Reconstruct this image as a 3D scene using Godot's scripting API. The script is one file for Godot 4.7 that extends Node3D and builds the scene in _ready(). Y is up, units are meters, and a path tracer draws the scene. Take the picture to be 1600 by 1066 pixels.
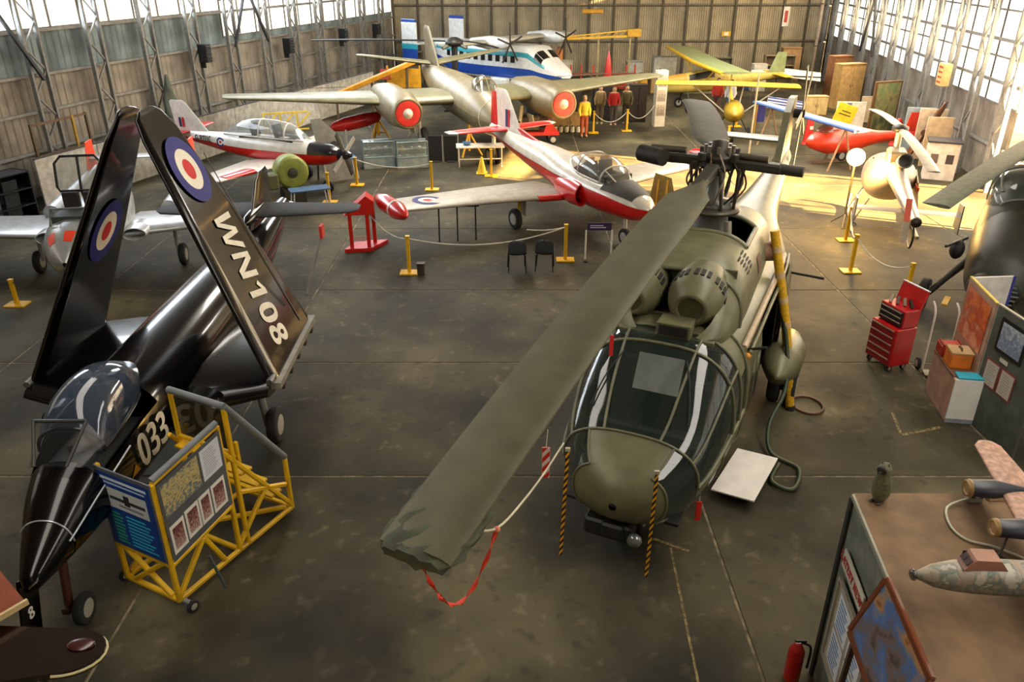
extends Node3D
# A hangar museum seen from a high walkway. Units are metres, y is up, the floor is y = 0.
var rng := RandomNumberGenerator.new()
var mats := {}
var names := {}
var noise_cache := {}

# ---------------------------------------------------------------- top: camera, sky, sun, large lights, exposure
func _ready():
	rng.seed = 7
	var cam := Camera3D.new()
	cam.name = "camera"
	add_child(cam)
	cam.position = Vector3(0, 7.0, 0)
	cam.rotation_degrees = Vector3(-26.0, 0, 0)
	cam.fov = 47.2
	cam.near = 0.05
	cam.far = 300.0
	cam.current = true
	var env := Environment.new()
	env.background_mode = Environment.BG_SKY
	var sky := Sky.new()
	var sm := ProceduralSkyMaterial.new()
	sm.sky_top_color = Color(0.62, 0.70, 0.80)
	sm.sky_horizon_color = Color(0.92, 0.90, 0.86)
	sm.ground_bottom_color = Color(0.42, 0.40, 0.36)
	sm.ground_horizon_color = Color(0.80, 0.77, 0.72)
	sm.sky_energy_multiplier = 2.6
	sm.ground_energy_multiplier = 2.4
	sky.sky_material = sm
	env.sky = sky
	env.tonemap_mode = Environment.TONE_MAPPER_LINEAR
	env.tonemap_exposure = 1.12
	env.sdfgi_enabled = true
	env.ssao_enabled = true
	env.ssil_enabled = true
	var we := WorldEnvironment.new()
	we.name = "world_environment"
	we.environment = env
	add_child(we)
	# low evening sun that comes in by the open side doors
	var sun := DirectionalLight3D.new()
	sun.name = "sun"
	sun.light_color = Color(1.0, 0.80, 0.50)
	sun.light_energy = 100.0
	sun.light_angular_distance = 0.6
	sun.shadow_enabled = true
	add_child(sun)
	sun.look_at_from_position(Vector3.ZERO, Vector3(-0.89, -0.235, -0.39), Vector3.UP)
	# daylight that enters through the frosted glazing: one area light before each run of panes
	daylight(Vector3(-16.4, 6.7, -20), Vector3(-7.9, 6.7, -52), 3.4, 240.0, Color(0.90, 0.95, 1.0), "left")
	daylight(Vector3(15.0, 5.8, -20), Vector3(19.9, 5.8, -52), 4.4, 350.0, Color(1.0, 0.88, 0.70), "right")
	for rl in [[-3.0, -32.0, 190.0], [9.0, -32.0, 270.0], [-5.5, -7.0, 48.0], [6.0, -7.0, 68.0]]:
		area(Vector3(rl[0], 8.78, rl[1]), Vector3(0, -1, 0), Vector2(2.2, 16.0), rl[2], Color(1.0, 0.97, 0.92), "rooflight")
	build_setting()
	build_hero_aircraft()
	build_other_aircraft()
	build_right_aircraft()
	build_near_things()
	build_mid_things()
	build_far_things()
	print("triangles ", tri_count)

func area(at: Vector3, towards: Vector3, size: Vector2, energy: float, col: Color, called: String):
	var l := AreaLight3D.new()
	l.name = "daylight_" + called
	l.area_size = size
	l.area_normalize_energy = true
	l.light_energy = energy
	l.light_color = col
	l.area_range = 120.0
	l.area_attenuation = 2.0
	l.shadow_enabled = true
	add_child(l, true)
	l.look_at_from_position(at, at + towards, Vector3.UP if absf(towards.y) < 0.9 else Vector3(0, 0, -1))

func daylight(a: Vector3, b: Vector3, high: float, energy: float, col: Color, called: String):
	var along := (b - a).normalized()
	var inward := along.cross(Vector3.UP)
	if inward.x * a.x > 0: inward = -inward
	var n := 3
	for k in n:
		var mid := a.lerp(b, (k + 0.5) / n)
		area(mid, inward + Vector3(0, -0.12, 0), Vector2(a.distance_to(b) / n * 0.96, high), energy / n, col, called)

# ---------------------------------------------------------------- materials
func noise_tex(mot: float, freq := 0.02, sd := 3) -> ImageTexture:
	var key := "%.2f_%.3f_%d" % [mot, freq, sd]
	if noise_cache.has(key): return noise_cache[key]
	var f := FastNoiseLite.new()
	f.seed = sd
	f.frequency = freq
	f.fractal_octaves = 5
	var im := f.get_seamless_image(256, 256)
	im.convert(Image.FORMAT_RGB8)
	for y in 256:
		for x in 256:
			var v := im.get_pixel(x, y).r
			var k := 1.0 - mot * clampf(1.6 * (0.62 - v) + 0.25, 0.0, 1.0)
			im.set_pixel(x, y, Color(k, k, k))
	var t := ImageTexture.create_from_image(im)
	noise_cache[key] = t
	return t

func paint(hex: String, rough := 0.5, metal := 0.0, mot := 0.14, scale := 0.5) -> StandardMaterial3D:
	var key := "%s_%.2f_%.2f_%.2f_%.2f" % [hex, rough, metal, mot, scale]
	if mats.has(key): return mats[key]
	var m := StandardMaterial3D.new()
	m.albedo_color = Color(hex)
	m.roughness = rough
	m.metallic = metal
	if mot > 0.0:
		m.albedo_texture = noise_tex(mot)
		m.uv1_triplanar = true
		m.uv1_scale = Vector3.ONE * scale
	mats[key] = m
	return m

func gloss(hex: String, rough := 0.18, coat := 1.0, mot := 0.1) -> StandardMaterial3D:
	var key := "g%s_%.2f_%.2f_%.2f" % [hex, rough, coat, mot]
	if mats.has(key): return mats[key]
	var m: StandardMaterial3D = paint(hex, rough, 0.0, mot).duplicate()
	m.clearcoat_enabled = true
	m.clearcoat = coat
	m.clearcoat_roughness = 0.06
	if hex.begins_with("0"): m.metallic_specular = 0.32
	mats[key] = m
	return m

func glass(hex := "9fb0b4", alpha := 0.3) -> StandardMaterial3D:
	var key := "glass%s%.2f" % [hex, alpha]
	if mats.has(key): return mats[key]
	var m := StandardMaterial3D.new()
	m.albedo_color = Color(hex)
	m.albedo_color.a = alpha
	m.transparency = BaseMaterial3D.TRANSPARENCY_ALPHA
	m.roughness = 0.05
	m.metallic_specular = 0.6
	m.cull_mode = BaseMaterial3D.CULL_DISABLED
	mats[key] = m
	return m

func glow(hex: String, energy: float) -> StandardMaterial3D:
	var key := "glow%s%.2f" % [hex, energy]
	if mats.has(key): return mats[key]
	var m := StandardMaterial3D.new()
	m.albedo_color = Color("d8dad6")
	m.roughness = 0.6
	m.emission_enabled = true
	m.emission = Color(hex)
	m.emission_energy_multiplier = energy
	mats[key] = m
	return m

# ---------------------------------------------------------------- mesh building
var tri_count := 0
class B:
	var v := PackedVector3Array()
	var n := PackedVector3Array()
	var u := PackedVector2Array()
	func tri(a: Vector3, b: Vector3, c: Vector3) -> B:
		var k := (b - a).cross(c - a)
		if k.length_squared() < 1e-14: return self
		k = k.normalized()
		v.append(a); v.append(c); v.append(b)
		for q in 3: n.append(k)
		for q in 3: u.append(Vector2.ZERO)
		return self
	func quad(a: Vector3, b: Vector3, c: Vector3, d: Vector3) -> B:
		var k := (c - a).cross(d - b).normalized()
		for p in [[a, 0, 1], [c, 1, 0], [b, 1, 1], [a, 0, 1], [d, 0, 0], [c, 1, 0]]:
			v.append(p[0]); n.append(k); u.append(Vector2(p[1], p[2]))
		return self
	func sm(a: Vector3, b: Vector3, c: Vector3, na: Vector3, nb: Vector3, nc: Vector3):
		if (b - a).cross(c - a).length_squared() < 1e-16: return
		v.append(a); v.append(c); v.append(b)
		n.append(na); n.append(nc); n.append(nb)
		for q in 3: u.append(Vector2.ZERO)
	func grid(rows: Array, wrap := false, cap0 := false, cap1 := false) -> B:
		var R := rows.size()
		var C: int = rows[0].size()
		var nr := []
		for i in R:
			var line := PackedVector3Array()
			for j in C:
				var jl: int = (j - 1 + C) % C if wrap else maxi(j - 1, 0)
				var jr: int = (j + 1) % C if wrap else mini(j + 1, C - 1)
				var du: Vector3 = rows[i][jr] - rows[i][jl]
				var dv: Vector3 = rows[mini(i + 1, R - 1)][j] - rows[maxi(i - 1, 0)][j]
				if du.length_squared() < 1e-12:
					var ii := 1 if i == 0 else (R - 2 if i == R - 1 else i)
					du = rows[ii][jr] - rows[ii][jl]
				var k := du.cross(dv)
				line.append(k.normalized() if k.length_squared() > 1e-14 else Vector3.UP)
			nr.append(line)
		for i in R - 1:
			for j in (C if wrap else C - 1):
				var q := (j + 1) % C
				sm(rows[i][j], rows[i][q], rows[i + 1][j], nr[i][j], nr[i][q], nr[i + 1][j])
				sm(rows[i][q], rows[i + 1][q], rows[i + 1][j], nr[i][q], nr[i + 1][q], nr[i + 1][j])
		if cap0: fan(rows[0], true)
		if cap1: fan(rows[R - 1], false)
		return self
	func fan(ring, back: bool):
		var c := Vector3.ZERO
		for p in ring: c += p
		c /= ring.size()
		for j in ring.size():
			var q: int = (j + 1) % ring.size()
			if back: tri(c, ring[q], ring[j])
			else: tri(c, ring[j], ring[q])
	func box(c: Vector3, s: Vector3, bas := Basis.IDENTITY, ch := -1.0) -> B:
		var h := s * 0.5
		var e: float = ch if ch >= 0 else minf(0.012, minf(h.x, minf(h.y, h.z)) * 0.3)
		if e < 0.0005:
			var p := []
			for i in 8: p.append(c + bas * Vector3(h.x if i & 1 else -h.x, h.y if i & 2 else -h.y, h.z if i & 4 else -h.z))
			for f in [[0, 2, 3, 1], [4, 5, 7, 6], [0, 1, 5, 4], [2, 6, 7, 3], [0, 4, 6, 2], [1, 3, 7, 5]]: quad(p[f[0]], p[f[1]], p[f[2]], p[f[3]])
			return self
		# chamfered: for each axis a face, the edges and the corners
		var pt := func(sx, sy, sz, ax):
			var q := Vector3(sx * (h.x - (0.0 if ax == 0 else e)), sy * (h.y - (0.0 if ax == 1 else e)), sz * (h.z - (0.0 if ax == 2 else e)))
			return c + bas * q
		for sg in [-1, 1]:
			quad(pt.call(sg, -sg, -1, 0), pt.call(sg, sg, -1, 0), pt.call(sg, sg, 1, 0), pt.call(sg, -sg, 1, 0))
			quad(pt.call(-1, sg, -sg, 1), pt.call(-1, sg, sg, 1), pt.call(1, sg, sg, 1), pt.call(1, sg, -sg, 1))
			quad(pt.call(-sg, -1, sg, 2), pt.call(sg, -1, sg, 2), pt.call(sg, 1, sg, 2), pt.call(-sg, 1, sg, 2))
		for a in [-1, 1]:
			for d in [-1, 1]:
				quad2(c, pt.call(a, d, -1, 0), pt.call(a, d, 1, 0), pt.call(a, d, 1, 1), pt.call(a, d, -1, 1))
				quad2(c, pt.call(a, -1, d, 0), pt.call(a, 1, d, 0), pt.call(a, 1, d, 2), pt.call(a, -1, d, 2))
				quad2(c, pt.call(-1, a, d, 1), pt.call(1, a, d, 1), pt.call(1, a, d, 2), pt.call(-1, a, d, 2))
				for f in [-1, 1]:
					var p0: Vector3 = pt.call(a, d, f, 0)
					var p1: Vector3 = pt.call(a, d, f, 1)
					var p2: Vector3 = pt.call(a, d, f, 2)
					if (p1 - p0).cross(p2 - p0).dot(p0 - c) > 0: tri(p0, p1, p2)
					else: tri(p0, p2, p1)
		return self
	func quad2(c: Vector3, p0: Vector3, p1: Vector3, p2: Vector3, p3: Vector3):
		if (p1 - p0).cross(p2 - p0).dot(p0 - c) > 0: quad(p0, p1, p2, p3)
		else: quad(p3, p2, p1, p0)
	func bar(a: Vector3, b: Vector3, w: float, h: float, up := Vector3.UP, ch := 0.0) -> B:
		var d := (b - a).normalized()
		if absf(d.dot(up)) > 0.97: up = Vector3(0, 0, 1) if absf(d.z) < 0.9 else Vector3(1, 0, 0)
		var s := d.cross(up).normalized()
		box((a + b) * 0.5, Vector3(w, h, a.distance_to(b)), Basis(s, s.cross(d) * -1.0 if false else d.cross(s) * -1.0, -d), ch)
		return self
	func tube(pts: Array, r: float, sides := 8, r1 := -1.0, closed := false) -> B:
		var rows := []
		var prev := Vector3.ZERO
		var N := pts.size()
		for i in N:
			var d: Vector3
			if closed: d = (pts[(i + 1) % N] - pts[(i - 1 + N) % N]).normalized()
			else: d = (pts[mini(i + 1, N - 1)] - pts[maxi(i - 1, 0)]).normalized()
			if prev == Vector3.ZERO:
				prev = d.cross(Vector3.UP if absf(d.y) < 0.9 else Vector3.RIGHT).normalized()
			prev = (prev - d * prev.dot(d)).normalized()
			var w := d.cross(prev)
			var rr := r if r1 < 0 else lerpf(r, r1, float(i) / maxi(N - 1, 1))
			var ring := PackedVector3Array()
			for k in sides:
				var t := TAU * k / sides
				ring.append(pts[i] + (prev * cos(t) + w * sin(t)) * rr)
			rows.append(ring)
		if closed: rows.append(rows[0])
		grid(rows, true, not closed, not closed)
		return self
	func lathe(prof: Array, sides := 20, xf := Transform3D.IDENTITY) -> B:
		# prof: [along, radius] pairs about the local x axis
		var rows := []
		for p in prof:
			var ring := PackedVector3Array()
			for k in sides:
				var t := TAU * k / sides
				ring.append(xf * Vector3(p[0], cos(t) * p[1], sin(t) * p[1]))
			rows.append(ring)
		grid(rows, true, true, true)
		return self
	func ell(c: Vector3, r: Vector3, bas := Basis.IDENTITY, sides := 14, stacks := 9) -> B:
		var rows := []
		for i in stacks + 1:
			var a := PI * i / stacks
			var ring := PackedVector3Array()
			for k in sides:
				var t := TAU * k / sides
				ring.append(c + bas * Vector3(r.x * sin(a) * cos(t), r.y * cos(a), r.z * sin(a) * sin(t)))
			rows.append(ring)
		grid(rows, true)
		return self
	func disc(c: Vector3, nrm: Vector3, up: Vector3, r0: float, r1: float, seg := 28, sy := 1.0) -> B:
		var s := up.cross(nrm).normalized()
		var t := nrm.cross(s).normalized()
		for k in seg:
			var a := TAU * k / seg
			var b := TAU * (k + 1) / seg
			var da := s * cos(a) * sy + t * sin(a)
			var db := s * cos(b) * sy + t * sin(b)
			if r0 <= 0.0: tri(c, c + da * r1, c + db * r1)
			else: quad(c + da * r0, c + da * r1, c + db * r1, c + db * r0)
		return self
	func poly(pts: Array, dir: Vector3) -> B:
		# a flat outline pushed along dir, with its sides
		var q := PackedVector2Array()
		var nn := Vector3.ZERO
		for i in pts.size(): nn += (pts[i] - pts[0]).cross(pts[(i + 1) % pts.size()] - pts[0])
		nn = nn.normalized()
		var s: Vector3 = (pts[1] - pts[0]).normalized()
		var t := nn.cross(s)
		for p in pts: q.append(Vector2((p - pts[0]).dot(s), (p - pts[0]).dot(t)))
		var idx := Geometry2D.triangulate_polygon(q)
		var flip := dir.dot(nn) < 0
		for k in range(0, idx.size(), 3):
			var a: Vector3 = pts[idx[k]]
			var b: Vector3 = pts[idx[k + 1]]
			var c: Vector3 = pts[idx[k + 2]]
			if (b - a).cross(c - a).dot(dir) < 0:
				var z := b
				b = c
				c = z
			tri(a + dir, b + dir, c + dir)
			tri(a, c, b)
		for i in pts.size():
			var a: Vector3 = pts[i]
			var b: Vector3 = pts[(i + 1) % pts.size()]
			if flip: quad(b, a, a + dir, b + dir)
			else: quad(a, b, b + dir, a + dir)
		return self
	func fus(st: Array, N := 26, sub := 3, caps := true) -> B:
		# st: [x, y centre, half width, up, down, squareness, (arc from, arc to in turns)]
		var rows := []
		var part: bool = st[0].size() > 6
		var L := st.size()
		for i in L - 1:
			for k in (sub if i < L - 2 else sub + 1):
				var t := float(k) / sub
				var s := []
				for c in st[0].size():
					s.append(cubic(st[maxi(i - 1, 0)][c], st[i][c], st[i + 1][c], st[mini(i + 2, L - 1)][c], t))
				var ring := PackedVector3Array()
				var a0: float = s[6] * TAU if part else 0.0
				var a1: float = s[7] * TAU if part else TAU
				for j in (N + 1 if part else N):
					var a := a0 + (a1 - a0) * j / N
					var e: float = 2.0 / maxf(s[5], 1.0)
					var cy := sin(a)
					var cz := cos(a)
					ring.append(Vector3(s[0], s[1] + signf(cy) * pow(absf(cy), e) * maxf(s[3] if cy > 0 else s[4], 0.0), signf(cz) * pow(absf(cz), e) * maxf(s[2], 0.0)))
				rows.append(ring)
		grid(rows, not part, caps and not part, caps and not part)
		return self
	static func cubic(a: float, b: float, c: float, d: float, t: float) -> float:
		# monotone-ish Catmull-Rom
		var m0 := (c - a) * 0.5
		var m1 := (d - b) * 0.5
		if (c - b) * m0 <= 0: m0 = 0.0
		if (c - b) * m1 <= 0: m1 = 0.0
		var t2 := t * t
		var t3 := t2 * t
		return (2 * t3 - 3 * t2 + 1) * b + (t3 - 2 * t2 + t) * m0 + (-2 * t3 + 3 * t2) * c + (t3 - t2) * m1
	static func fp(st: Array, x: float, turn: float, off := 0.0) -> Vector3:
		# the point of a fuselage at station x and at a turn round it (0 starboard, 0.25 top, 0.5 port)
		var L := st.size()
		var i := 0
		while i < L - 2 and x < st[i + 1][0]: i += 1
		var lo := 0.0
		var hi := 1.0
		for q in 12:
			var m := (lo + hi) * 0.5
			if cubic(st[maxi(i - 1, 0)][0], st[i][0], st[i + 1][0], st[mini(i + 2, L - 1)][0], m) > x: lo = m
			else: hi = m
		var s := []
		for c in 6: s.append(cubic(st[maxi(i - 1, 0)][c], st[i][c], st[i + 1][c], st[mini(i + 2, L - 1)][c], lo))
		var a := turn * TAU
		var e: float = 2.0 / maxf(s[5], 1.0)
		var cy := sin(a)
		var cz := cos(a)
		return Vector3(x, s[1] + signf(cy) * pow(absf(cy), e) * (maxf(s[3] if cy > 0 else s[4], 0.0) + off), signf(cz) * pow(absf(cz), e) * (maxf(s[2], 0.0) + off))
	func patch(st: Array, x0: float, x1: float, a0: float, a1: float, off := 0.0, b0 := -9.0, b1 := -9.0, nx := 8, na := 10) -> B:
		# a piece of fuselage skin from x0 to x1 between the turns a0..a1 (at x0) and b0..b1 (at x1)
		if b0 < -8: b0 = a0
		if b1 < -8: b1 = a1
		var rows := []
		for i in nx + 1:
			var t := float(i) / nx
			var ring := PackedVector3Array()
			for j in na + 1:
				var k := float(j) / na
				ring.append(fp(st, lerpf(x0, x1, t), lerpf(lerpf(a0, b0, t), lerpf(a1, b1, t), k), off))
			rows.append(ring)
		grid(rows)
		return self
	func rib(st: Array, x0: float, x1: float, a0: float, a1: float, r: float, off := 0.0, n := 12) -> B:
		var p := []
		for i in n + 1: p.append(fp(st, lerpf(x0, x1, float(i) / n), lerpf(a0, a1, float(i) / n), off))
		tube(p, r, 6)
		return self
	func wing(secs: Array, cdir := Vector3(-1, 0, 0), flat := false) -> B:
		# secs: [leading edge point, chord, thickness]
		var rows := []
		var span: Vector3 = (secs[-1][0] - secs[0][0]).normalized()
		var td := cdir.cross(span).normalized()
		var prof := [[0.0, 0.0], [0.03, 0.45], [0.12, 0.8], [0.3, 1.0], [0.6, 0.75], [0.85, 0.32], [1.0, 0.03]]
		if flat: prof = [[0.0, 0.0], [0.02, 0.5], [0.07, 0.95], [0.1, 1.0], [0.9, 0.98], [0.97, 0.5], [1.0, 0.1]]
		for s in secs:
			var ring := PackedVector3Array()
			for p in prof: ring.append(s[0] + cdir * s[1] * p[0] + td * s[2] * 0.5 * p[1])
			for k in range(prof.size() - 1, 0, -1): ring.append(s[0] + cdir * s[1] * prof[k][0] - td * s[2] * 0.5 * prof[k][1])
			rows.append(ring)
		grid(rows, true, true, true)
		return self
	func done() -> ArrayMesh:
		var a := []
		a.resize(Mesh.ARRAY_MAX)
		a[Mesh.ARRAY_VERTEX] = v
		a[Mesh.ARRAY_NORMAL] = n
		a[Mesh.ARRAY_TEX_UV] = u
		var m := ArrayMesh.new()
		m.add_surface_from_arrays(Mesh.PRIMITIVE_TRIANGLES, a)
		return m

func numbered(parent: Node, called: String) -> String:
	var key := "%d/%s" % [parent.get_instance_id(), called]
	var k: int = names.get(key, 0)
	names[key] = k + 1
	return called if k == 0 else "%s_%03d" % [called, k]

func tag(o: Node, label: String, cat: String, group := ""):
	o.set_meta("label", label)
	o.set_meta("category", cat)
	if group: o.set_meta("group", group)
	return o

func thing(called: String, label: String, cat: String, at := Vector3.ZERO, fwd := Vector3(1, 0, 0), group := "") -> Node3D:
	# fwd: the world direction of the thing's own x axis
	var o := Node3D.new()
	o.name = numbered(self, called)
	add_child(o)
	o.position = at
	o.rotation.y = atan2(-fwd.z, fwd.x)
	return tag(o, label, cat, group)

func struct(called: String, at := Vector3.ZERO, fwd := Vector3(1, 0, 0)) -> Node3D:
	var o := Node3D.new()
	o.name = numbered(self, called)
	add_child(o)
	o.position = at
	o.rotation.y = atan2(-fwd.z, fwd.x)
	o.set_meta("kind", "structure")
	return o

func part(parent: Node, called: String, b, m: Material, at := Vector3.ZERO, bas := Basis.IDENTITY) -> MeshInstance3D:
	var o := MeshInstance3D.new()
	o.name = numbered(parent, called)
	if b is B:
		tri_count += b.v.size() / 3
		o.mesh = b.done()
	else: o.mesh = b
	o.material_override = m
	o.transform = Transform3D(bas, at)
	parent.add_child(o)
	return o

func copy(o: Node3D, called: String, label: String, at: Vector3, fwd := Vector3(1, 0, 0)) -> Node3D:
	var c: Node3D = o.duplicate()
	c.name = numbered(self, called)
	add_child(c)
	c.position = at
	c.rotation.y = atan2(-fwd.z, fwd.x)
	c.set_meta("label", label)
	return c

func lettering(parent: Node, called: String, text: String, size: float, m: Material, at: Vector3, right: Vector3, up: Vector3, serif := false, squeeze := 1.0, bold := true):
	var t := TextMesh.new()
	t.text = text
	var f := SystemFont.new()
	f.font_names = PackedStringArray(["Droid Serif" if serif else "Droid Sans"])
	f.font_weight = 700 if bold else 400
	t.font = f
	t.font_size = 64
	t.pixel_size = size / 46.0
	t.depth = 0.004
	var r := right.normalized()
	var n := r.cross(up).normalized()
	var o := MeshInstance3D.new()
	o.name = numbered(parent, called)
	o.mesh = t
	o.material_override = m
	o.transform = Transform3D(Basis(r * squeeze, n.cross(r), n), at)
	parent.add_child(o)
	return o

func roundel(parent: Node, c: Vector3, nrm: Vector3, up: Vector3, r: float, blue := "101c74"):
	nrm = nrm.normalized()
	part(parent, "roundel_blue_ring", B.new().disc(c, nrm, up, r * 0.62, r), paint(blue, 0.7, 0, 0.05))
	part(parent, "roundel_white_ring", B.new().disc(c, nrm, up, r * 0.31, r * 0.62), paint("e4e0d0", 0.7, 0, 0.05))
	part(parent, "roundel_red_centre", B.new().disc(c, nrm, up, 0.0, r * 0.31), paint("c41414", 0.7, 0, 0.05))

func sag(a: Vector3, b: Vector3, drop: float, n := 12) -> Array:
	var p := []
	for i in n + 1:
		var t := float(i) / n
		p.append(a.lerp(b, t) - Vector3(0, drop * 4.0 * t * (1.0 - t), 0))
	return p

func smooth_path(pts: Array, n := 6) -> Array:
	var out := []
	for i in pts.size() - 1:
		for k in n:
			out.append((pts[i] as Vector3).cubic_interpolate(pts[i + 1], pts[maxi(i - 1, 0)], pts[mini(i + 2, pts.size() - 1)], float(k) / n))
	out.append(pts[-1])
	return out

# ---------------------------------------------------------------- the hangar shell
func corrugated(w: float, h: float, ribs: int, deep := 0.03) -> B:
	# a sheet in the xy plane from (0,0) to (w,h), ribs run upwards, 1 cm thick sheet with folded edges
	var b := B.new()
	var prof := []
	for i in ribs:
		var x0 := w * i / ribs
		var dx := w / ribs
		prof.append(Vector2(x0, 0)); prof.append(Vector2(x0 + dx * 0.35, 0)); prof.append(Vector2(x0 + dx * 0.5, deep)); prof.append(Vector2(x0 + dx * 0.85, deep))
	prof.append(Vector2(w, 0))
	for i in prof.size() - 1:
		var p: Vector2 = prof[i]
		var q: Vector2 = prof[i + 1]
		b.quad(Vector3(p.x, 0, p.y), Vector3(q.x, 0, q.y), Vector3(q.x, h, q.y), Vector3(p.x, h, p.y))
	b.quad(Vector3(w, 0, -0.02), Vector3(0, 0, -0.02), Vector3(0, h, -0.02), Vector3(w, h, -0.02))
	return b

func lattice(h: float, wide: float, deep: float) -> Array:
	# two upright chords and the zigzag between them
	var chords := B.new()
	for s in [-0.5, 0.5]:
		chords.box(Vector3(s * wide, h / 2, 0), Vector3(0.09, h, deep), Basis.IDENTITY, 0.006)
	var lace := B.new()
	var step := wide * 1.15
	var y := 0.3
	var s2 := 1.0
	while y + step < h:
		lace.bar(Vector3(-s2 * wide / 2, y, 0), Vector3(s2 * wide / 2, y + step, 0), 0.05, 0.05, Vector3(0, 0, 1))
		s2 = -s2
		y += step
	return [chords, lace]

const HIGH := 9.0
func build_setting():
	build_floor()
	var steel_l := paint("858683", 0.6, 0.1, 0.18, 0.6)
	var blue_sheet := paint("74868c", 0.7, 0.0, 0.4, 0.12)
	var beige_sheet := paint("8f887c", 0.75, 0.0, 0.35, 0.12)
	var far_sheet := paint("a49a80", 0.7, 0.05, 0.25, 0.12)
	var pane_m := glow("fff6e8", 1.25)
	var A := Vector3(-24.2, 0, 8)
	var Bk := Vector3(-7.7, 0, -54.7)
	var C := Vector3(20.9, 0, -55.3)
	var D := Vector3(10.9, 0, 8)
	# ---- wall on the side of the low hoarding
	var dl := (Bk - A).normalized()
	var wl := struct("wall_left", A, dl)
	var len_l := A.distance_to(Bk)
	part(wl, "cladding_back", B.new().box(Vector3(len_l / 2, HIGH / 2, -0.22), Vector3(len_l, HIGH, 0.2)), paint("6e685e", 0.8))
	var bay := 2.7
	var nb := int(len_l / bay)
	var low := corrugated(bay, 3.7, 9).done()
	var mid := corrugated(bay, 1.35, 9).done()
	var mid2 := corrugated(bay, 0.3, 9).done()
	var lat := lattice(HIGH - 0.1, 0.62, 0.14)
	var chord_m: ArrayMesh = lat[0].done()
	var lace_m: ArrayMesh = lat[1].done()
	var gbar := paint("77766f", 0.6, 0.1, 0.2)
	var wn := 0
	for k in nb:
		var x := k * bay
		part(wl, "lower_sheet", low, beige_sheet, Vector3(x, 0, -0.1))
		var far_bay: bool = k >= 17
		if k < 6: continue
		part(wl, "upper_sheet", mid2 if far_bay else mid, blue_sheet, Vector3(x, 3.7, -0.1))
		var sill := 4.0 if far_bay else 5.05
		wn += 1
		window_bay("window_%d" % wn, wl, Vector3(x, sill, -0.1), bay, 8.4 - sill, pane_m, gbar, 2, 3)
	for k in nb:
		if k < 6: continue
		var col := part(wl, "lattice_column", chord_m, steel_l, Vector3(k * bay, 0, 0.35))
		part(col, "lacing", lace_m, steel_l)
	for y in [1.4, 2.6, 3.7, 5.0, 6.4]:
		part(wl, "wall_rail", B.new().box(Vector3(len_l / 2, y, 0.02), Vector3(len_l, 0.1, 0.08)), steel_l)
	for k in [12, 17]:
		var br := B.new()
		br.bar(Vector3(k * bay, 3.6, 0.48), Vector3((k + 1) * bay, 8.4, 0.48), 0.09, 0.09)
		br.bar(Vector3(k * bay + bay, 3.6, 0.5), Vector3(k * bay, 8.4, 0.5), 0.09, 0.09)
		part(wl, "cross_brace", br, paint("2b3138", 0.6))
	# ---- wall with the sunny doors
	var dr := (D - C).normalized()
	var wr := struct("wall_right", C, dr)
	var len_r := C.distance_to(D)
	var lowr := corrugated(bay, 2.6, 9).done()
	# door gaps along the wall (distance from the far corner)
	var nbr := int(len_r / bay)
	var gap_a := 11
	var gap_c := 12
	for k in nbr:
		var x := k * bay
		var door: bool = k == gap_a or k == gap_c
		var y0 := 4.4 if door else 0.0
		if not door:
			part(wr, "lower_sheet", lowr, beige_sheet, Vector3(x, 0, -0.1))
		if door:
			part(wr, "door_head", B.new().box(Vector3(x + bay / 2, y0 - 0.08, -0.05), Vector3(bay, 0.16, 0.14)), steel_l)
		elif k > 19:
			part(wr, "upper_sheet", lowr, beige_sheet, Vector3(x, 2.6, -0.1), Basis.from_scale(Vector3(1, 2.4, 1)))
			continue
		wn += 1
		var sill: float = y0 if door else 2.6
		window_bay("window_%d" % wn, wr, Vector3(x, sill, -0.1), bay, 8.4 - sill, pane_m, gbar, 2, 3 if door else 4)
	for k in nbr:
		if k > 20 or k == gap_c: continue
		var col := part(wr, "lattice_column", chord_m, steel_l, Vector3(k * bay, 0, 0.35))
		part(col, "lacing", lace_m, steel_l)
	for y in [1.3, 3.3, 4.6]:
		for seg in [[0.0, gap_a * bay], [(gap_c + 1) * bay, len_r]]:
			if seg[1] - seg[0] < 0.1: continue
			part(wr, "wall_rail", B.new().box(Vector3((seg[0] + seg[1]) / 2, y, 0.02), Vector3(seg[1] - seg[0], 0.1, 0.08)), steel_l)
	for k in [13, 4]:
		var br := B.new()
		br.bar(Vector3(k * bay, 2.6, 0.48), Vector3((k + 1) * bay, 8.4, 0.48), 0.1, 0.1)
		br.bar(Vector3(k * bay + bay, 2.6, 0.5), Vector3(k * bay, 8.4, 0.5), 0.1, 0.1)
		part(wr, "cross_brace", br, paint("2b3138", 0.6))
	var ap := struct("floor_apron")
	part(ap, "apron_slab", B.new().box(Vector3(41, -0.1, -28), Vector3(42, 0.1, 60)), paint("b4ac9c", 0.9))
	# ---- far wall of tall sliding door leaves
	var df := (C - Bk).normalized()
	var wf := struct("wall_far", Bk, df)
	var len_f := C.distance_to(Bk)
	part(wf, "cladding_back", B.new().box(Vector3(len_f / 2, HIGH / 2, -0.24), Vector3(len_f, HIGH, 0.2)), paint("5a5346", 0.8))
	var nf := 18
	var lw := len_f / nf
	var leaf := corrugated(lw - 0.12, 2.1, 10, 0.035).done()
	for k in nf:
		for r in 4:
			part(wf, "door_leaf", leaf, far_sheet, Vector3(k * lw + 0.06, r * 2.2, -0.06 if k % 2 else 0.0))
	for k in nf + 1:
		part(wf, "leaf_stile", B.new().box(Vector3(k * lw, HIGH / 2, 0.02), Vector3(0.14, HIGH, 0.12)), paint("4a4334", 0.7))
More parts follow.
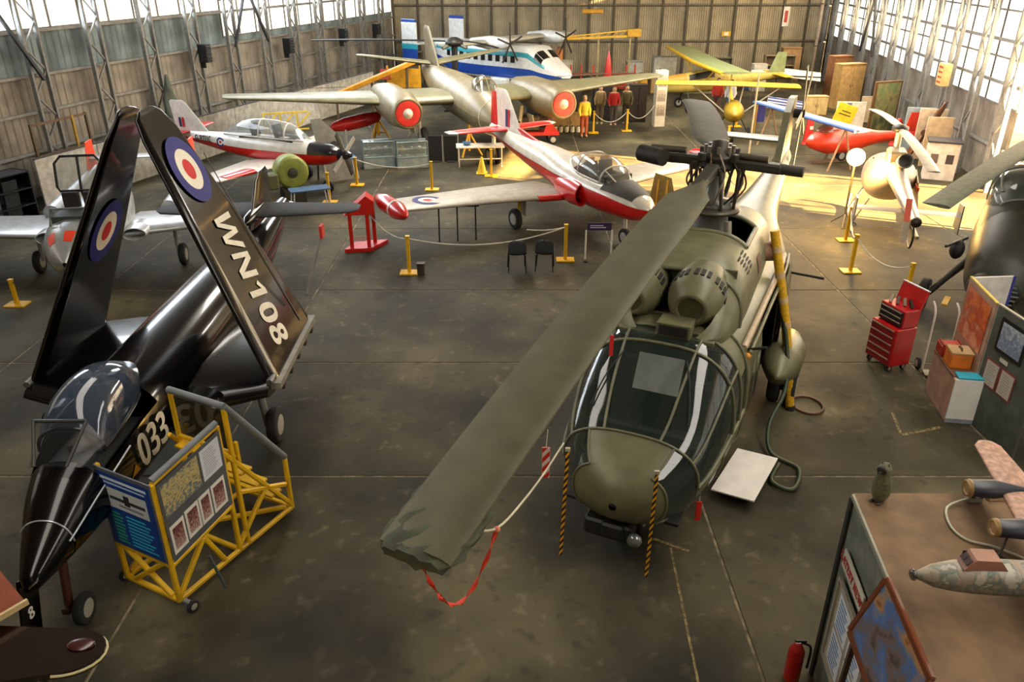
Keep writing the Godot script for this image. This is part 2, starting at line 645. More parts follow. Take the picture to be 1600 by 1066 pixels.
	for r in 5:
		part(wf, "leaf_rail", B.new().box(Vector3(len_f / 2, r * 2.2 + 0.02, 0.0), Vector3(len_f, 0.12, 0.1)), paint("6d6552", 0.7))
	# ---- wall behind the viewer and the roof with its light strips
	var wb := struct("wall_back")
	part(wb, "sheet_wall", B.new().box(Vector3((A.x + D.x) / 2, HIGH / 2, 8.1), Vector3(D.x - A.x, HIGH, 0.2)), paint("8d8677", 0.8))
	var ce := struct("ceiling")
	part(ce, "roof_deck", B.new().box(Vector3(-1.5, HIGH + 0.15, -23.5), Vector3(47, 0.3, 66)), paint("8b857a", 0.8))
	for rl in [[-3.0, -32.0], [9.0, -32.0], [-5.5, -7.0], [6.0, -7.0]]:
		wn += 1
		var w := struct("window_%d" % wn)
		for q in 4:
			part(w, "pane", B.new().box(Vector3(rl[0], HIGH - 0.05, rl[1] - 6 + q * 4.0), Vector3(2.2, 0.06, 3.94)), glow("fff6e8", 1.6))

func window_bay(called: String, wall: Node3D, at: Vector3, w: float, h: float, pane_m: Material, bar_m: Material, nx: int, ny: int):
	var o := struct(called, wall.position + wall.basis * at)
	o.rotation = wall.rotation
	var pw := w / nx
	var ph := h / ny
	var pm := B.new().box(Vector3.ZERO, Vector3(pw - 0.05, ph - 0.05, 0.02), Basis.IDENTITY, 0.0).done()
	for i in nx:
		for j in ny:
			part(o, "pane", pm, pane_m, Vector3(pw * (i + 0.5), ph * (j + 0.5), 0))
	var f := B.new()
	for i in nx + 1: f.box(Vector3(pw * i, h / 2, 0.02), Vector3(0.055, h, 0.07), Basis.IDENTITY, 0.0)
	for j in ny + 1: f.box(Vector3(w / 2, ph * j, 0.02), Vector3(w, 0.055, 0.07), Basis.IDENTITY, 0.0)
	part(o, "glazing_bars", f, bar_m)

func build_floor():
	var fl := struct("floor")
	var base := paint("8a7c62", 0.9, 0, 0.5, 0.6)
	part(fl, "joint_bed", B.new().box(Vector3(-2, -0.16, -24), Vector3(52, 0.3, 66)), base)
	# cast concrete bays with a filled joint between them
	var fm := StandardMaterial3D.new()
	fm.albedo_texture = floor_tex()
	fm.albedo_color = Color(1, 1, 1)
	fm.uv1_triplanar = true
	fm.uv1_world_triplanar = true
	fm.uv1_scale = Vector3.ONE * 0.045
	fm.roughness = 0.72
	fm.metallic_specular = 0.35
	fm.detail_enabled = true
	fm.detail_blend_mode = BaseMaterial3D.BLEND_MODE_MUL
	fm.detail_albedo = noise_tex(0.42, 0.03, 23)
	fm.detail_uv_layer = BaseMaterial3D.DETAIL_UV_1
	var xs := [-26.0, -19.5, -14.6, -9.7, -4.6, 2.72, 7.7, 12.6, 17.5, 23.0]
	var zs := [9.0, 4.8, 0.0, -4.85, -9.7, -13.4, -17.1, -21.8, -26.6, -31.4, -36.2, -41.0, -45.8, -50.6, -56.0]
	for i in xs.size() - 1:
		for j in zs.size() - 1:
			var w: float = xs[i + 1] - xs[i] - 0.03
			var d: float = zs[j] - zs[j + 1] - 0.03
			part(fl, "concrete_slab", B.new().box(Vector3.ZERO, Vector3(w, 0.06, d), Basis.IDENTITY, 0.012), fm, Vector3((xs[i] + xs[i + 1]) / 2, -0.03, (zs[j] + zs[j + 1]) / 2))

func floor_tex() -> ImageTexture:
	# stained olive-brown concrete: broad patches, spots and scuffs
	var a := FastNoiseLite.new()
	a.seed = 5
	a.frequency = 0.006
	a.fractal_octaves = 6
	var ia := a.get_seamless_image(1024, 1024)
	var c := FastNoiseLite.new()
	c.seed = 9
	c.frequency = 0.05
	c.fractal_octaves = 4
	var ic := c.get_seamless_image(1024, 1024)
	ia.convert(Image.FORMAT_RGB8)
	ic.convert(Image.FORMAT_RGB8)
	var im := Image.create(1024, 1024, false, Image.FORMAT_RGB8)
	var c0 := Color("3a3726")
	var c1 := Color("5b543c")
	var c2 := Color("7a7058")
	for y in 1024:
		for x in 1024:
			var p := ia.get_pixel(x, y).r
			var q := ic.get_pixel(x, y).r
			var k := c0.lerp(c1, clampf(p * 1.5 - 0.2, 0, 1))
			if q > 0.66: k = k.lerp(c2, clampf((q - 0.66) * 3.0, 0, 0.6))
			if q < 0.3: k = k.lerp(Color("332f26"), clampf((0.3 - q) * 3.0, 0, 0.6))
			im.set_pixel(x, y, k)
	return ImageTexture.create_from_image(im)

# ---------------------------------------------------------------- the three nearest aircraft
func build_hero_aircraft():
	build_puma()
	build_folded_jet()
	build_red_trainer()

func wheel(parent: Node, at: Vector3, r: float, w: float, axis := Vector3(0, 0, 1)):
	var bas := Basis(axis, Vector3.UP.cross(axis).normalized() if absf(axis.y) < 0.9 else Vector3(1, 0, 0), Vector3.UP).orthonormalized()
	var t := part(parent, "tyre", B.new().lathe([[-w / 2, r * 0.72], [-w / 2, r * 0.9], [-w * 0.3, r], [w * 0.3, r], [w / 2, r * 0.9], [w / 2, r * 0.72]], 22), paint("1c1b19", 0.8), at, bas)
	part(t, "hub", B.new().lathe([[-w * 0.54, r * 0.2], [-w * 0.53, r * 0.55], [-w * 0.4, r * 0.6], [w * 0.4, r * 0.6], [w * 0.53, r * 0.55], [w * 0.54, r * 0.2]], 18), paint("b9b6aa", 0.4, 0.4))

func rotor_blade(parent: Node, from: Vector3, to: Vector3, chord: float, m: Material, droop := 0.2, called := "rotor_blade") -> MeshInstance3D:
	var rows := []
	var d := (to - from).normalized()
	var side := d.cross(Vector3.UP).normalized()
	for i in 15:
		var t := i / 14.0
		var c := chord * (0.30 if i == 0 else (0.42 if i == 1 else (0.9 if i == 2 else 1.0)))
		var p := from.lerp(to, t if i > 2 else [0.0, 0.05, 0.10][i]) + Vector3(0, droop * 4.0 * t * (1 - t), 0)
		var up := Vector3.UP
		var ring := PackedVector3Array()
		for q in [[-0.5, 0.0], [-0.47, 0.022], [-0.36, 0.045], [-0.15, 0.05], [0.2, 0.03], [0.5, 0.004], [0.5, -0.004], [0.2, -0.02], [-0.15, -0.032], [-0.36, -0.03], [-0.47, -0.018]]:
			ring.append(p + side * q[0] * c + up * q[1] * chord / 0.6)
		rows.append(ring)
	return part(parent, called, B.new().grid(rows, true, true, true), m)

func build_puma():
	var f := Vector3(-0.42, 0, 0.907).normalized()
	var h := thing("transport_helicopter", "large olive green helicopter with drooping rotor blade and open side door", "helicopter", Vector3(1.22, 0, -7.65), f)
	var skin := paint("6f6d4e", 0.42, 0.05, 0.2, 0.5)
	var dark := paint("17170f", 0.7, 0.0, 0.2)
	var frame_m := paint("6a694e", 0.45, 0.1, 0.15)
	var blade_m := paint("57543a", 0.62, 0.0, 0.16, 0.4)
	var gl := glass("2d3a35", 0.42)
	var st := [
		[0.0, 1.02, 0.05, 0.05, 0.05, 2.2], [-0.06, 1.02, 0.30, 0.24, 0.22, 2.2], [-0.25, 1.05, 0.60, 0.40, 0.40, 2.5], [-0.55, 1.12, 0.83, 0.52, 0.55, 2.6],
		[-0.85, 1.20, 0.95, 0.64, 0.66, 2.7], [-1.25, 1.28, 1.02, 0.90, 0.76, 2.8], [-1.75, 1.32, 1.06, 1.14, 0.82, 2.9], [-2.1, 1.34, 1.08, 1.20, 0.84, 3.0],
		[-2.6, 1.35, 1.09, 1.24, 0.84, 3.3], [-4.0, 1.35, 1.10, 1.25, 0.85, 3.6], [-6.6, 1.36, 1.08, 1.22, 0.84, 3.4], [-7.8, 1.55, 0.86, 1.02, 0.78, 3.0],
		[-9.2, 1.95, 0.52, 0.60, 0.52, 2.5], [-11.5, 2.25, 0.30, 0.36, 0.34, 2.2], [-13.6, 2.5, 0.18, 0.24, 0.24, 2.0]]
	# skin panels
	part(h, "nose_cap", B.new().patch(st, 0.0, -0.25, 0.0, 1.0, 0.0, -9, -9, 6, 26), skin)
	part(h, "nose_top", B.new().patch(st, -0.25, -0.64, 0.15, 0.35, 0.0, 0.16, 0.34), skin)
	part(h, "belly", B.new().patch(st, -0.25, -1.4, 0.615, 0.885), skin)
	for s in [[0.35, 0.615, 0.34, 0.615], [0.885, 1.15, 0.885, 1.16]]:
		part(h, "chin_window", B.new().patch(st, -0.25, -0.64, s[0], s[1], -0.004, s[2], s[3]), gl)
	for s in [[0.525, 0.615], [0.885, 0.975]]:
		part(h, "side_chin_window", B.new().patch(st, -0.64, -1.4, s[0], s[1], -0.004), gl)
	var ws := part(h, "windscreen", B.new().patch(st, -0.64, -1.75, 0.0, 0.5, -0.004, -9, -9, 8, 28), gl)
	part(h, "roof_window", B.new().patch(st, -1.75, -2.1, 0.06, 0.44, -0.004, -9, -9, 4, 24), gl)
	for s in [[0.0, 0.06], [0.44, 0.5]]:
		part(h, "door_window", B.new().patch(st, -1.75, -2.45, s[0], s[1], -0.004), gl)
	part(h, "cabin_roof_edge", B.new().patch(st, -2.1, -2.45, 0.06, 0.44, 0.0, -9, -9, 3, 24), skin)
	for s in [[0.5, 0.525], [0.975, 1.0]]:
		part(h, "window_sill", B.new().patch(st, -0.64, -1.4, s[0], s[1]), skin)
	part(h, "lower_shell", B.new().patch(st, -1.4, -2.45, 0.5, 1.0, 0.0, -9, -9, 5, 26), skin)
	part(h, "cabin_shell", B.new().patch(st, -2.45, -3.7, 0.0, 1.0, 0.0, -9, -9, 4, 40), skin)
	part(h, "cabin_shell", B.new().patch(st, -3.7, -5.2, -0.37, 0.42, 0.0, -9, -9, 4, 34), skin)
	part(h, "aft_shell", B.new().patch(st, -5.2, -13.6, 0.0, 1.0, 0.0, -9, -9, 22, 40), skin)
	# frames of the glazing
	var fr := B.new()
	for a in [0.085, 0.2, 0.3, 0.415]:
		fr.rib(st, -0.64, -2.1, a, a, 0.02, 0.006)
	for x in [-1.75, -2.1]: fr.rib(st, x, x, 0.0, 0.5, 0.024, 0.006, 24)
	for a in [0.0, 0.5]: fr.rib(st, -0.64, -2.45, a, a, 0.03, 0.006)
	fr.rib(st, -0.64, -0.64, 0.0, 0.5, 0.02, 0.006, 24)
	fr.rib(st, -0.25, -0.64, 0.35, 0.34, 0.018, 0.004)
	fr.rib(st, -0.25, -0.64, 0.15, 0.16, 0.018, 0.004)
	fr.rib(st, -0.25, -0.25, 0.35, 0.615, 0.018, 0.004)
	fr.rib(st, -0.25, -0.25, 0.885, 1.15, 0.018, 0.004)
	fr.rib(st, -2.45, -2.45, 0.0, 1.0, 0.03, 0.006, 40)
	fr.rib(st, -1.4, -1.4, 0.5, 0.62, 0.02, 0.006)
	fr.rib(st, -1.4, -1.4, 0.88, 1.0, 0.02, 0.006)
	fr.rib(st, -0.25, -1.4, 0.615, 0.615, 0.02, 0.006)
	fr.rib(st, -0.25, -1.4, 0.885, 0.885, 0.02, 0.006)
	part(ws, "glazing_frame", fr, frame_m)
	for a in [[0.16, 0.21], [0.34, 0.29]]: part(ws, "wiper", B.new().rib(st, -0.9, -1.55, a[0], a[1], 0.011, 0.04), dark)
	# cockpit inside
	part(h, "cockpit_floor", B.new().box(Vector3(-1.4, 0.72, 0), Vector3(2.1, 0.05, 1.5)), dark)
	part(h, "cockpit_bulkhead", B.new().box(Vector3(-2.44, 1.4, 0), Vector3(0.04, 1.5, 1.7)), paint("2a2b22", 0.8))
	part(h, "instrument_panel", B.new().box(Vector3(-0.95, 1.42, 0), Vector3(0.18, 0.36, 1.35), Basis(Vector3(0, 0, 1), 0.3)), dark)
	for s in [-0.45, 0.45]:
		var seat := part(h, "pilot_seat", B.new().box(Vector3(-1.75, 1.05, s), Vector3(0.48, 0.12, 0.46)).box(Vector3(-2.02, 1.45, s), Vector3(0.12, 0.8, 0.44), Basis(Vector3(0, 0, 1), 0.15)), paint("34372c", 0.8))
		part(seat, "headrest", B.new().box(Vector3(-2.08, 1.95, s), Vector3(0.1, 0.2, 0.3)), paint("3f4236", 0.8))
	part(h, "sun_blind", B.new().box(Vector3(-1.72, 2.02, -0.02), Vector3(0.02, 0.5, 0.62), Basis(Vector3(0, 0, 1), 0.55)), paint("c9ccc6", 0.6))
	# cabin inside and its open door
	part(h, "cabin_floor", B.new().box(Vector3(-4.4, 0.6, 0), Vector3(3.9, 0.05, 1.8)), paint("3a382e", 0.8))
	part(h, "cabin_bench", B.new().box(Vector3(-4.4, 1.0, 0.5), Vector3(1.6, 0.08, 0.5)).box(Vector3(-4.4, 0.8, 0.5), Vector3(1.5, 0.4, 0.06)), paint("6b5a3c", 0.8))
	var door := part(h, "sliding_door", B.new().patch(st, -5.3, -6.8, 0.43, 0.60, 0.09).patch(st, -5.3, -6.8, 0.43, 0.60, 0.05), skin)
	part(door, "door_window", B.new().patch(st, -5.75, -6.35, 0.455, 0.505, 0.1), gl)
	part(h, "door_rail", B.new().rib(st, -2.6, -7.0, 0.425, 0.425, 0.03, 0.04), frame_m)
	part(h, "door_rail", B.new().rib(st, -3.6, -7.0, 0.625, 0.625, 0.025, 0.04), frame_m)
	part(h, "step_rail", B.new().rib(st, -2.5, -6.6, 0.40, 0.40, 0.05, 0.02), paint("b7a284", 0.5))
	for x in [-2.95, -3.4]:
		part(h, "cabin_window", B.new().patch(st, x + 0.16, x - 0.16, 0.455, 0.525, 0.012), gl)
	for x in [-2.95, -3.7, -4.5, -5.4]:
		part(h, "cabin_window", B.new().patch(st, x + 0.2, x - 0.2, 0.975, 1.045, 0.012), gl)
	# engine deck, cowling and intakes
	var ec := [[-2.0, 2.42, 0.55, 0.12, 0.3, 2.4], [-2.2, 2.45, 0.74, 0.30, 0.3, 2.6], [-2.75, 2.5, 0.84, 0.66, 0.3, 2.8], [-3.2, 2.52, 0.86, 0.78, 0.3, 2.8], [-4.2, 2.55, 0.84, 0.82, 0.3, 2.6], [-5.4, 2.55, 0.8, 0.8, 0.3, 2.6], [-6.6, 2.45, 0.66, 0.62, 0.3, 2.4], [-8.2, 2.3, 0.3, 0.28, 0.3, 2.2]]
	part(h, "engine_deck", B.new().patch(ec, -2.0, -2.75, -0.02, 0.13, 0.0).patch(ec, -2.0, -2.75, 0.37, 0.52, 0.0).box(Vector3(-2.35, 2.46, 0), Vector3(0.75, 0.06, 1.3)), skin)
	part(h, "engine_bay_wall", B.new().box(Vector3(-2.95, 2.8, 0), Vector3(0.04, 0.75, 1.4)), paint("5a583f", 0.8))
	part(h, "cowling", B.new().patch(ec, -2.75, -3.95, -0.02, 0.52, 0.0, -9, -9, 6, 30), skin)
	part(h, "cowling_rim", B.new().rib(ec, -2.75, -2.75, -0.02, 0.52, 0.035, 0.0, 30), frame_m)
	part(h, "cowling_side", B.new().patch(ec, -3.95, -4.95, -0.02, 0.13), skin)
	part(h, "cowling_side", B.new().patch(ec, -3.95, -4.95, 0.37, 0.52), skin)
	part(h, "aft_cowling", B.new().patch(ec, -4.95, -8.2, -0.02, 0.52, 0.0, -9, -9, 8, 26), skin)
	part(h, "gearbox_well", B.new().box(Vector3(-4.45, 2.6, 0), Vector3(1.0, 0.05, 1.4)), frame_m)
	part(h, "well_rim", B.new().rib(ec, -3.95, -3.95, 0.13, 0.37, 0.04).rib(ec, -4.95, -4.95, 0.13, 0.37, 0.04).rib(ec, -3.95, -4.95, 0.13, 0.13, 0.04).rib(ec, -3.95, -4.95, 0.37, 0.37, 0.04), frame_m)
	for s in [-0.26, 0.58]:
		var it := part(h, "engine_intake", B.new().lathe([[0.02, 0.17], [0.05, 0.2], [0.02, 0.24], [-0.12, 0.34], [-0.3, 0.39], [-0.55, 0.39], [-0.8, 0.36]], 26), skin, Vector3(-2.2, 2.82, s), Basis(Vector3(0, 0, 1), -0.12))
		part(it, "intake_duct", B.new().lathe([[0.02, 0.17], [-0.5, 0.16], [-1.8, 0.12], [-1.8, 0.0]], 22), skin)
		var slots := B.new()
		for a in 8:
			if a in [6, 7]: continue
			for k in 3:
				var t := TAU * (a + 0.2) / 8 + (k - 1) * 0.22
				slots.box(Vector3(-0.36, sin(t) * 0.388, cos(t) * 0.388), Vector3(0.16, 0.02, 0.055), Basis(Vector3(1, 0, 0), PI / 2 - t), 0.0)
		part(it, "grille_slots", slots, dark)
	part(h, "heater_intake", B.new().box(Vector3(-2.05, 2.6, -0.12), Vector3(0.32, 0.2, 0.46)), skin)
	part(h, "heater_grille", B.new().box(Vector3(-1.885, 2.6, -0.12), Vector3(0.02, 0.14, 0.38)), dark)
	part(h, "deck_hatch", B.new().disc(Vector3(-2.2, 2.5, -0.55), Vector3.UP, Vector3(1, 0, 0), 0.0, 0.17, 24), paint("3c3d2c", 0.7))
	for x in [-3.35, -3.6]:
		var g := B.new()
		for k in 5: g.patch(ec, x, x - 0.16, 0.36 + k * 0.014, 0.367 + k * 0.014, 0.008, -9, -9, 1, 2)
		part(h, "cowling_grille", g, dark)
	part(h, "exhaust", B.new().lathe([[0.0, 0.15], [-0.3, 0.17], [-0.3, 0.13], [-0.05, 0.12]], 18), paint("8a6248", 0.6, 0.2), Vector3(-5.2, 2.72, -0.66), Basis(Vector3.UP, -0.9))
	part(h, "side_vent", B.new().patch(ec, -4.15, -4.45, 0.43, 0.48, 0.01), paint("6b4a36", 0.7))
	# mast, hub and blades
	part(h, "gearbox", B.new().lathe([[0, 0.42], [0.3, 0.4], [0.55, 0.3], [0.95, 0.22], [1.0, 0.3], [1.1, 0.3], [1.15, 0.14], [1.65, 0.12]], 22), paint("6d6c64", 0.4, 0.5), Vector3(-4.45, 2.6, 0), Basis(Vector3(0, 0, 1), PI / 2))
	var hub := Vector3(-4.45, 4.3, 0)
	var hb := part(h, "rotor_hub", B.new().lathe([[-0.14, 0.16], [-0.1, 0.26], [-0.04, 0.27], [0.0, 0.2], [0.06, 0.27], [0.1, 0.24], [0.16, 0.14], [0.3, 0.12], [0.32, 0.0]], 18), paint("3a332a", 0.5, 0.4), hub, Basis(Vector3(0, 0, 1), PI / 2))
	var rods := B.new()
	for k in 8:
		var a := TAU * k / 8 + 0.2
		rods.tube([Vector3(-4.45 + cos(a) * 0.32, 3.55, sin(a) * 0.32), Vector3(-4.45 + cos(a + 0.3) * 0.4, 4.25, sin(a + 0.3) * 0.4)], 0.025, 6)
	part(hb, "pitch_rods", rods, paint("4d4438", 0.5, 0.4), Vector3.ZERO).transform = Transform3D(Basis(Vector3(0, 0, 1), PI / 2), hub).affine_inverse()
	var swash := part(h, "swashplate", B.new().lathe([[-0.05, 0.3], [-0.03, 0.4], [0.03, 0.4], [0.05, 0.28]], 22), paint("5c564a", 0.4, 0.5), Vector3(-4.45, 3.58, 0), Basis(Vector3(0, 0, 1), PI / 2))
	for k in 10:
		var a := TAU * k / 10
		part(swash, "hydraulic_line", B.new().tube(smooth_path([Vector3(0.05, cos(a) * 0.2, sin(a) * 0.2), Vector3(0.35, cos(a + 0.3) * 0.44, sin(a + 0.3) * 0.44), Vector3(0.62, cos(a + 0.5) * 0.36, sin(a + 0.5) * 0.36), Vector3(0.86, cos(a + 0.2) * 0.2, sin(a + 0.2) * 0.2)], 4), 0.016, 5), paint(["2a2420", "6a4a34", "8a7a60"][k % 3], 0.5, 0.3))
	for k in 8:
		var a := TAU * k / 8 + 0.15
		part(hb, "hub_lug", B.new().box(Vector3(0.1 if k % 2 else -0.08, cos(a) * 0.33, sin(a) * 0.33), Vector3(0.12, 0.1, 0.1), Basis(Vector3(1, 0, 0), a)), paint(["4a4034", "2c2822"][k % 2], 0.5, 0.4))
		part(hb, "hub_bolt", B.new().tube([Vector3(0.14, cos(a) * 0.2, sin(a) * 0.2), Vector3(0.24, cos(a) * 0.2, sin(a) * 0.2)], 0.03, 6), paint("8a8272", 0.4, 0.6))
	part(h, "servo_jack", B.new().tube([Vector3(-4.0, 2.75, -0.4), Vector3(-4.1, 3.5, -0.3)], 0.06, 8), paint("a09a8a", 0.35, 0.6))
	part(h, "servo_jack", B.new().tube([Vector3(-4.0, 2.75, 0.4), Vector3(-4.1, 3.5, 0.3)], 0.06, 8), paint("a09a8a", 0.35, 0.6))
	part(h, "servo_jack", B.new().tube([Vector3(-4.9, 2.75, 0.0), Vector3(-4.8, 3.5, 0.0)], 0.06, 8), paint("a09a8a", 0.35, 0.6))
	var inv := h.transform.affine_inverse()
	var tip1: Vector3 = inv * Vector3(-0.74, 2.95, -4.62)
	var tip2: Vector3 = inv * Vector3(4.25, 4.05, -18.8)
	var d1 := (tip1 - hub).normalized()
	var d2 := (tip2 - hub).normalized()
	var b1 := rotor_blade(h, hub + d1 * 0.75, tip1, 0.66, blade_m, 0.12)
	b1.set_meta("label", "long rotor blade with a cloth cover tied on its tip")
	rotor_blade(h, hub + d2 * 0.75, tip2, 0.6, paint("45422f", 0.75, 0.0, 0.16, 0.4), 0.15)
	var cover := []
	var dm := (tip1 - hub).normalized()
	var sd := dm.cross(Vector3.UP).normalized()
	for i in 9:
		var row := PackedVector3Array()
		var p := tip1 - dm * (0.62 - i * 0.085)
		for j in 22:
			var t := TAU * j / 22
			var wr := 0.018 * sin(i * 2.3 + j * 1.7) + 0.014 * sin(j * 3.1 + i)
			var k := 1.0 if i < 7 else (0.93 if i == 7 else 0.75)
			row.append(p + sd * cos(t) * (0.36 * k + wr) + Vector3.UP * (sin(t) * (0.055 + wr) - 0.01))
		cover.append(row)
	part(h, "tip_cover", B.new().grid(cover, true, true, true), paint("4c523c", 0.8, 0, 0.3))
	for d in [d1.rotated(Vector3.UP, PI / 2), d1.rotated(Vector3.UP, -PI / 2)]:
		var dd: Vector3 = d.normalized()
		dd.y = -0.02
		var c := part(h, "blade_sleeve", B.new().bar(hub + dd * 0.25, hub + dd * 0.95, 0.2, 0.14, Vector3.UP, 0.03).tube([hub + dd * 0.9, hub + dd * 1.25], 0.08, 10), paint("37332a", 0.55, 0.3))
		part(c, "damper", B.new().tube([hub + dd * 0.4 + Vector3(0, 0.12, 0.1), hub + dd * 0.9 + Vector3(0, 0.12, 0.16)], 0.05, 8), paint("57503f", 0.5, 0.4))
	for d in [d1, d2]: part(h, "blade_sleeve", B.new().bar(hub + d * 0.25, hub + d * 1.1, 0.2, 0.13, Vector3.UP, 0.03), paint("37332a", 0.55, 0.3))
	part(h, "hub_drum", B.new().tube([hub + Vector3(0.35, 0.05, 0.75), hub + Vector3(0.15, 0.05, 1.15)], 0.13, 12), paint("2c2822", 0.6, 0.2))
	# undercarriage, sponsons, tail
	for s in [-1, 1]:
		var sp := part(h, "wheel_sponson", B.new().lathe([[0.75, 0.03], [0.6, 0.2], [0.2, 0.33], [-0.4, 0.34], [-0.9, 0.2], [-1.1, 0.04]], 20), skin, Vector3(-5.3, 0.85, s * 1.32))
		part(sp, "oleo_leg", B.new().tube([Vector3(-0.1, -0.1, s * 0.05), Vector3(-0.1, -0.62, s * 0.05)], 0.06, 10), frame_m)
		wheel(h, Vector3(-5.4, 0.32, s * 1.38 + 0.13), 0.32, 0.2)
		wheel(h, Vector3(-5.4, 0.32, s * 1.38 - 0.13), 0.32, 0.2)
	part(h, "nose_leg", B.new().tube([Vector3(-0.95, 0.6, 0), Vector3(-0.95, 0.25, 0)], 0.06, 10), frame_m)
	for s in [-0.14, 0.14]: wheel(h, Vector3(-0.95, 0.24, s), 0.24, 0.13)
	part(h, "belly_lamp_box", B.new().box(Vector3(-0.32, 0.5, 0.1), Vector3(0.34, 0.26, 0.62), Basis.IDENTITY, 0.03).box(Vector3(-0.16, 0.55, 0.02), Vector3(0.12, 0.2, 0.3), Basis.IDENTITY, 0.03), paint("23241d", 0.5))
	part(h, "landing_lamp", B.new().ell(Vector3(-0.1, 0.52, -0.28), Vector3(0.08, 0.1, 0.1)), paint("8c9090", 0.15, 0.6))
	part(h, "tail_fin", B.new().poly([Vector3(-12.2, 2.5, 0), Vector3(-12.9, 3.7, 0), Vector3(-13.5, 3.95, 0), Vector3(-14.0, 3.95, 0), Vector3(-13.9, 2.4, 0)], Vector3(0, 0, 0.16)), skin, Vector3(0, 0, -0.08))
	part(h, "tailplane", B.new().wing([[Vector3(-12.8, 3.0, 0.1), 0.8, 0.1], [Vector3(-12.95, 3.0, 1.7), 0.7, 0.07]]), skin)
	var tr := part(h, "tail_rotor_hub", B.new().lathe([[0, 0.12], [0.25, 0.1], [0.27, 0.0]], 14), dark, Vector3(-13.5, 3.6, -0.1), Basis(Vector3.UP, PI / 2))
	for k in 5:
		var a := TAU * k / 5 + 0.4
		part(tr, "tail_blade", B.new().bar(Vector3(0.2, cos(a) * 0.1, sin(a) * 0.1), Vector3(0.2, cos(a) * 1.25, sin(a) * 1.25), 0.03, 0.16, Vector3(1, 0, 0).cross(Vector3(0, cos(a), sin(a)))), paint("8f8a70", 0.5))
	part(h, "pitot_probe", B.new().tube([B.fp(st, -2.7, 0.42, 0), B.fp(st, -2.7, 0.42, 0) + Vector3(0.05, 0.1, -0.25)], 0.02, 6), dark)
	part(h, "antenna_mast", B.new().tube([Vector3(-6.5, 2.0, -0.95), Vector3(-6.4, 2.0, -1.7)], 0.025, 6), dark)
	part(h, "side_light", B.new().ell(Vector3(-2.6, 2.1, -1.03), Vector3(0.06, 0.05, 0.05)), paint("d28a2a", 0.3))

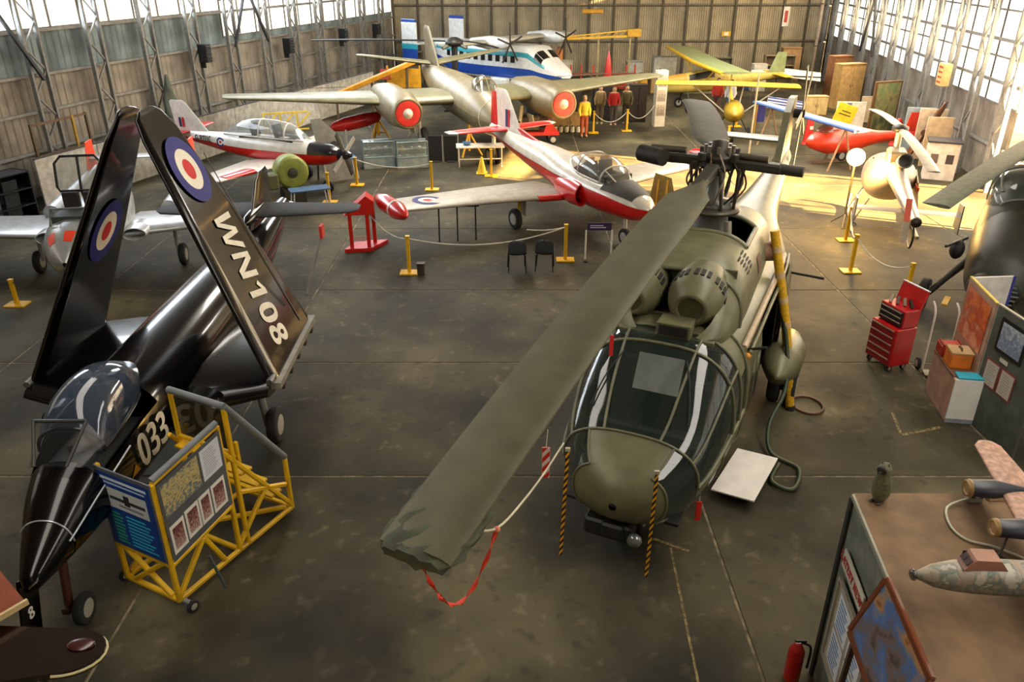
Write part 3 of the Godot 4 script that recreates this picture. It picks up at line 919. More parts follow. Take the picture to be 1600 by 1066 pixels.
func build_folded_jet():
	var h := thing("naval_jet", "glossy black naval jet with folded wings numbered WN108 and 033", "jet aircraft", Vector3(-5.12, 0, -6.05), Vector3(0.02, 0, 1))
	var blk := gloss("060505", 0.2, 0.4, 0.0)
	var dark := paint("060606", 0.6)
	var wht := paint("dcd8c6", 0.5, 0, 0.08)
	var st := [[-0.2, 1.02, 0.03, 0.03, 0.03, 2.0], [-0.26, 1.04, 0.1, 0.09, 0.1, 2.0], [-0.7, 1.2, 0.27, 0.26, 0.28, 2.1], [-1.2, 1.36, 0.42, 0.44, 0.44, 2.2], [-2.0, 1.48, 0.57, 0.58, 0.56, 2.2], [-3.2, 1.5, 0.64, 0.66, 0.6, 2.2], [-5.0, 1.5, 0.66, 0.66, 0.6, 2.1], [-7.5, 1.55, 0.58, 0.58, 0.52, 2.0], [-10.0, 1.7, 0.36, 0.36, 0.34, 2.0], [-11.8, 1.85, 0.16, 0.18, 0.18, 2.0]]
	part(h, "nose_section", B.new().patch(st, -0.2, -0.74, 0, 1, 0.0, -9, -9, 8, 30), blk)
	part(h, "gun_bay_section", B.new().patch(st, -0.76, -1.35, 0, 1, 0.0, -9, -9, 6, 30), blk)
	part(h, "cockpit_sides", B.new().patch(st, -1.35, -2.75, 0.42, 1.08, 0.0, -9, -9, 6, 26), blk)
	part(h, "rear_fuselage", B.new().patch(st, -2.75, -11.8, 0, 1, 0.0, -9, -9, 24, 34), blk)
	part(h, "cockpit_tub", B.new().box(Vector3(-2.0, 1.35, 0), Vector3(1.35, 0.6, 0.7)), dark)
	var seat := part(h, "ejection_seat", B.new().box(Vector3(-2.3, 1.95, 0), Vector3(0.2, 0.75, 0.42), Basis(Vector3(0, 0, 1), 0.25)).box(Vector3(-2.42, 2.3, 0), Vector3(0.16, 0.2, 0.28)), paint("26221d", 0.7))
	part(seat, "seat_cushion", B.new().box(Vector3(-2.05, 1.7, 0), Vector3(0.4, 0.1, 0.42)), paint("4a3a2a", 0.8))
	var cp := [[-1.55, 1.85, 0.36, 0.16, 0.1, 2.1], [-1.8, 1.9, 0.42, 0.48, 0.1, 2.1], [-2.2, 1.95, 0.43, 0.55, 0.1, 2.1], [-2.7, 1.98, 0.38, 0.46, 0.1, 2.1], [-3.2, 2.0, 0.2, 0.2, 0.1, 2.1]]
	var can := part(h, "canopy", B.new().patch(cp, -1.6, -3.2, -0.02, 0.52, 0.0, -9, -9, 12, 22), glass("47566a", 0.38))
	part(can, "canopy_frame", B.new().rib(cp, -1.6, -3.2, -0.02, -0.02, 0.025).rib(cp, -1.6, -3.2, 0.52, 0.52, 0.025).rib(cp, -1.62, -1.62, -0.02, 0.52, 0.022, 0.0, 20), blk)
	var wsf := B.new()
	for z in [-0.3, 0.3]: wsf.tube([Vector3(-1.15, 1.93, z * 0.6), Vector3(-1.55, 2.28, z)], 0.02, 6)
	wsf.tube([Vector3(-1.55, 2.28, -0.3), Vector3(-1.55, 2.28, 0.3)], 0.02, 6)
	var wsc := part(h, "windscreen_frame", wsf, paint("3a3c3a", 0.4, 0.3))
	part(wsc, "windscreen_pane", B.new().quad(Vector3(-1.15, 1.93, -0.18), Vector3(-1.15, 1.93, 0.18), Vector3(-1.55, 2.27, 0.3), Vector3(-1.55, 2.27, -0.3)), glass("2a3034", 0.3))
	for z in [-1.0, 1.0]: part(wsc, "side_pane", B.new().quad(Vector3(-1.15, 1.93, z * 0.18), Vector3(-1.55, 2.27, z * 0.3), Vector3(-1.62, 1.9, z * 0.42), Vector3(-1.3, 1.8, z * 0.36)), glass("1a2024", 0.5))
	# gun trough edges and panel strips that shine on the nose
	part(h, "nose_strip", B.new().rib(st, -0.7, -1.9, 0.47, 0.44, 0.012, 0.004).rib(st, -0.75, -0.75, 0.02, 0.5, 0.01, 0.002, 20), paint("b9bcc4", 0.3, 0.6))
	lettering(h, "number_033", "033", 0.42, wht, B.fp(st, -2.3, 0.485, 0.03) + Vector3(0, -0.02, 0), Vector3(-1, 0, -0.06), Vector3(0, 1, 0.05), false, 0.8)
	var wt := part(h, "warning_triangle", B.new().tri(B.fp(st, -1.75, 0.535, 0.01), B.fp(st, -1.95, 0.535, 0.01), B.fp(st, -1.85, 0.50, 0.012)), paint("c58a1e", 0.5))
	wt.set_meta("label", "yellow warning triangle")
	# inner wings with the air intakes
	for s in [-1, 1]:
		part(h, "inner_wing", B.new().wing([[Vector3(-3.0, 1.42, s * 0.5), 3.5, 0.5], [Vector3(-3.35, 1.42, s * 1.2), 3.0, 0.4], [Vector3(-3.55, 1.44, s * 1.72), 2.6, 0.3]]), blk)
		part(h, "air_intake", B.new().lathe([[-1.2, 0.0], [-1.2, 0.2], [0.0, 0.22], [0.05, 0.25], [0.0, 0.28], [-0.5, 0.3]], 20), blk, Vector3(-2.95, 1.42, s * 0.82), Basis.from_scale(Vector3(1, 0.8, 1.2)))
		# hinge and folded outer wing
		part(h, "fold_hinge", B.new().tube([Vector3(-3.7, 1.56, s * 1.72), Vector3(-5.9, 1.56, s * 1.72)], 0.05, 8), paint("6a6a66", 0.4, 0.6))
		var r0 := Vector3(-3.75, 1.45, s * 1.74)
		var r1 := Vector3(-4.62, 5.05, s * 0.14)
		var pan := part(h, "folded_wing_panel", B.new().wing([[r0, 2.45, 0.16], [r0.lerp(r1, 0.55), 1.75, 0.13], [r0.lerp(r1, 0.93), 1.2, 0.1], [r1 + Vector3(-0.08, 0, 0), 0.9, 0.07], [r1 + Vector3(-0.2, 0.09, 0), 0.55, 0.04], [r1 + Vector3(-0.33, 0.12, 0), 0.25, 0.02]], Vector3(-1, 0, 0), true), blk)
		var sp := (r1 - r0).normalized()
		var nrm := Vector3(-1, 0, 0).cross(sp).normalized()
		if nrm.x * 0 + nrm.z * (-1.0) < 0: nrm = -nrm    # the face seen from the walkway looks to port
		var out := nrm * 0.085
		var chord := Vector3(-1, 0, 0)
		var at := r0.lerp(r1, 0.78 if s < 0 else 0.55) + chord * (0.72 if s < 0 else 0.85) + out
		roundel(pan, at, nrm, sp, 0.5)
		if s < 0:
			lettering(pan, "serial_number", "WN108", 0.56, wht, r0.lerp(r1, 0.33) + chord * 0.9 + out, -sp + Vector3(0.05, 0, 0), Vector3(-1, 0, 0), false, 0.83)
			part(pan, "aileron_gap", B.new().bar(r0.lerp(r1, 0.05) + chord * 1.85 + out, r0.lerp(r1, 0.8) + chord * 1.45 + out, 0.012, 0.012), paint("3b3632", 0.5))
			part(pan, "hinge_rib", B.new().bar(r0 + Vector3(0, 0.02, 0) + out * 0.3, r0 + chord * 2.4 + Vector3(0, 0.02, 0) + out * 0.3, 0.2, 0.1), paint("8d8a80", 0.5, 0.3))
			for k in 5: part(pan, "hinge_lug", B.new().box(r0 + chord * (0.3 + k * 0.48) + Vector3(0, -0.08, 0), Vector3(0.12, 0.16, 0.2)), paint("4b3a30", 0.5, 0.3))
			part(pan, "wing_jury_strut", B.new().tube([r0 + chord * 2.2 + Vector3(0, 0.5, 0) + out, r0 + chord * 2.9 + Vector3(0, 1.3, -0.25)], 0.025, 8), paint("57504a", 0.5))
			part(pan, "strut_flag", B.new().box(r0 + chord * 2.95 + Vector3(0, 1.4, -0.27), Vector3(0.2, 0.22, 0.05)), paint("c6281e", 0.6))
	# tail
	part(h, "tail_fin", B.new().wing([[Vector3(-8.9, 1.95, 0), 1.9, 0.14], [Vector3(-9.9, 2.9, 0), 1.0, 0.08], [Vector3(-10.2, 3.02, 0), 0.55, 0.04]]), blk)
	for s in [-1, 1]:
		part(h, "tailplane", B.new().wing([[Vector3(-9.3, 2.3, s * 0.05), 1.15, 0.1], [Vector3(-9.6, 2.3, s * 1.95), 0.75, 0.06], [Vector3(-9.8, 2.3, s * 2.1), 0.4, 0.03]]), paint("0a0909", 0.75, 0, 0.0))
	part(h, "tail_bullet", B.new().lathe([[0.5, 0.02], [0.35, 0.1], [0, 0.13], [-0.7, 0.1], [-1.1, 0.02]], 16), blk, Vector3(-9.4, 2.3, 0))
	part(h, "arrester_hook", B.new().tube([Vector3(-9.0, 1.1, 0), Vector3(-11.2, 1.3, 0)], 0.04, 8), paint("6a5a4a", 0.5, 0.4))
	# undercarriage
	part(h, "nose_leg", B.new().tube([Vector3(-0.9, 1.0, 0), Vector3(-0.75, 0.3, 0)], 0.05, 10).bar(Vector3(-0.75, 0.3, 0), Vector3(-0.75, 0.22, 0), 0.2, 0.08), paint("5a3327", 0.4, 0.4))
	wheel(h, Vector3(-0.78, 0.2, -0.14), 0.2, 0.1)
	var nd := part(h, "nose_leg_door", B.new().box(Vector3(-0.3, 0.62, 0.12), Vector3(0.34, 0.85, 0.03), Basis(Vector3(0, 0, 1), 0.3)), blk)
	lettering(nd, "door_number", "8", 0.14, wht, Vector3(-0.29, 0.62, 0.1), Vector3(-1, 0, 0), Vector3.UP)
	for s in [-1, 1]:
		part(h, "main_leg", B.new().tube([Vector3(-4.6, 1.35, s * 1.2), Vector3(-4.6, 0.3, s * 1.3)], 0.06, 10), paint("8a8a86", 0.4, 0.4))
		wheel(h, Vector3(-4.6, 0.3, s * 1.42), 0.3, 0.16)

func build_red_trainer():
	var h := thing("jet_trainer", "red and white jet trainer numbered 101 with side-by-side cockpit", "jet aircraft", Vector3(3.55, 0, -19.5), Vector3(0.5, 0, 0.866))
	var k := 1.0
	var red := gloss("cf1512", 0.3, 0.7)
	var wh := gloss("dcd6c8", 0.3, 0.6)
	var gry := paint("a39c8c", 0.45, 0.1)
	var dark := paint("14120f", 0.6)
	var st := [[0.0, 1.2, 0.06, 0.05, 0.06, 2.0], [-0.12, 1.2, 0.26, 0.2, 0.24, 2.0], [-0.5, 1.22, 0.46, 0.36, 0.4, 2.1], [-1.2, 1.3, 0.62, 0.44, 0.52, 2.2], [-2.2, 1.36, 0.7, 0.46, 0.58, 2.3], [-3.4, 1.4, 0.66, 0.5, 0.56, 2.2], [-4.6, 1.48, 0.5, 0.52, 0.48, 2.1], [-6.2, 1.62, 0.34, 0.4, 0.36, 2.0], [-8.4, 1.9, 0.14, 0.2, 0.16, 2.0]]
	# the lower half red, the upper half white, the line rising towards the tail
	part(h, "lower_fuselage", B.new().patch(st, -0.0, -2.4, 0.46, 1.04, 0.0, 0.47, 1.03, 12, 22).patch(st, -2.4, -8.4, 0.47, 1.03, 0.0, 0.53, 0.97, 18, 22), red)
	part(h, "upper_fuselage", B.new().patch(st, 0.0, -1.35, 0.04, 0.46, 0.0, 0.035, 0.465, 8, 18).patch(st, -1.35, -2.9, 0.035, 0.13, 0.0, 0.03, 0.13, 6, 6).patch(st, -1.35, -2.9, 0.37, 0.465, 0.0, 0.37, 0.47, 6, 6).patch(st, -2.9, -8.4, 0.03, 0.47, 0.0, -0.03, 0.53, 16, 20), wh)
	part(h, "anti_glare_panel", B.new().patch(st, -0.35, -1.4, 0.10, 0.40, 0.01, 0.07, 0.43, 6, 14), paint("3a372e", 0.7))
	part(h, "cockpit_tub", B.new().box(Vector3(-2.1, 1.35, 0), Vector3(1.6, 0.3, 1.0)), dark)
	for s in [-0.25, 0.25]:
		var seat := part(h, "ejection_seat", B.new().box(Vector3(-2.3, 1.75, s), Vector3(0.16, 0.6, 0.36), Basis(Vector3(0, 0, 1), 0.2)), paint("3b342a", 0.8))
		part(seat, "head_pad", B.new().box(Vector3(-2.38, 2.08, s), Vector3(0.12, 0.14, 0.24)), paint("b0702a", 0.7))
	part(h, "instrument_coaming", B.new().box(Vector3(-1.5, 1.75, 0), Vector3(0.25, 0.16, 0.9)), dark)
	var cp := [[-1.15, 1.6, 0.3, 0.1, 0.05, 2.1], [-1.5, 1.64, 0.5, 0.38, 0.05, 2.3], [-2.0, 1.7, 0.56, 0.52, 0.05, 2.3], [-2.6, 1.74, 0.54, 0.5, 0.05, 2.2], [-3.2, 1.8, 0.36, 0.3, 0.05, 2.1], [-3.5, 1.84, 0.2, 0.1, 0.05, 2.0]]
	var cn := part(h, "canopy", B.new().patch(cp, -1.15, -3.4, 0.0, 0.5, 0.0, -9, -9, 14, 22), glass("8a8f88", 0.3))
	part(cn, "canopy_frame", B.new().rib(cp, -1.55, -1.55, 0.0, 0.5, 0.025, 0.0, 20).rib(cp, -2.55, -2.55, 0.0, 0.5, 0.02, 0.0, 20).rib(cp, -1.15, -1.55, 0.13, 0.14, 0.02).rib(cp, -1.15, -1.55, 0.37, 0.36, 0.02).rib(cp, -1.15, -3.4, 0.0, 0.0, 0.025).rib(cp, -1.15, -3.4, 0.5, 0.5, 0.025), paint("cfcabc", 0.4))
	for s in [-1, 1]:
		part(h, "air_intake", B.new().lathe([[-1.0, 0.0], [-1.0, 0.2], [0.0, 0.27], [0.04, 0.3], [0.0, 0.33], [-0.5, 0.37], [-1.2, 0.28], [-1.6, 0.05]], 22), red, Vector3(-2.15, 1.2, s * 0.64), Basis(Vector3.UP, s * -0.08) * Basis.from_scale(Vector3(1, 1, 0.72)))
	for s in [-1, 1]:
		var w := part(h, "wing", B.new().wing([[Vector3(-2.85, 0.95, s * 0.5), 2.1, 0.26], [Vector3(-3.1, 1.05, s * 2.6), 1.7, 0.2], [Vector3(-3.3, 1.15, s * 5.4), 1.25, 0.13], [Vector3(-3.4, 1.16, s * 5.5), 1.1, 0.05]]), gry)
		part(w, "leading_edge_band", B.new().wing([[Vector3(-2.83, 0.955, s * 0.55), 0.5, 0.2], [Vector3(-2.93, 0.99, s * 1.5), 0.45, 0.18]]), red)
		roundel(w, Vector3(-3.85, 1.19, s * 4.5), Vector3(0, 1, s * -0.05), Vector3(1, 0, 0), 0.42)
		var tk := part(h, "tip_tank", B.new().lathe([[0.9, 0.02], [0.75, 0.13], [0.35, 0.23], [-0.5, 0.24], [-1.0, 0.15], [-1.25, 0.03]], 18), red, Vector3(-3.6, 1.2, s * 5.6))
		part(tk, "white_stripe", B.new().lathe([[0.22, 0.243], [0.14, 0.245]], 18), wh)
	part(h, "tail_fin", B.new().wing([[Vector3(-6.4, 2.0, 0), 1.7, 0.14], [Vector3(-7.35, 3.2, 0), 0.85, 0.08], [Vector3(-7.5, 3.28, 0), 0.6, 0.04]]), wh)
	part(h, "dorsal_fillet", B.new().wing([[Vector3(-5.2, 1.98, 0), 1.6, 0.12], [Vector3(-6.4, 2.2, 0), 0.6, 0.1]]), red)
	for q in [["2a2f6a", -7.35], ["c22020", -7.2]]:
		for s in [-1, 1]: part(h, "fin_flash", B.new().box(Vector3(q[1], 2.42, s * 0.062), Vector3(0.13, 0.55, 0.01)), paint(q[0], 0.5))
	part(h, "rudder", B.new().wing([[Vector3(-8.02, 2.0, 0), 0.5, 0.08], [Vector3(-8.1, 3.15, 0), 0.35, 0.05]]), red)
	lettering(h, "fin_letter", "O", 0.2, dark, Vector3(-7.3, 2.85, -0.06), Vector3(-1, 0, 0), Vector3.UP)
	for s in [-1, 1]:
		part(h, "tailplane", B.new().wing([[Vector3(-7.2, 2.05, s * 0.1), 0.95, 0.1], [Vector3(-7.45, 2.05, s * 1.75), 0.65, 0.07]]), red)
		part(h, "tailplane_tip", B.new().wing([[Vector3(-7.45, 2.05, s * 1.75), 0.65, 0.07], [Vector3(-7.6, 2.05, s * 2.0), 0.4, 0.04]]), wh)
	roundel(h, B.fp(st, -4.7, 0.47, 0.015), Vector3(0, 0.15, -1), Vector3.UP, 0.2)
	lettering(h, "number_101", "101", 0.26, wh, B.fp(st, -1.05, 0.515, 0.02), Vector3(-1, 0, -0.12), Vector3(0, 1, 0.02), false, 0.8)
	part(h, "rescue_stripe", B.new().patch(st, -1.15, -1.45, 0.485, 0.493, 0.012), paint("e8b13a", 0.5))
	part(h, "nose_lamp", B.new().ell(Vector3(-0.2, 1.15, -0.28), Vector3(0.08, 0.07, 0.05)), paint("2c2620", 0.3))
	part(h, "nose_leg", B.new().tube([Vector3(-1.0, 0.9, 0), Vector3(-0.95, 0.28, 0)], 0.05, 10), paint("c9c4b4", 0.4))
	wheel(h, Vector3(-0.95, 0.24, 0), 0.24, 0.14)
	for s in [-1, 1]:
		part(h, "main_leg", B.new().tube([Vector3(-3.7, 1.0, s * 1.7), Vector3(-3.7, 0.3, s * 1.75)], 0.05, 10), paint("e0b21c", 0.5))
		wheel(h, Vector3(-3.7, 0.3, s * 1.85), 0.3, 0.16)
		part(h, "leg_door", B.new().box(Vector3(-3.7, 0.7, s * 1.62), Vector3(0.4, 0.6, 0.03)), gry)
	h.scale = Vector3.ONE * k

# ---------------------------------------------------------------- aircraft in the middle of the hangar and behind
func build_other_aircraft():
	build_bomber()
	build_prop_trainer()
	build_boom_jet()
	build_commuter()
	build_light_planes()

func build_bomber():
	var h := thing("twin_jet_bomber", "big hemp coloured twin jet bomber with red engine intake covers", "jet aircraft", Vector3(-0.25, 0, -28.6), Vector3(0.34, 0, 0.94))
	var hemp := paint("82775a", 0.38, 0.08, 0.2, 0.3)
	var top := paint("7c7858", 0.4, 0.08, 0.2, 0.3)
	var red := paint("c8231b", 0.5)
	var st := [[0.0, 1.7, 0.06, 0.06, 0.06, 2.0], [-0.3, 1.72, 0.42, 0.4, 0.4, 2.0], [-1.2, 1.8, 0.74, 0.72, 0.7, 2.0], [-3.0, 1.9, 0.86, 0.86, 0.8, 2.0], [-6.5, 1.95, 0.84, 0.84, 0.78, 2.0], [-9.0, 2.1, 0.6, 0.62, 0.56, 2.0], [-11.4, 2.4, 0.22, 0.26, 0.22, 2.0]]
	part(h, "fuselage", B.new().patch(st, 0, -11.4, 0, 1, 0.0, -9, -9, 34, 36), hemp)
	var cp := [[-1.75, 2.55, 0.25, 0.05, 0.05, 2.0], [-2.05, 2.6, 0.42, 0.36, 0.05, 2.0], [-2.5, 2.65, 0.45, 0.45, 0.05, 2.0], [-3.1, 2.68, 0.3, 0.26, 0.05, 2.0], [-3.4, 2.7, 0.1, 0.06, 0.05, 2.0]]
	var c := part(h, "canopy", B.new().patch(cp, -1.75, -3.4, 0, 0.5, 0.0, -9, -9, 10, 20), glass("5b6055", 0.45))
	part(c, "canopy_frame", B.new().rib(cp, -2.15, -2.15, 0, 0.5, 0.03, 0.0, 18).rib(cp, -1.75, -3.4, 0.25, 0.25, 0.02), hemp)
	part(h, "crew_seat", B.new().box(Vector3(-2.6, 2.6, 0), Vector3(0.2, 0.6, 0.4)), paint("2a2620", 0.8))
	part(h, "nose_seam", B.new().rib(st, -0.95, -0.95, 0, 1, 0.015, 0.0, 36), paint("d9d0b8", 0.5))
	for s in [-1, 1]:
		var w := part(h, "wing", B.new().wing([[Vector3(-3.6, 2.0, s * 0.5), 4.0, 0.5], [Vector3(-3.6, 2.05, s * 3.2), 3.7, 0.4], [Vector3(-4.3, 2.2, s * 6.2), 2.4, 0.24], [Vector3(-5.0, 2.35, s * 9.2), 1.3, 0.14], [Vector3(-5.2, 2.36, s * 9.4), 0.9, 0.05]]), top)
		part(w, "aileron_gap", B.new().bar(Vector3(-6.4, 2.37, s * 4.6), Vector3(-6.4, 2.42, s * 8.6), 0.02, 0.02), paint("5a5644", 0.7))
		part(w, "panel_line", B.new().bar(Vector3(-4.35, 2.26, s * 6.4), Vector3(-6.6, 2.3, s * 6.4), 0.02, 0.012), paint("5a5644", 0.7))
		var e := part(h, "engine_nacelle", B.new().lathe([[0.0, 0.46], [0.06, 0.52], [-0.1, 0.58], [-1.2, 0.7], [-3.4, 0.66], [-5.2, 0.42], [-5.2, 0.36]], 28), hemp, Vector3(-1.9, 1.95, s * 3.1))
		part(e, "intake_cover", B.new().lathe([[0.02, 0.46], [0.05, 0.44], [0.05, 0.2], [0.02, 0.19]], 26), red)
		part(e, "intake_bullet", B.new().lathe([[0.16, 0.02], [0.12, 0.12], [0.02, 0.2]], 18), paint("cfc5b0", 0.5))
		part(h, "main_leg", B.new().tube([Vector3(-4.2, 1.6, s * 2.2), Vector3(-4.2, 0.5, s * 2.1)], 0.09, 10), paint("c9c4b2", 0.5))
		wheel(h, Vector3(-4.2, 0.5, s * 2.0), 0.5, 0.26)
		part(h, "gear_door", B.new().box(Vector3(-4.0, 1.05, s * 2.5), Vector3(0.9, 0.5, 0.04), Basis(Vector3.RIGHT, 0.2)), paint("b8b09a", 0.5))
		part(h, "tailplane", B.new().wing([[Vector3(-9.6, 2.75, s * 0.2), 1.7, 0.2], [Vector3(-10.1, 3.15, s * 3.2), 0.95, 0.1], [Vector3(-10.25, 3.16, s * 3.4), 0.6, 0.05]]), top)
	part(h, "tail_fin", B.new().wing([[Vector3(-8.8, 2.6, 0), 2.5, 0.2], [Vector3(-10.3, 4.15, 0), 1.2, 0.12], [Vector3(-10.5, 4.3, 0), 0.7, 0.06]]), hemp)
	part(h, "nose_leg", B.new().tube([Vector3(-1.3, 1.2, 0), Vector3(-1.3, 0.35, 0)], 0.08, 10), paint("c9c4b2", 0.5))
	for s in [-0.16, 0.16]: wheel(h, Vector3(-1.3, 0.34, s), 0.34, 0.16)

func build_prop_trainer():
	var h := thing("turboprop_trainer", "white turboprop trainer with red belly and open canopy by the hoarding", "propeller aircraft", Vector3(-5.55, 0, -25.5), Vector3(0.95, 0, 0.31))
	var wh := gloss("e2ded2", 0.3, 0.6)
	var red := gloss("d01a14", 0.3, 0.6)
	var blk := gloss("17151a", 0.3, 0.5)
	var st := [[-0.1, 1.5, 0.2, 0.2, 0.2, 2.0], [-0.4, 1.5, 0.36, 0.32, 0.38, 2.1], [-1.4, 1.5, 0.44, 0.4, 0.5, 2.2], [-2.6, 1.55, 0.46, 0.46, 0.52, 2.2], [-4.2, 1.6, 0.42, 0.44, 0.46, 2.1], [-5.6, 1.7, 0.26, 0.3, 0.3, 2.0], [-7.2, 1.85, 0.1, 0.14, 0.12, 2.0]]
	part(h, "upper_fuselage", B.new().patch(st, -1.2, -7.2, 0.0, 0.5, 0.0, -0.02, 0.52, 18, 20), wh)
	part(h, "lower_fuselage", B.new().patch(st, -0.1, -7.2, 0.5, 1.0, 0.0, 0.52, 0.98, 20, 20), red)
	part(h, "cowling_top", B.new().patch(st, -0.1, -1.2, 0.0, 0.5, 0.0, -9, -9, 8, 20), blk)
	var spn := part(h, "spinner", B.new().lathe([[0.45, 0.0], [0.4, 0.08], [0.2, 0.17], [-0.1, 0.21]], 18), blk, Vector3(0.02, 1.5, 0))
	for k in 4:
		var a := TAU * k / 4 + 0.5
		part(spn, "propeller_blade", B.new().bar(Vector3(0.1, cos(a) * 0.15, sin(a) * 0.15), Vector3(0.1, cos(a) * 0.95, sin(a) * 0.95), 0.17, 0.035, Vector3(1, 0, 0)), paint("9b978f", 0.4, 0.2) if k % 2 else paint("26231f", 0.4))
	part(h, "cockpit_tub", B.new().box(Vector3(-3.0, 1.75, 0), Vector3(2.3, 0.45, 0.6)), paint("1b1a18", 0.7))
	for x in [-2.6, -3.6]: part(h, "ejection_seat", B.new().box(Vector3(x, 2.15, 0), Vector3(0.18, 0.6, 0.38), Basis(Vector3(0, 0, 1), 0.2)), paint("35322c", 0.8))
	var cp := [[-1.4, 1.93, 0.26, 0.05, 0.05, 2.0], [-1.9, 1.98, 0.4, 0.45, 0.05, 2.1], [-2.9, 2.0, 0.42, 0.62, 0.05, 2.1], [-4.0, 2.02, 0.38, 0.52, 0.05, 2.1], [-4.9, 2.0, 0.2, 0.1, 0.05, 2.0]]
	var c := part(h, "canopy", B.new().patch(cp, -1.4, -4.9, 0, 0.5, 0.0, -9, -9, 12, 20), glass("9aa4a4", 0.42))
	part(c, "canopy_frame", B.new().rib(cp, -2.1, -2.1, 0, 0.5, 0.03, 0, 18).rib(cp, -3.2, -3.2, 0, 0.5, 0.025, 0, 18).rib(cp, -1.4, -4.9, 0, 0, 0.03).rib(cp, -1.4, -4.9, 0.5, 0.5, 0.03), paint("d8d6cc", 0.4))
	for s in [-1, 1]:
		var w := part(h, "wing", B.new().wing([[Vector3(-2.0, 1.1, s * 0.35), 1.9, 0.24], [Vector3(-2.4, 1.25, s * 3.9), 1.1, 0.13], [Vector3(-2.55, 1.26, s * 4.05), 0.8, 0.05]]), wh)
		part(w, "red_wing_band", B.new().wing([[Vector3(-2.18, 1.2, s * 2.2), 0.8, 0.2], [Vector3(-2.38, 1.25, s * 3.6), 0.6, 0.15]]), red)
		part(h, "tailplane", B.new().wing([[Vector3(-6.5, 1.95, s * 0.06), 0.85, 0.1], [Vector3(-6.75, 1.98, s * 1.7), 0.55, 0.06]]), red)
		part(h, "main_leg", B.new().tube([Vector3(-2.6, 1.1, s * 1.5), Vector3(-2.6, 0.3, s * 1.5)], 0.05, 8), paint("c9c6ba", 0.4))
		wheel(h, Vector3(-2.6, 0.27, s * 1.6), 0.27, 0.15)
	part(h, "tail_fin", B.new().wing([[Vector3(-5.6, 1.85, 0), 1.6, 0.12], [Vector3(-6.6, 3.05, 0), 0.75, 0.07], [Vector3(-6.75, 3.12, 0), 0.5, 0.03]]), wh)
	for q in [["22275e", -6.95], ["c22020", -6.8]]: part(h, "fin_flash", B.new().box(Vector3(q[1], 2.3, 0.058), Vector3(0.09, 0.36, 0.01)), paint(q[0], 0.5))
	roundel(h, B.fp(st, -5.0, 0.02, 0.012), Vector3(0, 0.1, 1), Vector3.UP, 0.17)
	lettering(h, "registration", "G-BTUC", 0.24, paint("2a2623", 0.6), B.fp(st, -5.85, 0.02, 0.015), Vector3(1, 0, 0.12), Vector3.UP, false, 0.7)
	h.scale = Vector3.ONE * 0.88
	part(h, "nose_leg", B.new().tube([Vector3(-0.8, 1.1, 0), Vector3(-0.7, 0.25, 0)], 0.05, 8), paint("c9c6ba", 0.4))
	wheel(h, Vector3(-0.7, 0.24, 0), 0.24, 0.13)

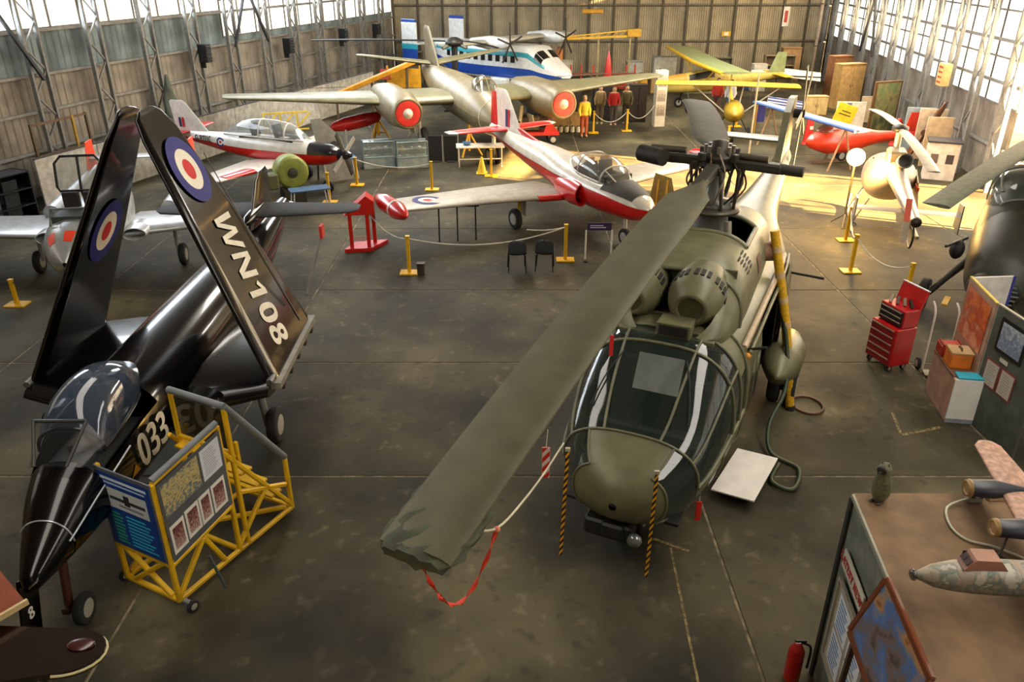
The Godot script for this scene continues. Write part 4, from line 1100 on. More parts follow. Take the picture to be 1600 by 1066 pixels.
func build_boom_jet():
	var h := thing("twin_boom_jet", "silver twin boom jet trainer with orange patches and raised canopy", "jet aircraft", Vector3(-9.55, 0, -15.7), Vector3(0.17, 0, 0.985))
	var sil := paint("b9bcbd", 0.3, 0.35, 0.14)
	var orange := paint("f0431f", 0.45, 0, 0.05)
	var dark := paint("131313", 0.6)
	var st := [[0.0, 1.15, 0.05, 0.05, 0.05, 2.0], [-0.12, 1.16, 0.3, 0.26, 0.3, 2.0], [-0.6, 1.25, 0.58, 0.5, 0.52, 2.1], [-1.4, 1.35, 0.72, 0.56, 0.58, 2.2], [-3.0, 1.35, 0.7, 0.6, 0.58, 2.1], [-4.6, 1.4, 0.3, 0.3, 0.3, 2.0]]
	part(h, "fuselage_pod", B.new().patch(st, 0, -4.6, 0, 1, 0.0, -9, -9, 18, 32), sil)
	for q in [[0.24, 0.3, -0.3], [0.36, 0.42, -0.3], [0.5, 0.56, -0.4], [0.12, 0.18, -0.32], [0.94, 1.0, -0.4], [0.42, 0.48, -0.62], [0.62, 0.7, -0.4]]:
		part(h, "orange_patch", B.new().patch(st, q[2], q[2] - 0.26, q[0], q[1], 0.006, -9, -9, 4, 4), orange)
	part(h, "orange_nose_door", B.new().box(Vector3(-0.75, 0.55, 0.05), Vector3(0.05, 0.55, 0.3), Basis(Vector3(0, 0, 1), 0.1)), orange)
	part(h, "cockpit_tub", B.new().box(Vector3(-1.5, 1.82, 0), Vector3(1.0, 0.2, 0.86)), dark)
	for s in [-0.22, 0.22]: part(h, "seat_back", B.new().box(Vector3(-1.85, 2.0, s), Vector3(0.14, 0.5, 0.34)), paint("2b2925", 0.8))
	var wf := B.new()
	wf.tube([Vector3(-0.85, 1.75, -0.42), Vector3(-1.0, 2.1, -0.4), Vector3(-1.0, 2.1, 0.4), Vector3(-0.85, 1.75, 0.42)], 0.025, 6)
	wf.tube([Vector3(-1.0, 2.1, -0.4), Vector3(-1.35, 1.92, -0.5)], 0.025, 6).tube([Vector3(-1.0, 2.1, 0.4), Vector3(-1.35, 1.92, 0.5)], 0.025, 6)
	var ws := part(h, "windscreen_frame", wf, paint("6d6f68", 0.5))
	part(ws, "windscreen_pane", B.new().quad(Vector3(-0.85, 1.77, -0.4), Vector3(-0.85, 1.77, 0.4), Vector3(-1.0, 2.09, 0.38), Vector3(-1.0, 2.09, -0.38)), glass("5a6660", 0.35))
	# the hood stands open above the cockpit
	var cf := B.new()
	var o := Vector3(-1.95, 2.25, 0)
	var upv := Vector3(-0.28, 1.0, 0).normalized()
	var loop := []
	for p in [[-0.5, 0.1], [-0.45, 0.0], [0.45, 0.0], [0.5, 0.1], [0.5, 0.62], [0.36, 0.78], [-0.36, 0.78], [-0.5, 0.62]]: loop.append(o + Vector3(0, 0, p[0]) + upv * p[1])
	cf.tube(loop, 0.03, 6, -1.0, true)
	cf.tube([o, o + upv * 0.78], 0.03, 6)
	var hood := part(h, "canopy_frame", cf, dark)
	part(hood, "canopy_pane", B.new().poly(loop, Vector3(-0.02, 0, 0)), glass("a8b0a8", 0.25))
	part(hood, "hinge_arm", B.new().tube([o, Vector3(-2.1, 1.85, 0)], 0.03, 6), dark)
	for s in [-1, 1]:
		part(h, "wing", B.new().wing([[Vector3(-1.9, 1.15, s * 0.6), 2.0, 0.3], [Vector3(-2.3, 1.15, s * 2.2), 1.7, 0.22], [Vector3(-3.3, 1.2, s * 4.3), 0.8, 0.1], [Vector3(-3.5, 1.2, s * 4.45), 0.5, 0.04]]), sil)
		part(h, "air_intake", B.new().lathe([[-0.9, 0.0], [-0.9, 0.16], [0.0, 0.18], [0.03, 0.2], [0.0, 0.22], [-0.4, 0.23]], 18), sil, Vector3(-1.85, 1.18, s * 0.95), Basis.from_scale(Vector3(1, 0.7, 1.3)))
		part(h, "tail_boom", B.new().tube([Vector3(-3.6, 1.3, s * 1.4), Vector3(-7.4, 1.55, s * 1.4)], 0.2, 14, 0.1), sil)
		part(h, "tail_fin", B.new().wing([[Vector3(-6.7, 1.5, s * 1.4), 0.95, 0.1], [Vector3(-7.0, 2.35, s * 1.4), 0.6, 0.05]]), orange)
		part(h, "main_leg", B.new().tube([Vector3(-2.9, 1.1, s * 1.6), Vector3(-2.9, 0.3, s * 1.6)], 0.05, 8), sil)
		wheel(h, Vector3(-2.9, 0.28, s * 1.7), 0.28, 0.15)
	part(h, "tailplane", B.new().wing([[Vector3(-6.9, 1.9, -1.4), 0.6, 0.06], [Vector3(-6.9, 1.9, 1.4), 0.6, 0.06]]), sil)
	part(h, "nose_leg", B.new().tube([Vector3(-0.9, 0.9, 0), Vector3(-0.85, 0.25, 0)], 0.05, 8), sil)
	wheel(h, Vector3(-0.85, 0.24, 0), 0.24, 0.14)

func build_commuter():
	var h := thing("commuter_airliner", "white boxy commuter airliner with blue and turquoise stripes and twin fins", "propeller aircraft", Vector3(3.3, 0, -45.2), Vector3(0.78, 0, 0.62))
	var wh := gloss("dfe2e0", 0.35, 0.4)
	var blue := gloss("1c46a0", 0.35, 0.4)
	var teal := gloss("2f9fae", 0.35, 0.4)
	var dark := paint("16181a", 0.3)
	var st := [[0.0, 1.15, 0.1, 0.08, 0.1, 2.4], [-0.25, 1.2, 0.5, 0.3, 0.35, 2.8], [-1.2, 1.35, 0.95, 0.62, 0.6, 3.4], [-1.9, 1.5, 1.1, 1.0, 0.72, 4.0], [-2.6, 1.55, 1.15, 1.15, 0.8, 5.0], [-7.5, 1.6, 1.15, 1.15, 0.8, 5.0], [-10.5, 2.1, 0.5, 0.6, 0.4, 3.0]]
	part(h, "fuselage", B.new().patch(st, 0, -10.5, 0, 1, 0.0, -9, -9, 24, 40), wh)
	for s in [[0.935, 1.0], [0.5, 0.565]]: part(h, "blue_stripe", B.new().patch(st, -0.3, -9.5, s[0], s[1], 0.012, -9, -9, 16, 6), blue)
	for s in [[0.03, 0.075], [0.425, 0.47]]: part(h, "turquoise_stripe", B.new().patch(st, -1.2, -9.5, s[0], s[1], 0.012, -9, -9, 16, 6), teal)
	for k in 10:
		for a in [0.012, 0.482]: part(h, "cabin_window", B.new().patch(st, -3.1 - k * 0.55, -3.4 - k * 0.55, a - 0.008 + 0.0, a + 0.02, 0.02, -9, -9, 1, 3), dark)
	for s in [[0.06, 0.15], [0.16, 0.245], [0.255, 0.34], [0.35, 0.44]]: part(h, "flight_deck_window", B.new().patch(st, -1.4, -1.85, s[0], s[1], 0.015, -9, -9, 3, 5), dark)
	part(h, "wing", B.new().wing([[Vector3(-3.6, 3.0, -5.6), 1.3, 0.2], [Vector3(-3.4, 3.0, 0), 1.7, 0.32], [Vector3(-3.6, 3.0, 5.6), 1.3, 0.2]]), paint("b5b2a4", 0.4))
	for s in [-1, 1]:
		var n := part(h, "engine_nacelle", B.new().lathe([[0.7, 0.12], [0.5, 0.3], [-0.6, 0.38], [-2.0, 0.2]], 18), wh, Vector3(-3.0, 2.95, s * 2.6))
		for k in 5:
			var a := TAU * k / 5
			part(n, "propeller_blade", B.new().bar(Vector3(0.72, 0, 0), Vector3(0.72, cos(a) * 1.1, sin(a) * 1.1), 0.09, 0.03, Vector3(1, 0, 0)), dark)
		part(h, "main_leg", B.new().box(Vector3(-4.0, 0.7, s * 1.4), Vector3(1.2, 0.6, 0.5), Basis.IDENTITY, 0.1), wh)
		wheel(h, Vector3(-4.0, 0.35, s * 1.4), 0.35, 0.22)
		var f := part(h, "tail_fin", B.new().box(Vector3(-10.4, 2.95, s * 2.1), Vector3(1.25, 1.5, 0.1), Basis.IDENTITY, 0.03), wh)
		part(f, "blue_fin_tip", B.new().box(Vector3(-10.4, 3.78, s * 2.1), Vector3(1.2, 0.18, 0.1), Basis.IDENTITY, 0.03), blue)
		part(f, "turquoise_fin_band", B.new().box(Vector3(-10.4, 2.35, s * 2.1), Vector3(1.27, 0.3, 0.12), Basis.IDENTITY, 0.01), teal)
		part(f, "blue_fin_base", B.new().box(Vector3(-10.4, 1.9, s * 2.1), Vector3(1.25, 0.6, 0.11), Basis.IDENTITY, 0.03), blue)
	part(h, "tailplane", B.new().box(Vector3(-10.3, 2.5, 0), Vector3(1.1, 0.12, 4.3), Basis.IDENTITY, 0.04), wh)
	wheel(h, Vector3(-1.0, 0.3, 0), 0.3, 0.2)
	part(h, "nose_leg", B.new().tube([Vector3(-1.0, 0.9, 0), Vector3(-1.0, 0.3, 0)], 0.06, 8), paint("aaa89e", 0.4))
	# a mast with a rotor head standing behind the bomber
	var r := thing("rotor_head", "dark rotor head with one long thin blade behind the hemp bomber", "rotor", Vector3(-2.9, 0, -41.8))
	var dk := paint("1d1c1a", 0.5, 0.2)
	part(r, "mast", B.new().tube([Vector3(0, 0, 0), Vector3(0, 3.3, 0)], 0.16, 12), dk)
	part(r, "hub", B.new().lathe([[-0.2, 0.2], [-0.1, 0.45], [0.1, 0.45], [0.25, 0.15]], 16), paint("3c3a36", 0.4, 0.4), Vector3(0, 3.3, 0), Basis(Vector3(0, 0, 1), PI / 2))
	rotor_blade(r, Vector3(-0.4, 3.35, 0), Vector3(-7.0, 3.45, 0.6), 0.55, dk, 0.05)
	rotor_blade(r, Vector3(0.4, 3.35, 0), Vector3(2.2, 3.1, 0.8), 0.34, dk, 0.05)
	for k in 3:
		var a := TAU * k / 3 + 0.4
		part(r, "hub_damper", B.new().tube([Vector3(0, 3.3, 0), Vector3(cos(a) * 0.7, 3.05, sin(a) * 0.7)], 0.09, 8), paint("77746a", 0.4, 0.4))
	part(r, "base_plate", B.new().box(Vector3(0, 0.05, 0), Vector3(1.2, 0.1, 1.2)), dk)

func build_light_planes():
	# green topped high wing plane parked side-on
	var h := thing("high_wing_plane", "light aircraft with green topped yellow edged wing near the far doors", "propeller aircraft", Vector3(7.6, 0, -41.5), Vector3(-1, 0, 0.12))
	var green := paint("7c8a5e", 0.5)
	var yel := paint("d8a820", 0.5)
	var dark := paint("1d1c18", 0.6)
	var st := [[0.0, 1.35, 0.2, 0.2, 0.25, 2.4], [-0.3, 1.35, 0.4, 0.32, 0.42, 2.6], [-1.2, 1.4, 0.5, 0.4, 0.5, 3.0], [-2.6, 1.5, 0.5, 0.55, 0.55, 3.0], [-4.2, 1.55, 0.3, 0.3, 0.32, 2.4], [-6.4, 1.7, 0.1, 0.12, 0.12, 2.0]]
	part(h, "fuselage", B.new().patch(st, 0, -6.4, 0, 1, 0.0, -9, -9, 18, 26), paint("b7a04a", 0.5))
	part(h, "cabin_window", B.new().patch(st, -1.3, -2.6, 0.03, 0.16, 0.012), dark)
	part(h, "cabin_window", B.new().patch(st, -1.3, -2.6, 0.34, 0.47, 0.012), dark)
	part(h, "ochre_cowling", B.new().patch(st, -0.05, -1.2, 0.0, 0.5, 0.02), paint("c08a2c", 0.6))
	part(h, "wing", B.new().wing([[Vector3(-1.5, 2.35, -4.2), 1.5, 0.12], [Vector3(-1.5, 2.4, 0), 1.6, 0.2], [Vector3(-2.6, 2.35, 8.0), 1.5, 0.12]]), green)
	part(h, "yellow_leading_edge", B.new().wing([[Vector3(-1.46, 2.33, -4.2), 0.3, 0.14], [Vector3(-1.46, 2.38, 0), 0.3, 0.2], [Vector3(-2.56, 2.33, 8.0), 0.3, 0.14]]), yel)
	for s in [-1, 1]:
		part(h, "wing_strut", B.new().tube([Vector3(-1.9, 1.2, s * 0.45), Vector3(-2.0, 2.3, s * 2.2)], 0.04, 8), yel)
		part(h, "main_leg", B.new().tube([Vector3(-1.3, 1.0, s * 0.4), Vector3(-1.3, 0.25, s * 0.9)], 0.04, 8), dark)
		wheel(h, Vector3(-1.3, 0.25, s * 0.95), 0.25, 0.14)
		part(h, "tailplane", B.new().wing([[Vector3(-5.8, 1.75, s * 0.05), 0.7, 0.06], [Vector3(-5.9, 1.75, s * 1.4), 0.5, 0.04]]), yel)
	part(h, "tail_fin", B.new().wing([[Vector3(-5.6, 1.8, 0), 0.9, 0.06], [Vector3(-6.0, 2.8, 0), 0.5, 0.04]]), green)
	part(h, "propeller", B.new().bar(Vector3(0.12, 0.6, 0.1), Vector3(0.12, 2.1, -0.1), 0.14, 0.03, Vector3(1, 0, 0)), dark)
	wheel(h, Vector3(-6.2, 0.15, 0), 0.15, 0.08)
	part(h, "tail_leg", B.new().tube([Vector3(-6.1, 1.65, 0), Vector3(-6.2, 0.15, 0)], 0.03, 6), dark)
	# yellow microlight
	var y := thing("yellow_microlight", "yellow microlight with pod fuselage and struts beside the blue sailplane wing", "microlight", Vector3(9.6, 0, -34.8), Vector3(-0.2, 0, 1))
	part(y, "wing", B.new().wing([[Vector3(0.4, 2.2, -2.6), 1.3, 0.1], [Vector3(0.5, 2.25, 0), 1.4, 0.14], [Vector3(0.4, 2.2, 3.4), 1.3, 0.1]]), yel)
	part(y, "pod", B.new().lathe([[1.3, 0.04], [1.1, 0.26], [0.5, 0.42], [-0.4, 0.4], [-1.2, 0.12]], 18), paint("a98a1c", 0.5), Vector3(0, 1.15, 0))
	part(y, "tail_boom", B.new().tube([Vector3(-0.9, 1.3, 0), Vector3(-4.0, 1.5, 0)], 0.07, 8), yel)
	part(y, "tail_fin", B.new().wing([[Vector3(-3.4, 1.5, 0), 0.7, 0.05], [Vector3(-3.6, 2.2, 0), 0.5, 0.03]]), yel)
	for s in [-1, 1]:
		part(y, "wing_strut", B.new().tube([Vector3(0, 1.0, s * 0.3), Vector3(0, 2.15, s * 1.8)], 0.03, 6), paint("c9c4b0", 0.4))
		part(y, "cabane_strut", B.new().tube([Vector3(0, 1.4, s * 0.2), Vector3(0, 2.15, s * 0.3)], 0.03, 6), paint("c9c4b0", 0.4))
		part(y, "wheel_leg", B.new().tube([Vector3(-0.2, 0.9, s * 0.3), Vector3(-0.2, 0.22, s * 0.7)], 0.03, 6), dark)
		wheel(y, Vector3(-0.2, 0.22, s * 0.75), 0.22, 0.12)
	wheel(y, Vector3(1.0, 0.2, 0), 0.2, 0.12)
	part(y, "nose_leg", B.new().tube([Vector3(1.0, 0.9, 0), Vector3(1.0, 0.2, 0)], 0.03, 6), dark)
	# sailplane wing on trestles
	var g := thing("sailplane_wing", "long narrow blue and white glider wing resting on trestles", "glider wing", Vector3(12.35, 0, -27.9), Vector3(-0.28, 0, -0.96))
	part(g, "wing_skin", B.new().wing([[Vector3(0, 1.6, -0.35), 0.75, 0.12], [Vector3(6.6, 1.6, -0.3), 0.6, 0.1]], Vector3(0, 0, 1)), paint("c9cdd2", 0.4))
	part(g, "blue_edge", B.new().wing([[Vector3(0, 1.6, -0.38), 0.25, 0.13], [Vector3(6.6, 1.6, -0.33), 0.22, 0.11]], Vector3(0, 0, 1)), paint("4a6aa8", 0.5))
	for x in [0.9, 5.6]:
		for s in [-1, 1]: part(g, "trestle_leg", B.new().bar(Vector3(x, 1.53, 0), Vector3(x + 0.0, 0, s * 0.5), 0.05, 0.05), paint("a1805a", 0.7))
	# red pod
	var rp := thing("red_glider_pod", "orange red glider fuselage behind the floodlight", "glider", Vector3(12.6, 0, -30.2), Vector3(-1, 0, 0.3))
	part(rp, "fuselage", B.new().lathe([[1.6, 0.03], [1.4, 0.25], [0.7, 0.5], [-0.3, 0.52], [-1.5, 0.26], [-3.5, 0.1]], 22), gloss("d8391c", 0.35, 0.4), Vector3(0, 0.85, 0))
	part(rp, "canopy", B.new().ell(Vector3(0.6, 1.2, 0), Vector3(0.6, 0.3, 0.32)), glass("5a4a3c", 0.5))
	part(rp, "skid", B.new().bar(Vector3(1.2, 0.06, 0), Vector3(-0.6, 0.06, 0), 0.12, 0.12).bar(Vector3(0.6, 0.1, 0), Vector3(0.5, 0.5, 0), 0.08, 0.08), paint("6a5438", 0.7))
	part(rp, "tail_fin", B.new().wing([[Vector3(-2.8, 0.9, 0), 0.7, 0.05], [Vector3(-3.0, 1.7, 0), 0.5, 0.03]]), gloss("d8391c", 0.35, 0.4))
	wheel(rp, Vector3(-0.1, 0.22, 0), 0.22, 0.14)

# ---------------------------------------------------------------- helicopters by the sunny wall
func build_right_aircraft():
	build_silver_helicopter()
	build_dark_helicopter()

func build_silver_helicopter():
	var h := thing("light_helicopter", "small silver helicopter with tail boom and braced tail rotor by the rope posts", "helicopter", Vector3(11.0, 0, -22.6), Vector3(0.32, 0, -0.947))
	var sil := paint("a3a09a", 0.35, 0.4, 0.12)
	var cream := paint("b8a68e", 0.5)
	var dark := paint("1d1a17", 0.5)
	var orange := paint("e0542c", 0.5)
	var st := [[1.5, 1.15, 0.1, 0.1, 0.1, 2.0], [1.3, 1.18, 0.45, 0.4, 0.4, 2.1], [0.7, 1.25, 0.68, 0.65, 0.6, 2.2], [-0.2, 1.3, 0.7, 0.65, 0.62, 2.3], [-0.9, 1.5, 0.5, 0.5, 0.45, 2.1], [-1.6, 1.7, 0.26, 0.26, 0.26, 2.0]]
	part(h, "cabin", B.new().patch(st, 0.5, -1.6, 0, 1, 0.0, -9, -9, 12, 28), cream)
	part(h, "bubble_canopy", B.new().patch(st, 1.5, 0.5, 0, 1, 0.0, -9, -9, 8, 28), glass("b9a98c", 0.3))
	part(h, "seat", B.new().box(Vector3(0.5, 1.1, 0), Vector3(0.5, 0.3, 1.0)).box(Vector3(0.22, 1.45, 0), Vector3(0.12, 0.7, 1.0)), dark)
	part(h, "tail_boom", B.new().lathe([[0.0, 0.27], [-1.5, 0.23], [-3.2, 0.17], [-5.0, 0.11], [-5.1, 0.0]], 20), sil, Vector3(-0.9, 1.72, 0), Basis(Vector3(0, 0, 1), 0.01))
	part(h, "boom_exhaust", B.new().lathe([[0.25, 0.17], [-0.35, 0.2], [-0.35, 0.16], [0.2, 0.13]], 18), sil, Vector3(-1.5, 2.1, 0.1), Basis(Vector3(0, 0, 1), -0.25))
	part(h, "blue_boom_stripe", B.new().bar(Vector3(-1.6, 1.72, -0.245), Vector3(-5.2, 1.68, -0.13), 0.012, 0.07), paint("3c4a86", 0.5))
	var sb := part(h, "stabiliser", B.new().wing([[Vector3(-4.1, 1.5, -1.15), 0.42, 0.06], [Vector3(-4.1, 1.5, 1.15), 0.42, 0.06]]), sil)
	for s in [-1, 1]: part(sb, "end_plate", B.new().poly([Vector3(-3.95, 1.15, s * 1.15), Vector3(-4.1, 1.75, s * 1.15), Vector3(-4.6, 1.8, s * 1.15), Vector3(-4.6, 1.1, s * 1.15)], Vector3(0, 0, 0.03 * s)), sil)
	part(h, "side_panel", B.new().poly([Vector3(-1.3, 0.75, 0.72), Vector3(0.4, 0.7, 0.74), Vector3(0.4, 1.5, 0.74), Vector3(-1.3, 1.5, 0.6)], Vector3(0, 0, 0.02)), cream)
	part(h, "orange_panel", B.new().box(Vector3(-1.2, 1.35, 0.62), Vector3(0.5, 0.1, 0.06)), orange)
	part(h, "tail_guard", B.new().tube(smooth_path([Vector3(-5.7, 1.6, 0), Vector3(-6.0, 1.35, 0), Vector3(-5.8, 1.05, 0), Vector3(-5.2, 1.1, 0)]), 0.025, 6), dark)
	var tr := part(h, "tail_gearbox", B.new().ell(Vector3(-5.95, 1.7, 0), Vector3(0.14, 0.12, 0.12)), dark)
	part(tr, "tail_blade", B.new().bar(Vector3(-5.95, 1.7, -0.2), Vector3(-5.7, 2.15, -0.2), 0.03, 0.13, Vector3(0, 0, 1)), orange)
	part(tr, "tail_blade", B.new().bar(Vector3(-5.95, 1.7, -0.2), Vector3(-6.1, 1.25, -0.2), 0.03, 0.13, Vector3(0, 0, 1)), paint("b5a68c", 0.5))
	part(h, "mast", B.new().tube([Vector3(-0.3, 1.9, 0), Vector3(-0.3, 2.75, 0)], 0.09, 12), sil)
	var hb := part(h, "rotor_hub", B.new().lathe([[-0.1, 0.1], [-0.06, 0.22], [0.06, 0.22], [0.12, 0.08]], 14), dark, Vector3(-0.3, 2.75, 0), Basis(Vector3(0, 0, 1), PI / 2))
	rotor_blade(h, Vector3(-0.45, 2.76, 0), Vector3(-4.6, 2.55, 0.35), 0.3, sil, 0.06)
	rotor_blade(h, Vector3(-0.15, 2.76, 0), Vector3(3.8, 2.6, -0.4), 0.3, sil, 0.06)
	for s in [-1, 1]:
		part(h, "skid", B.new().tube(smooth_path([Vector3(1.5, 0.35, s * 0.8), Vector3(1.2, 0.06, s * 0.85), Vector3(0, 0.05, s * 0.85), Vector3(-1.6, 0.05, s * 0.85)]), 0.045, 8), sil)
		for x in [0.8, -0.8]: part(h, "skid_strut", B.new().tube([Vector3(x, 0.06, s * 0.85), Vector3(x, 0.85, s * 0.5)], 0.035, 6), sil)
	part(h, "engine_block", B.new().box(Vector3(-0.7, 2.05, 0), Vector3(0.8, 0.4, 0.5), Basis.IDENTITY, 0.06), paint("8d8678", 0.4, 0.5))

func build_dark_helicopter():
	var h := thing("dark_helicopter", "dark olive helicopter with bulky nose and tilted rotor blade behind the display boards", "helicopter", Vector3(9.5, 0, -13.9), Vector3(-0.58, 0, 0.81))
	var skin := paint("33352a", 0.45, 0.05, 0.25)
	var dark := paint("12110e", 0.6)
	var grey := paint("6d7266", 0.45, 0.1)
	var st := [[0.0, 1.2, 0.25, 0.25, 0.25, 2.0], [-0.1, 1.2, 0.55, 0.5, 0.5, 2.0], [-0.5, 1.3, 0.8, 0.75, 0.68, 2.1], [-1.4, 1.5, 0.92, 1.05, 0.85, 2.3], [-2.2, 1.65, 0.96, 1.3, 1.0, 2.6], [-5.0, 1.6, 0.95, 1.25, 0.95, 3.0], [-7.5, 1.9, 0.5, 0.6, 0.5, 2.4], [-9.5, 2.3, 0.25, 0.3, 0.3, 2.0]]
	part(h, "nose", B.new().patch(st, 0.0, -1.4, 0, 1, 0.0, -9, -9, 10, 30), skin)
	part(h, "fuselage", B.new().patch(st, -1.4, -9.5, 0, 1, 0.0, -9, -9, 18, 34), skin)
	for k in 5: part(h, "nose_grille_slat", B.new().box(Vector3(0.01, 1.02 + k * 0.09, 0), Vector3(0.03, 0.03, 0.42 - 0.06 * absf(k - 2))), grey)
	for s in [-0.36, 0.36]:
		var e := part(h, "exhaust_ring", B.new().lathe([[0.12, 0.17], [0.16, 0.22], [0.1, 0.27], [-0.3, 0.27]], 20), paint("403c32", 0.5, 0.2), Vector3(-0.1, 1.15 + s * 0.3, s * 1.15), Basis(Vector3.UP, -0.2))
		part(e, "ring_inside", B.new().lathe([[0.1, 0.17], [-0.2, 0.16], [-0.2, 0.0]], 18), paint("403c32", 0.5, 0.2))
	var cp := [[-1.5, 2.3, 0.4, 0.1, 0.3, 2.4], [-1.75, 2.4, 0.78, 0.55, 0.3, 2.8], [-2.3, 2.45, 0.88, 0.8, 0.3, 3.2], [-3.2, 2.45, 0.9, 0.8, 0.3, 3.2], [-3.8, 2.4, 0.8, 0.6, 0.3, 3.0]]
	var c := part(h, "cockpit_glass", B.new().patch(cp, -1.5, -2.9, 0, 0.5, 0.0, -9, -9, 8, 24), glass("56645c", 0.4))
	part(c, "glass_frame", B.new().rib(cp, -1.7, -2.9, 0.25, 0.25, 0.03).rib(cp, -1.7, -2.9, 0.12, 0.12, 0.03).rib(cp, -1.7, -2.9, 0.38, 0.38, 0.03).rib(cp, -2.2, -2.2, 0, 0.5, 0.03, 0, 20).rib(cp, -1.6, -1.6, 0, 0.5, 0.03, 0, 20).rib(cp, -2.9, -2.9, 0, 0.5, 0.04, 0, 20), grey)
	part(h, "cockpit_roof", B.new().patch(cp, -2.9, -3.8, 0, 0.5, 0.0, -9, -9, 4, 20), skin)
	part(h, "pilot_seat", B.new().box(Vector3(-2.6, 2.5, -0.35), Vector3(0.15, 0.8, 0.45)), dark)
	part(h, "rotor_pylon", B.new().lathe([[0, 0.6], [0.35, 0.45], [0.5, 0.2], [0.75, 0.16]], 18), skin, Vector3(-3.3, 3.05, 0), Basis(Vector3(0, 0, 1), PI / 2))
	var hub := Vector3(-3.3, 3.85, 0)
	var hb := part(h, "rotor_hub", B.new().lathe([[-0.15, 0.18], [-0.08, 0.36], [0.1, 0.36], [0.2, 0.15]], 16), paint("2b2724", 0.4, 0.4), hub, Basis(Vector3(0, 0, 1), PI / 2))
	for k in 4:
		var a := TAU * k / 4 + 0.5
		part(hb, "hub_arm", B.new().tube([Vector3(0, 0, 0), Vector3(0.02, cos(a) * 0.65, sin(a) * 0.65)], 0.09, 8), paint("3d352e", 0.4, 0.4))
	var inv := h.transform.affine_inverse()
	var m := paint("565c4a", 0.55, 0, 0.25, 1.0)
	var t1: Vector3 = inv * Vector3(7.02, 3.35, -12.6)
	var t2: Vector3 = inv * Vector3(12.6, 3.5, -17.8)
	rotor_blade(h, hub + (t1 - hub).normalized() * 0.5, t1, 0.46, m, 0.05)
	rotor_blade(h, hub + (t2 - hub).normalized() * 0.5, t2, 0.46, m, 0.05)
	for s in [-1, 1]:
		part(h, "gear_strut", B.new().tube([Vector3(-1.7, 1.3, s * 0.85), Vector3(-1.5, 0.4, s * 1.45)], 0.07, 8), skin)
		part(h, "gear_brace", B.new().tube([Vector3(-2.6, 0.9, s * 0.9), Vector3(-1.5, 0.42, s * 1.45)], 0.04, 8), paint("7a5a48", 0.5))
		wheel(h, Vector3(-1.5, 0.36, s * 1.55), 0.36, 0.2)
	wheel(h, Vector3(-8.6, 0.22, 0), 0.22, 0.14)
	part(h, "tail_leg", B.new().tube([Vector3(-8.4, 2.0, 0), Vector3(-8.6, 0.25, 0)], 0.05, 8), skin)
	part(h, "side_gun_mount", B.new().tube([Vector3(-1.0, 1.9, 0.95), Vector3(0.0, 1.95, 1.2)], 0.03, 8).ell(Vector3(-0.6, 1.75, 1.05), Vector3(0.2, 0.2, 0.14)), dark)
	part(h, "yellow_step_edge", B.new().box(Vector3(-0.6, 0.62, 1.0), Vector3(0.5, 0.05, 0.12)), paint("d0a020", 0.5))
	for k in 4: part(h, "side_slat_window", B.new().box(Vector3(-2.0 - k * 0.22, 2.1, -0.985), Vector3(0.1, 0.5, 0.03)), paint("9aa09a", 0.3))

# ---------------------------------------------------------------- prints
func print_mat(key: String, w: int, h: int, base: String, rects: Array, rough := 0.5) -> StandardMaterial3D:
	if mats.has(key): return mats[key]
	var im := Image.create(w, h, false, Image.FORMAT_RGB8)
	im.fill(Color(base))
	for r in rects: im.fill_rect(Rect2i(r[0], r[1], r[2], r[3]), Color(r[4]))
	var m := StandardMaterial3D.new()
	m.albedo_texture = ImageTexture.create_from_image(im)
	m.roughness = rough
	mats[key] = m
	return m

func picture_mat(key: String, cols: Array, sd: int, freq := 0.03, rough := 0.3) -> StandardMaterial3D:
	# a painted picture: soft patches of its colours
	if mats.has(key): return mats[key]
	var f := FastNoiseLite.new()
	f.seed = sd
	f.frequency = freq
	f.fractal_octaves = 4
	var im := Image.create(96, 96, false, Image.FORMAT_RGB8)
	for y in 96:
		for x in 96:
			var v := clampf((f.get_noise_2d(x, y) * 0.75 + 0.5) * 0.6 + 0.4 * y / 96.0, 0.0, 0.999) * (cols.size() - 1)
			var k := int(v)
			im.set_pixel(x, y, Color(cols[k]).lerp(Color(cols[mini(k + 1, cols.size() - 1)]), v - k))
	var m := StandardMaterial3D.new()
	m.albedo_texture = ImageTexture.create_from_image(im)
	m.roughness = rough
	mats[key] = m
	return m

func stripe_mat(key: String, a: String, b: String, n: int, slant := 1.0) -> StandardMaterial3D:
	if mats.has(key): return mats[key]
	var im := Image.create(16, 512, false, Image.FORMAT_RGB8)
	for y in 512:
		for x in 16:
			im.set_pixel(x, y, Color(a) if fposmod((y + x * slant) * n / 512.0, 1.0) < 0.5 else Color(b))
	var m := StandardMaterial3D.new()
	m.albedo_texture = ImageTexture.create_from_image(im)
	m.roughness = 0.6
	mats[key] = m
	return m

func text_rows(x: int, y: int, w: int, n: int, gap: int, thick: int, col: String) -> Array:
	var out := []
	for k in n: out.append([x, y + k * gap, int(w * (0.75 + 0.25 * fposmod(k * 0.618, 1.0))), thick, col])
	return out

func face(parent: Node, called: String, o: Vector3, right: Vector3, up: Vector3, m: Material) -> MeshInstance3D:
	# a printed sheet: lower left corner o; right and up are its full edges
	return part(parent, called, B.new().quad(o, o + right, o + right + up, o + up), m)

# ---------------------------------------------------------------- things close to the walkway
func build_near_things():
	build_poster_stand()
	build_foreground_wing()
	build_puma_tackle()
	build_booth()
	build_display_corner()

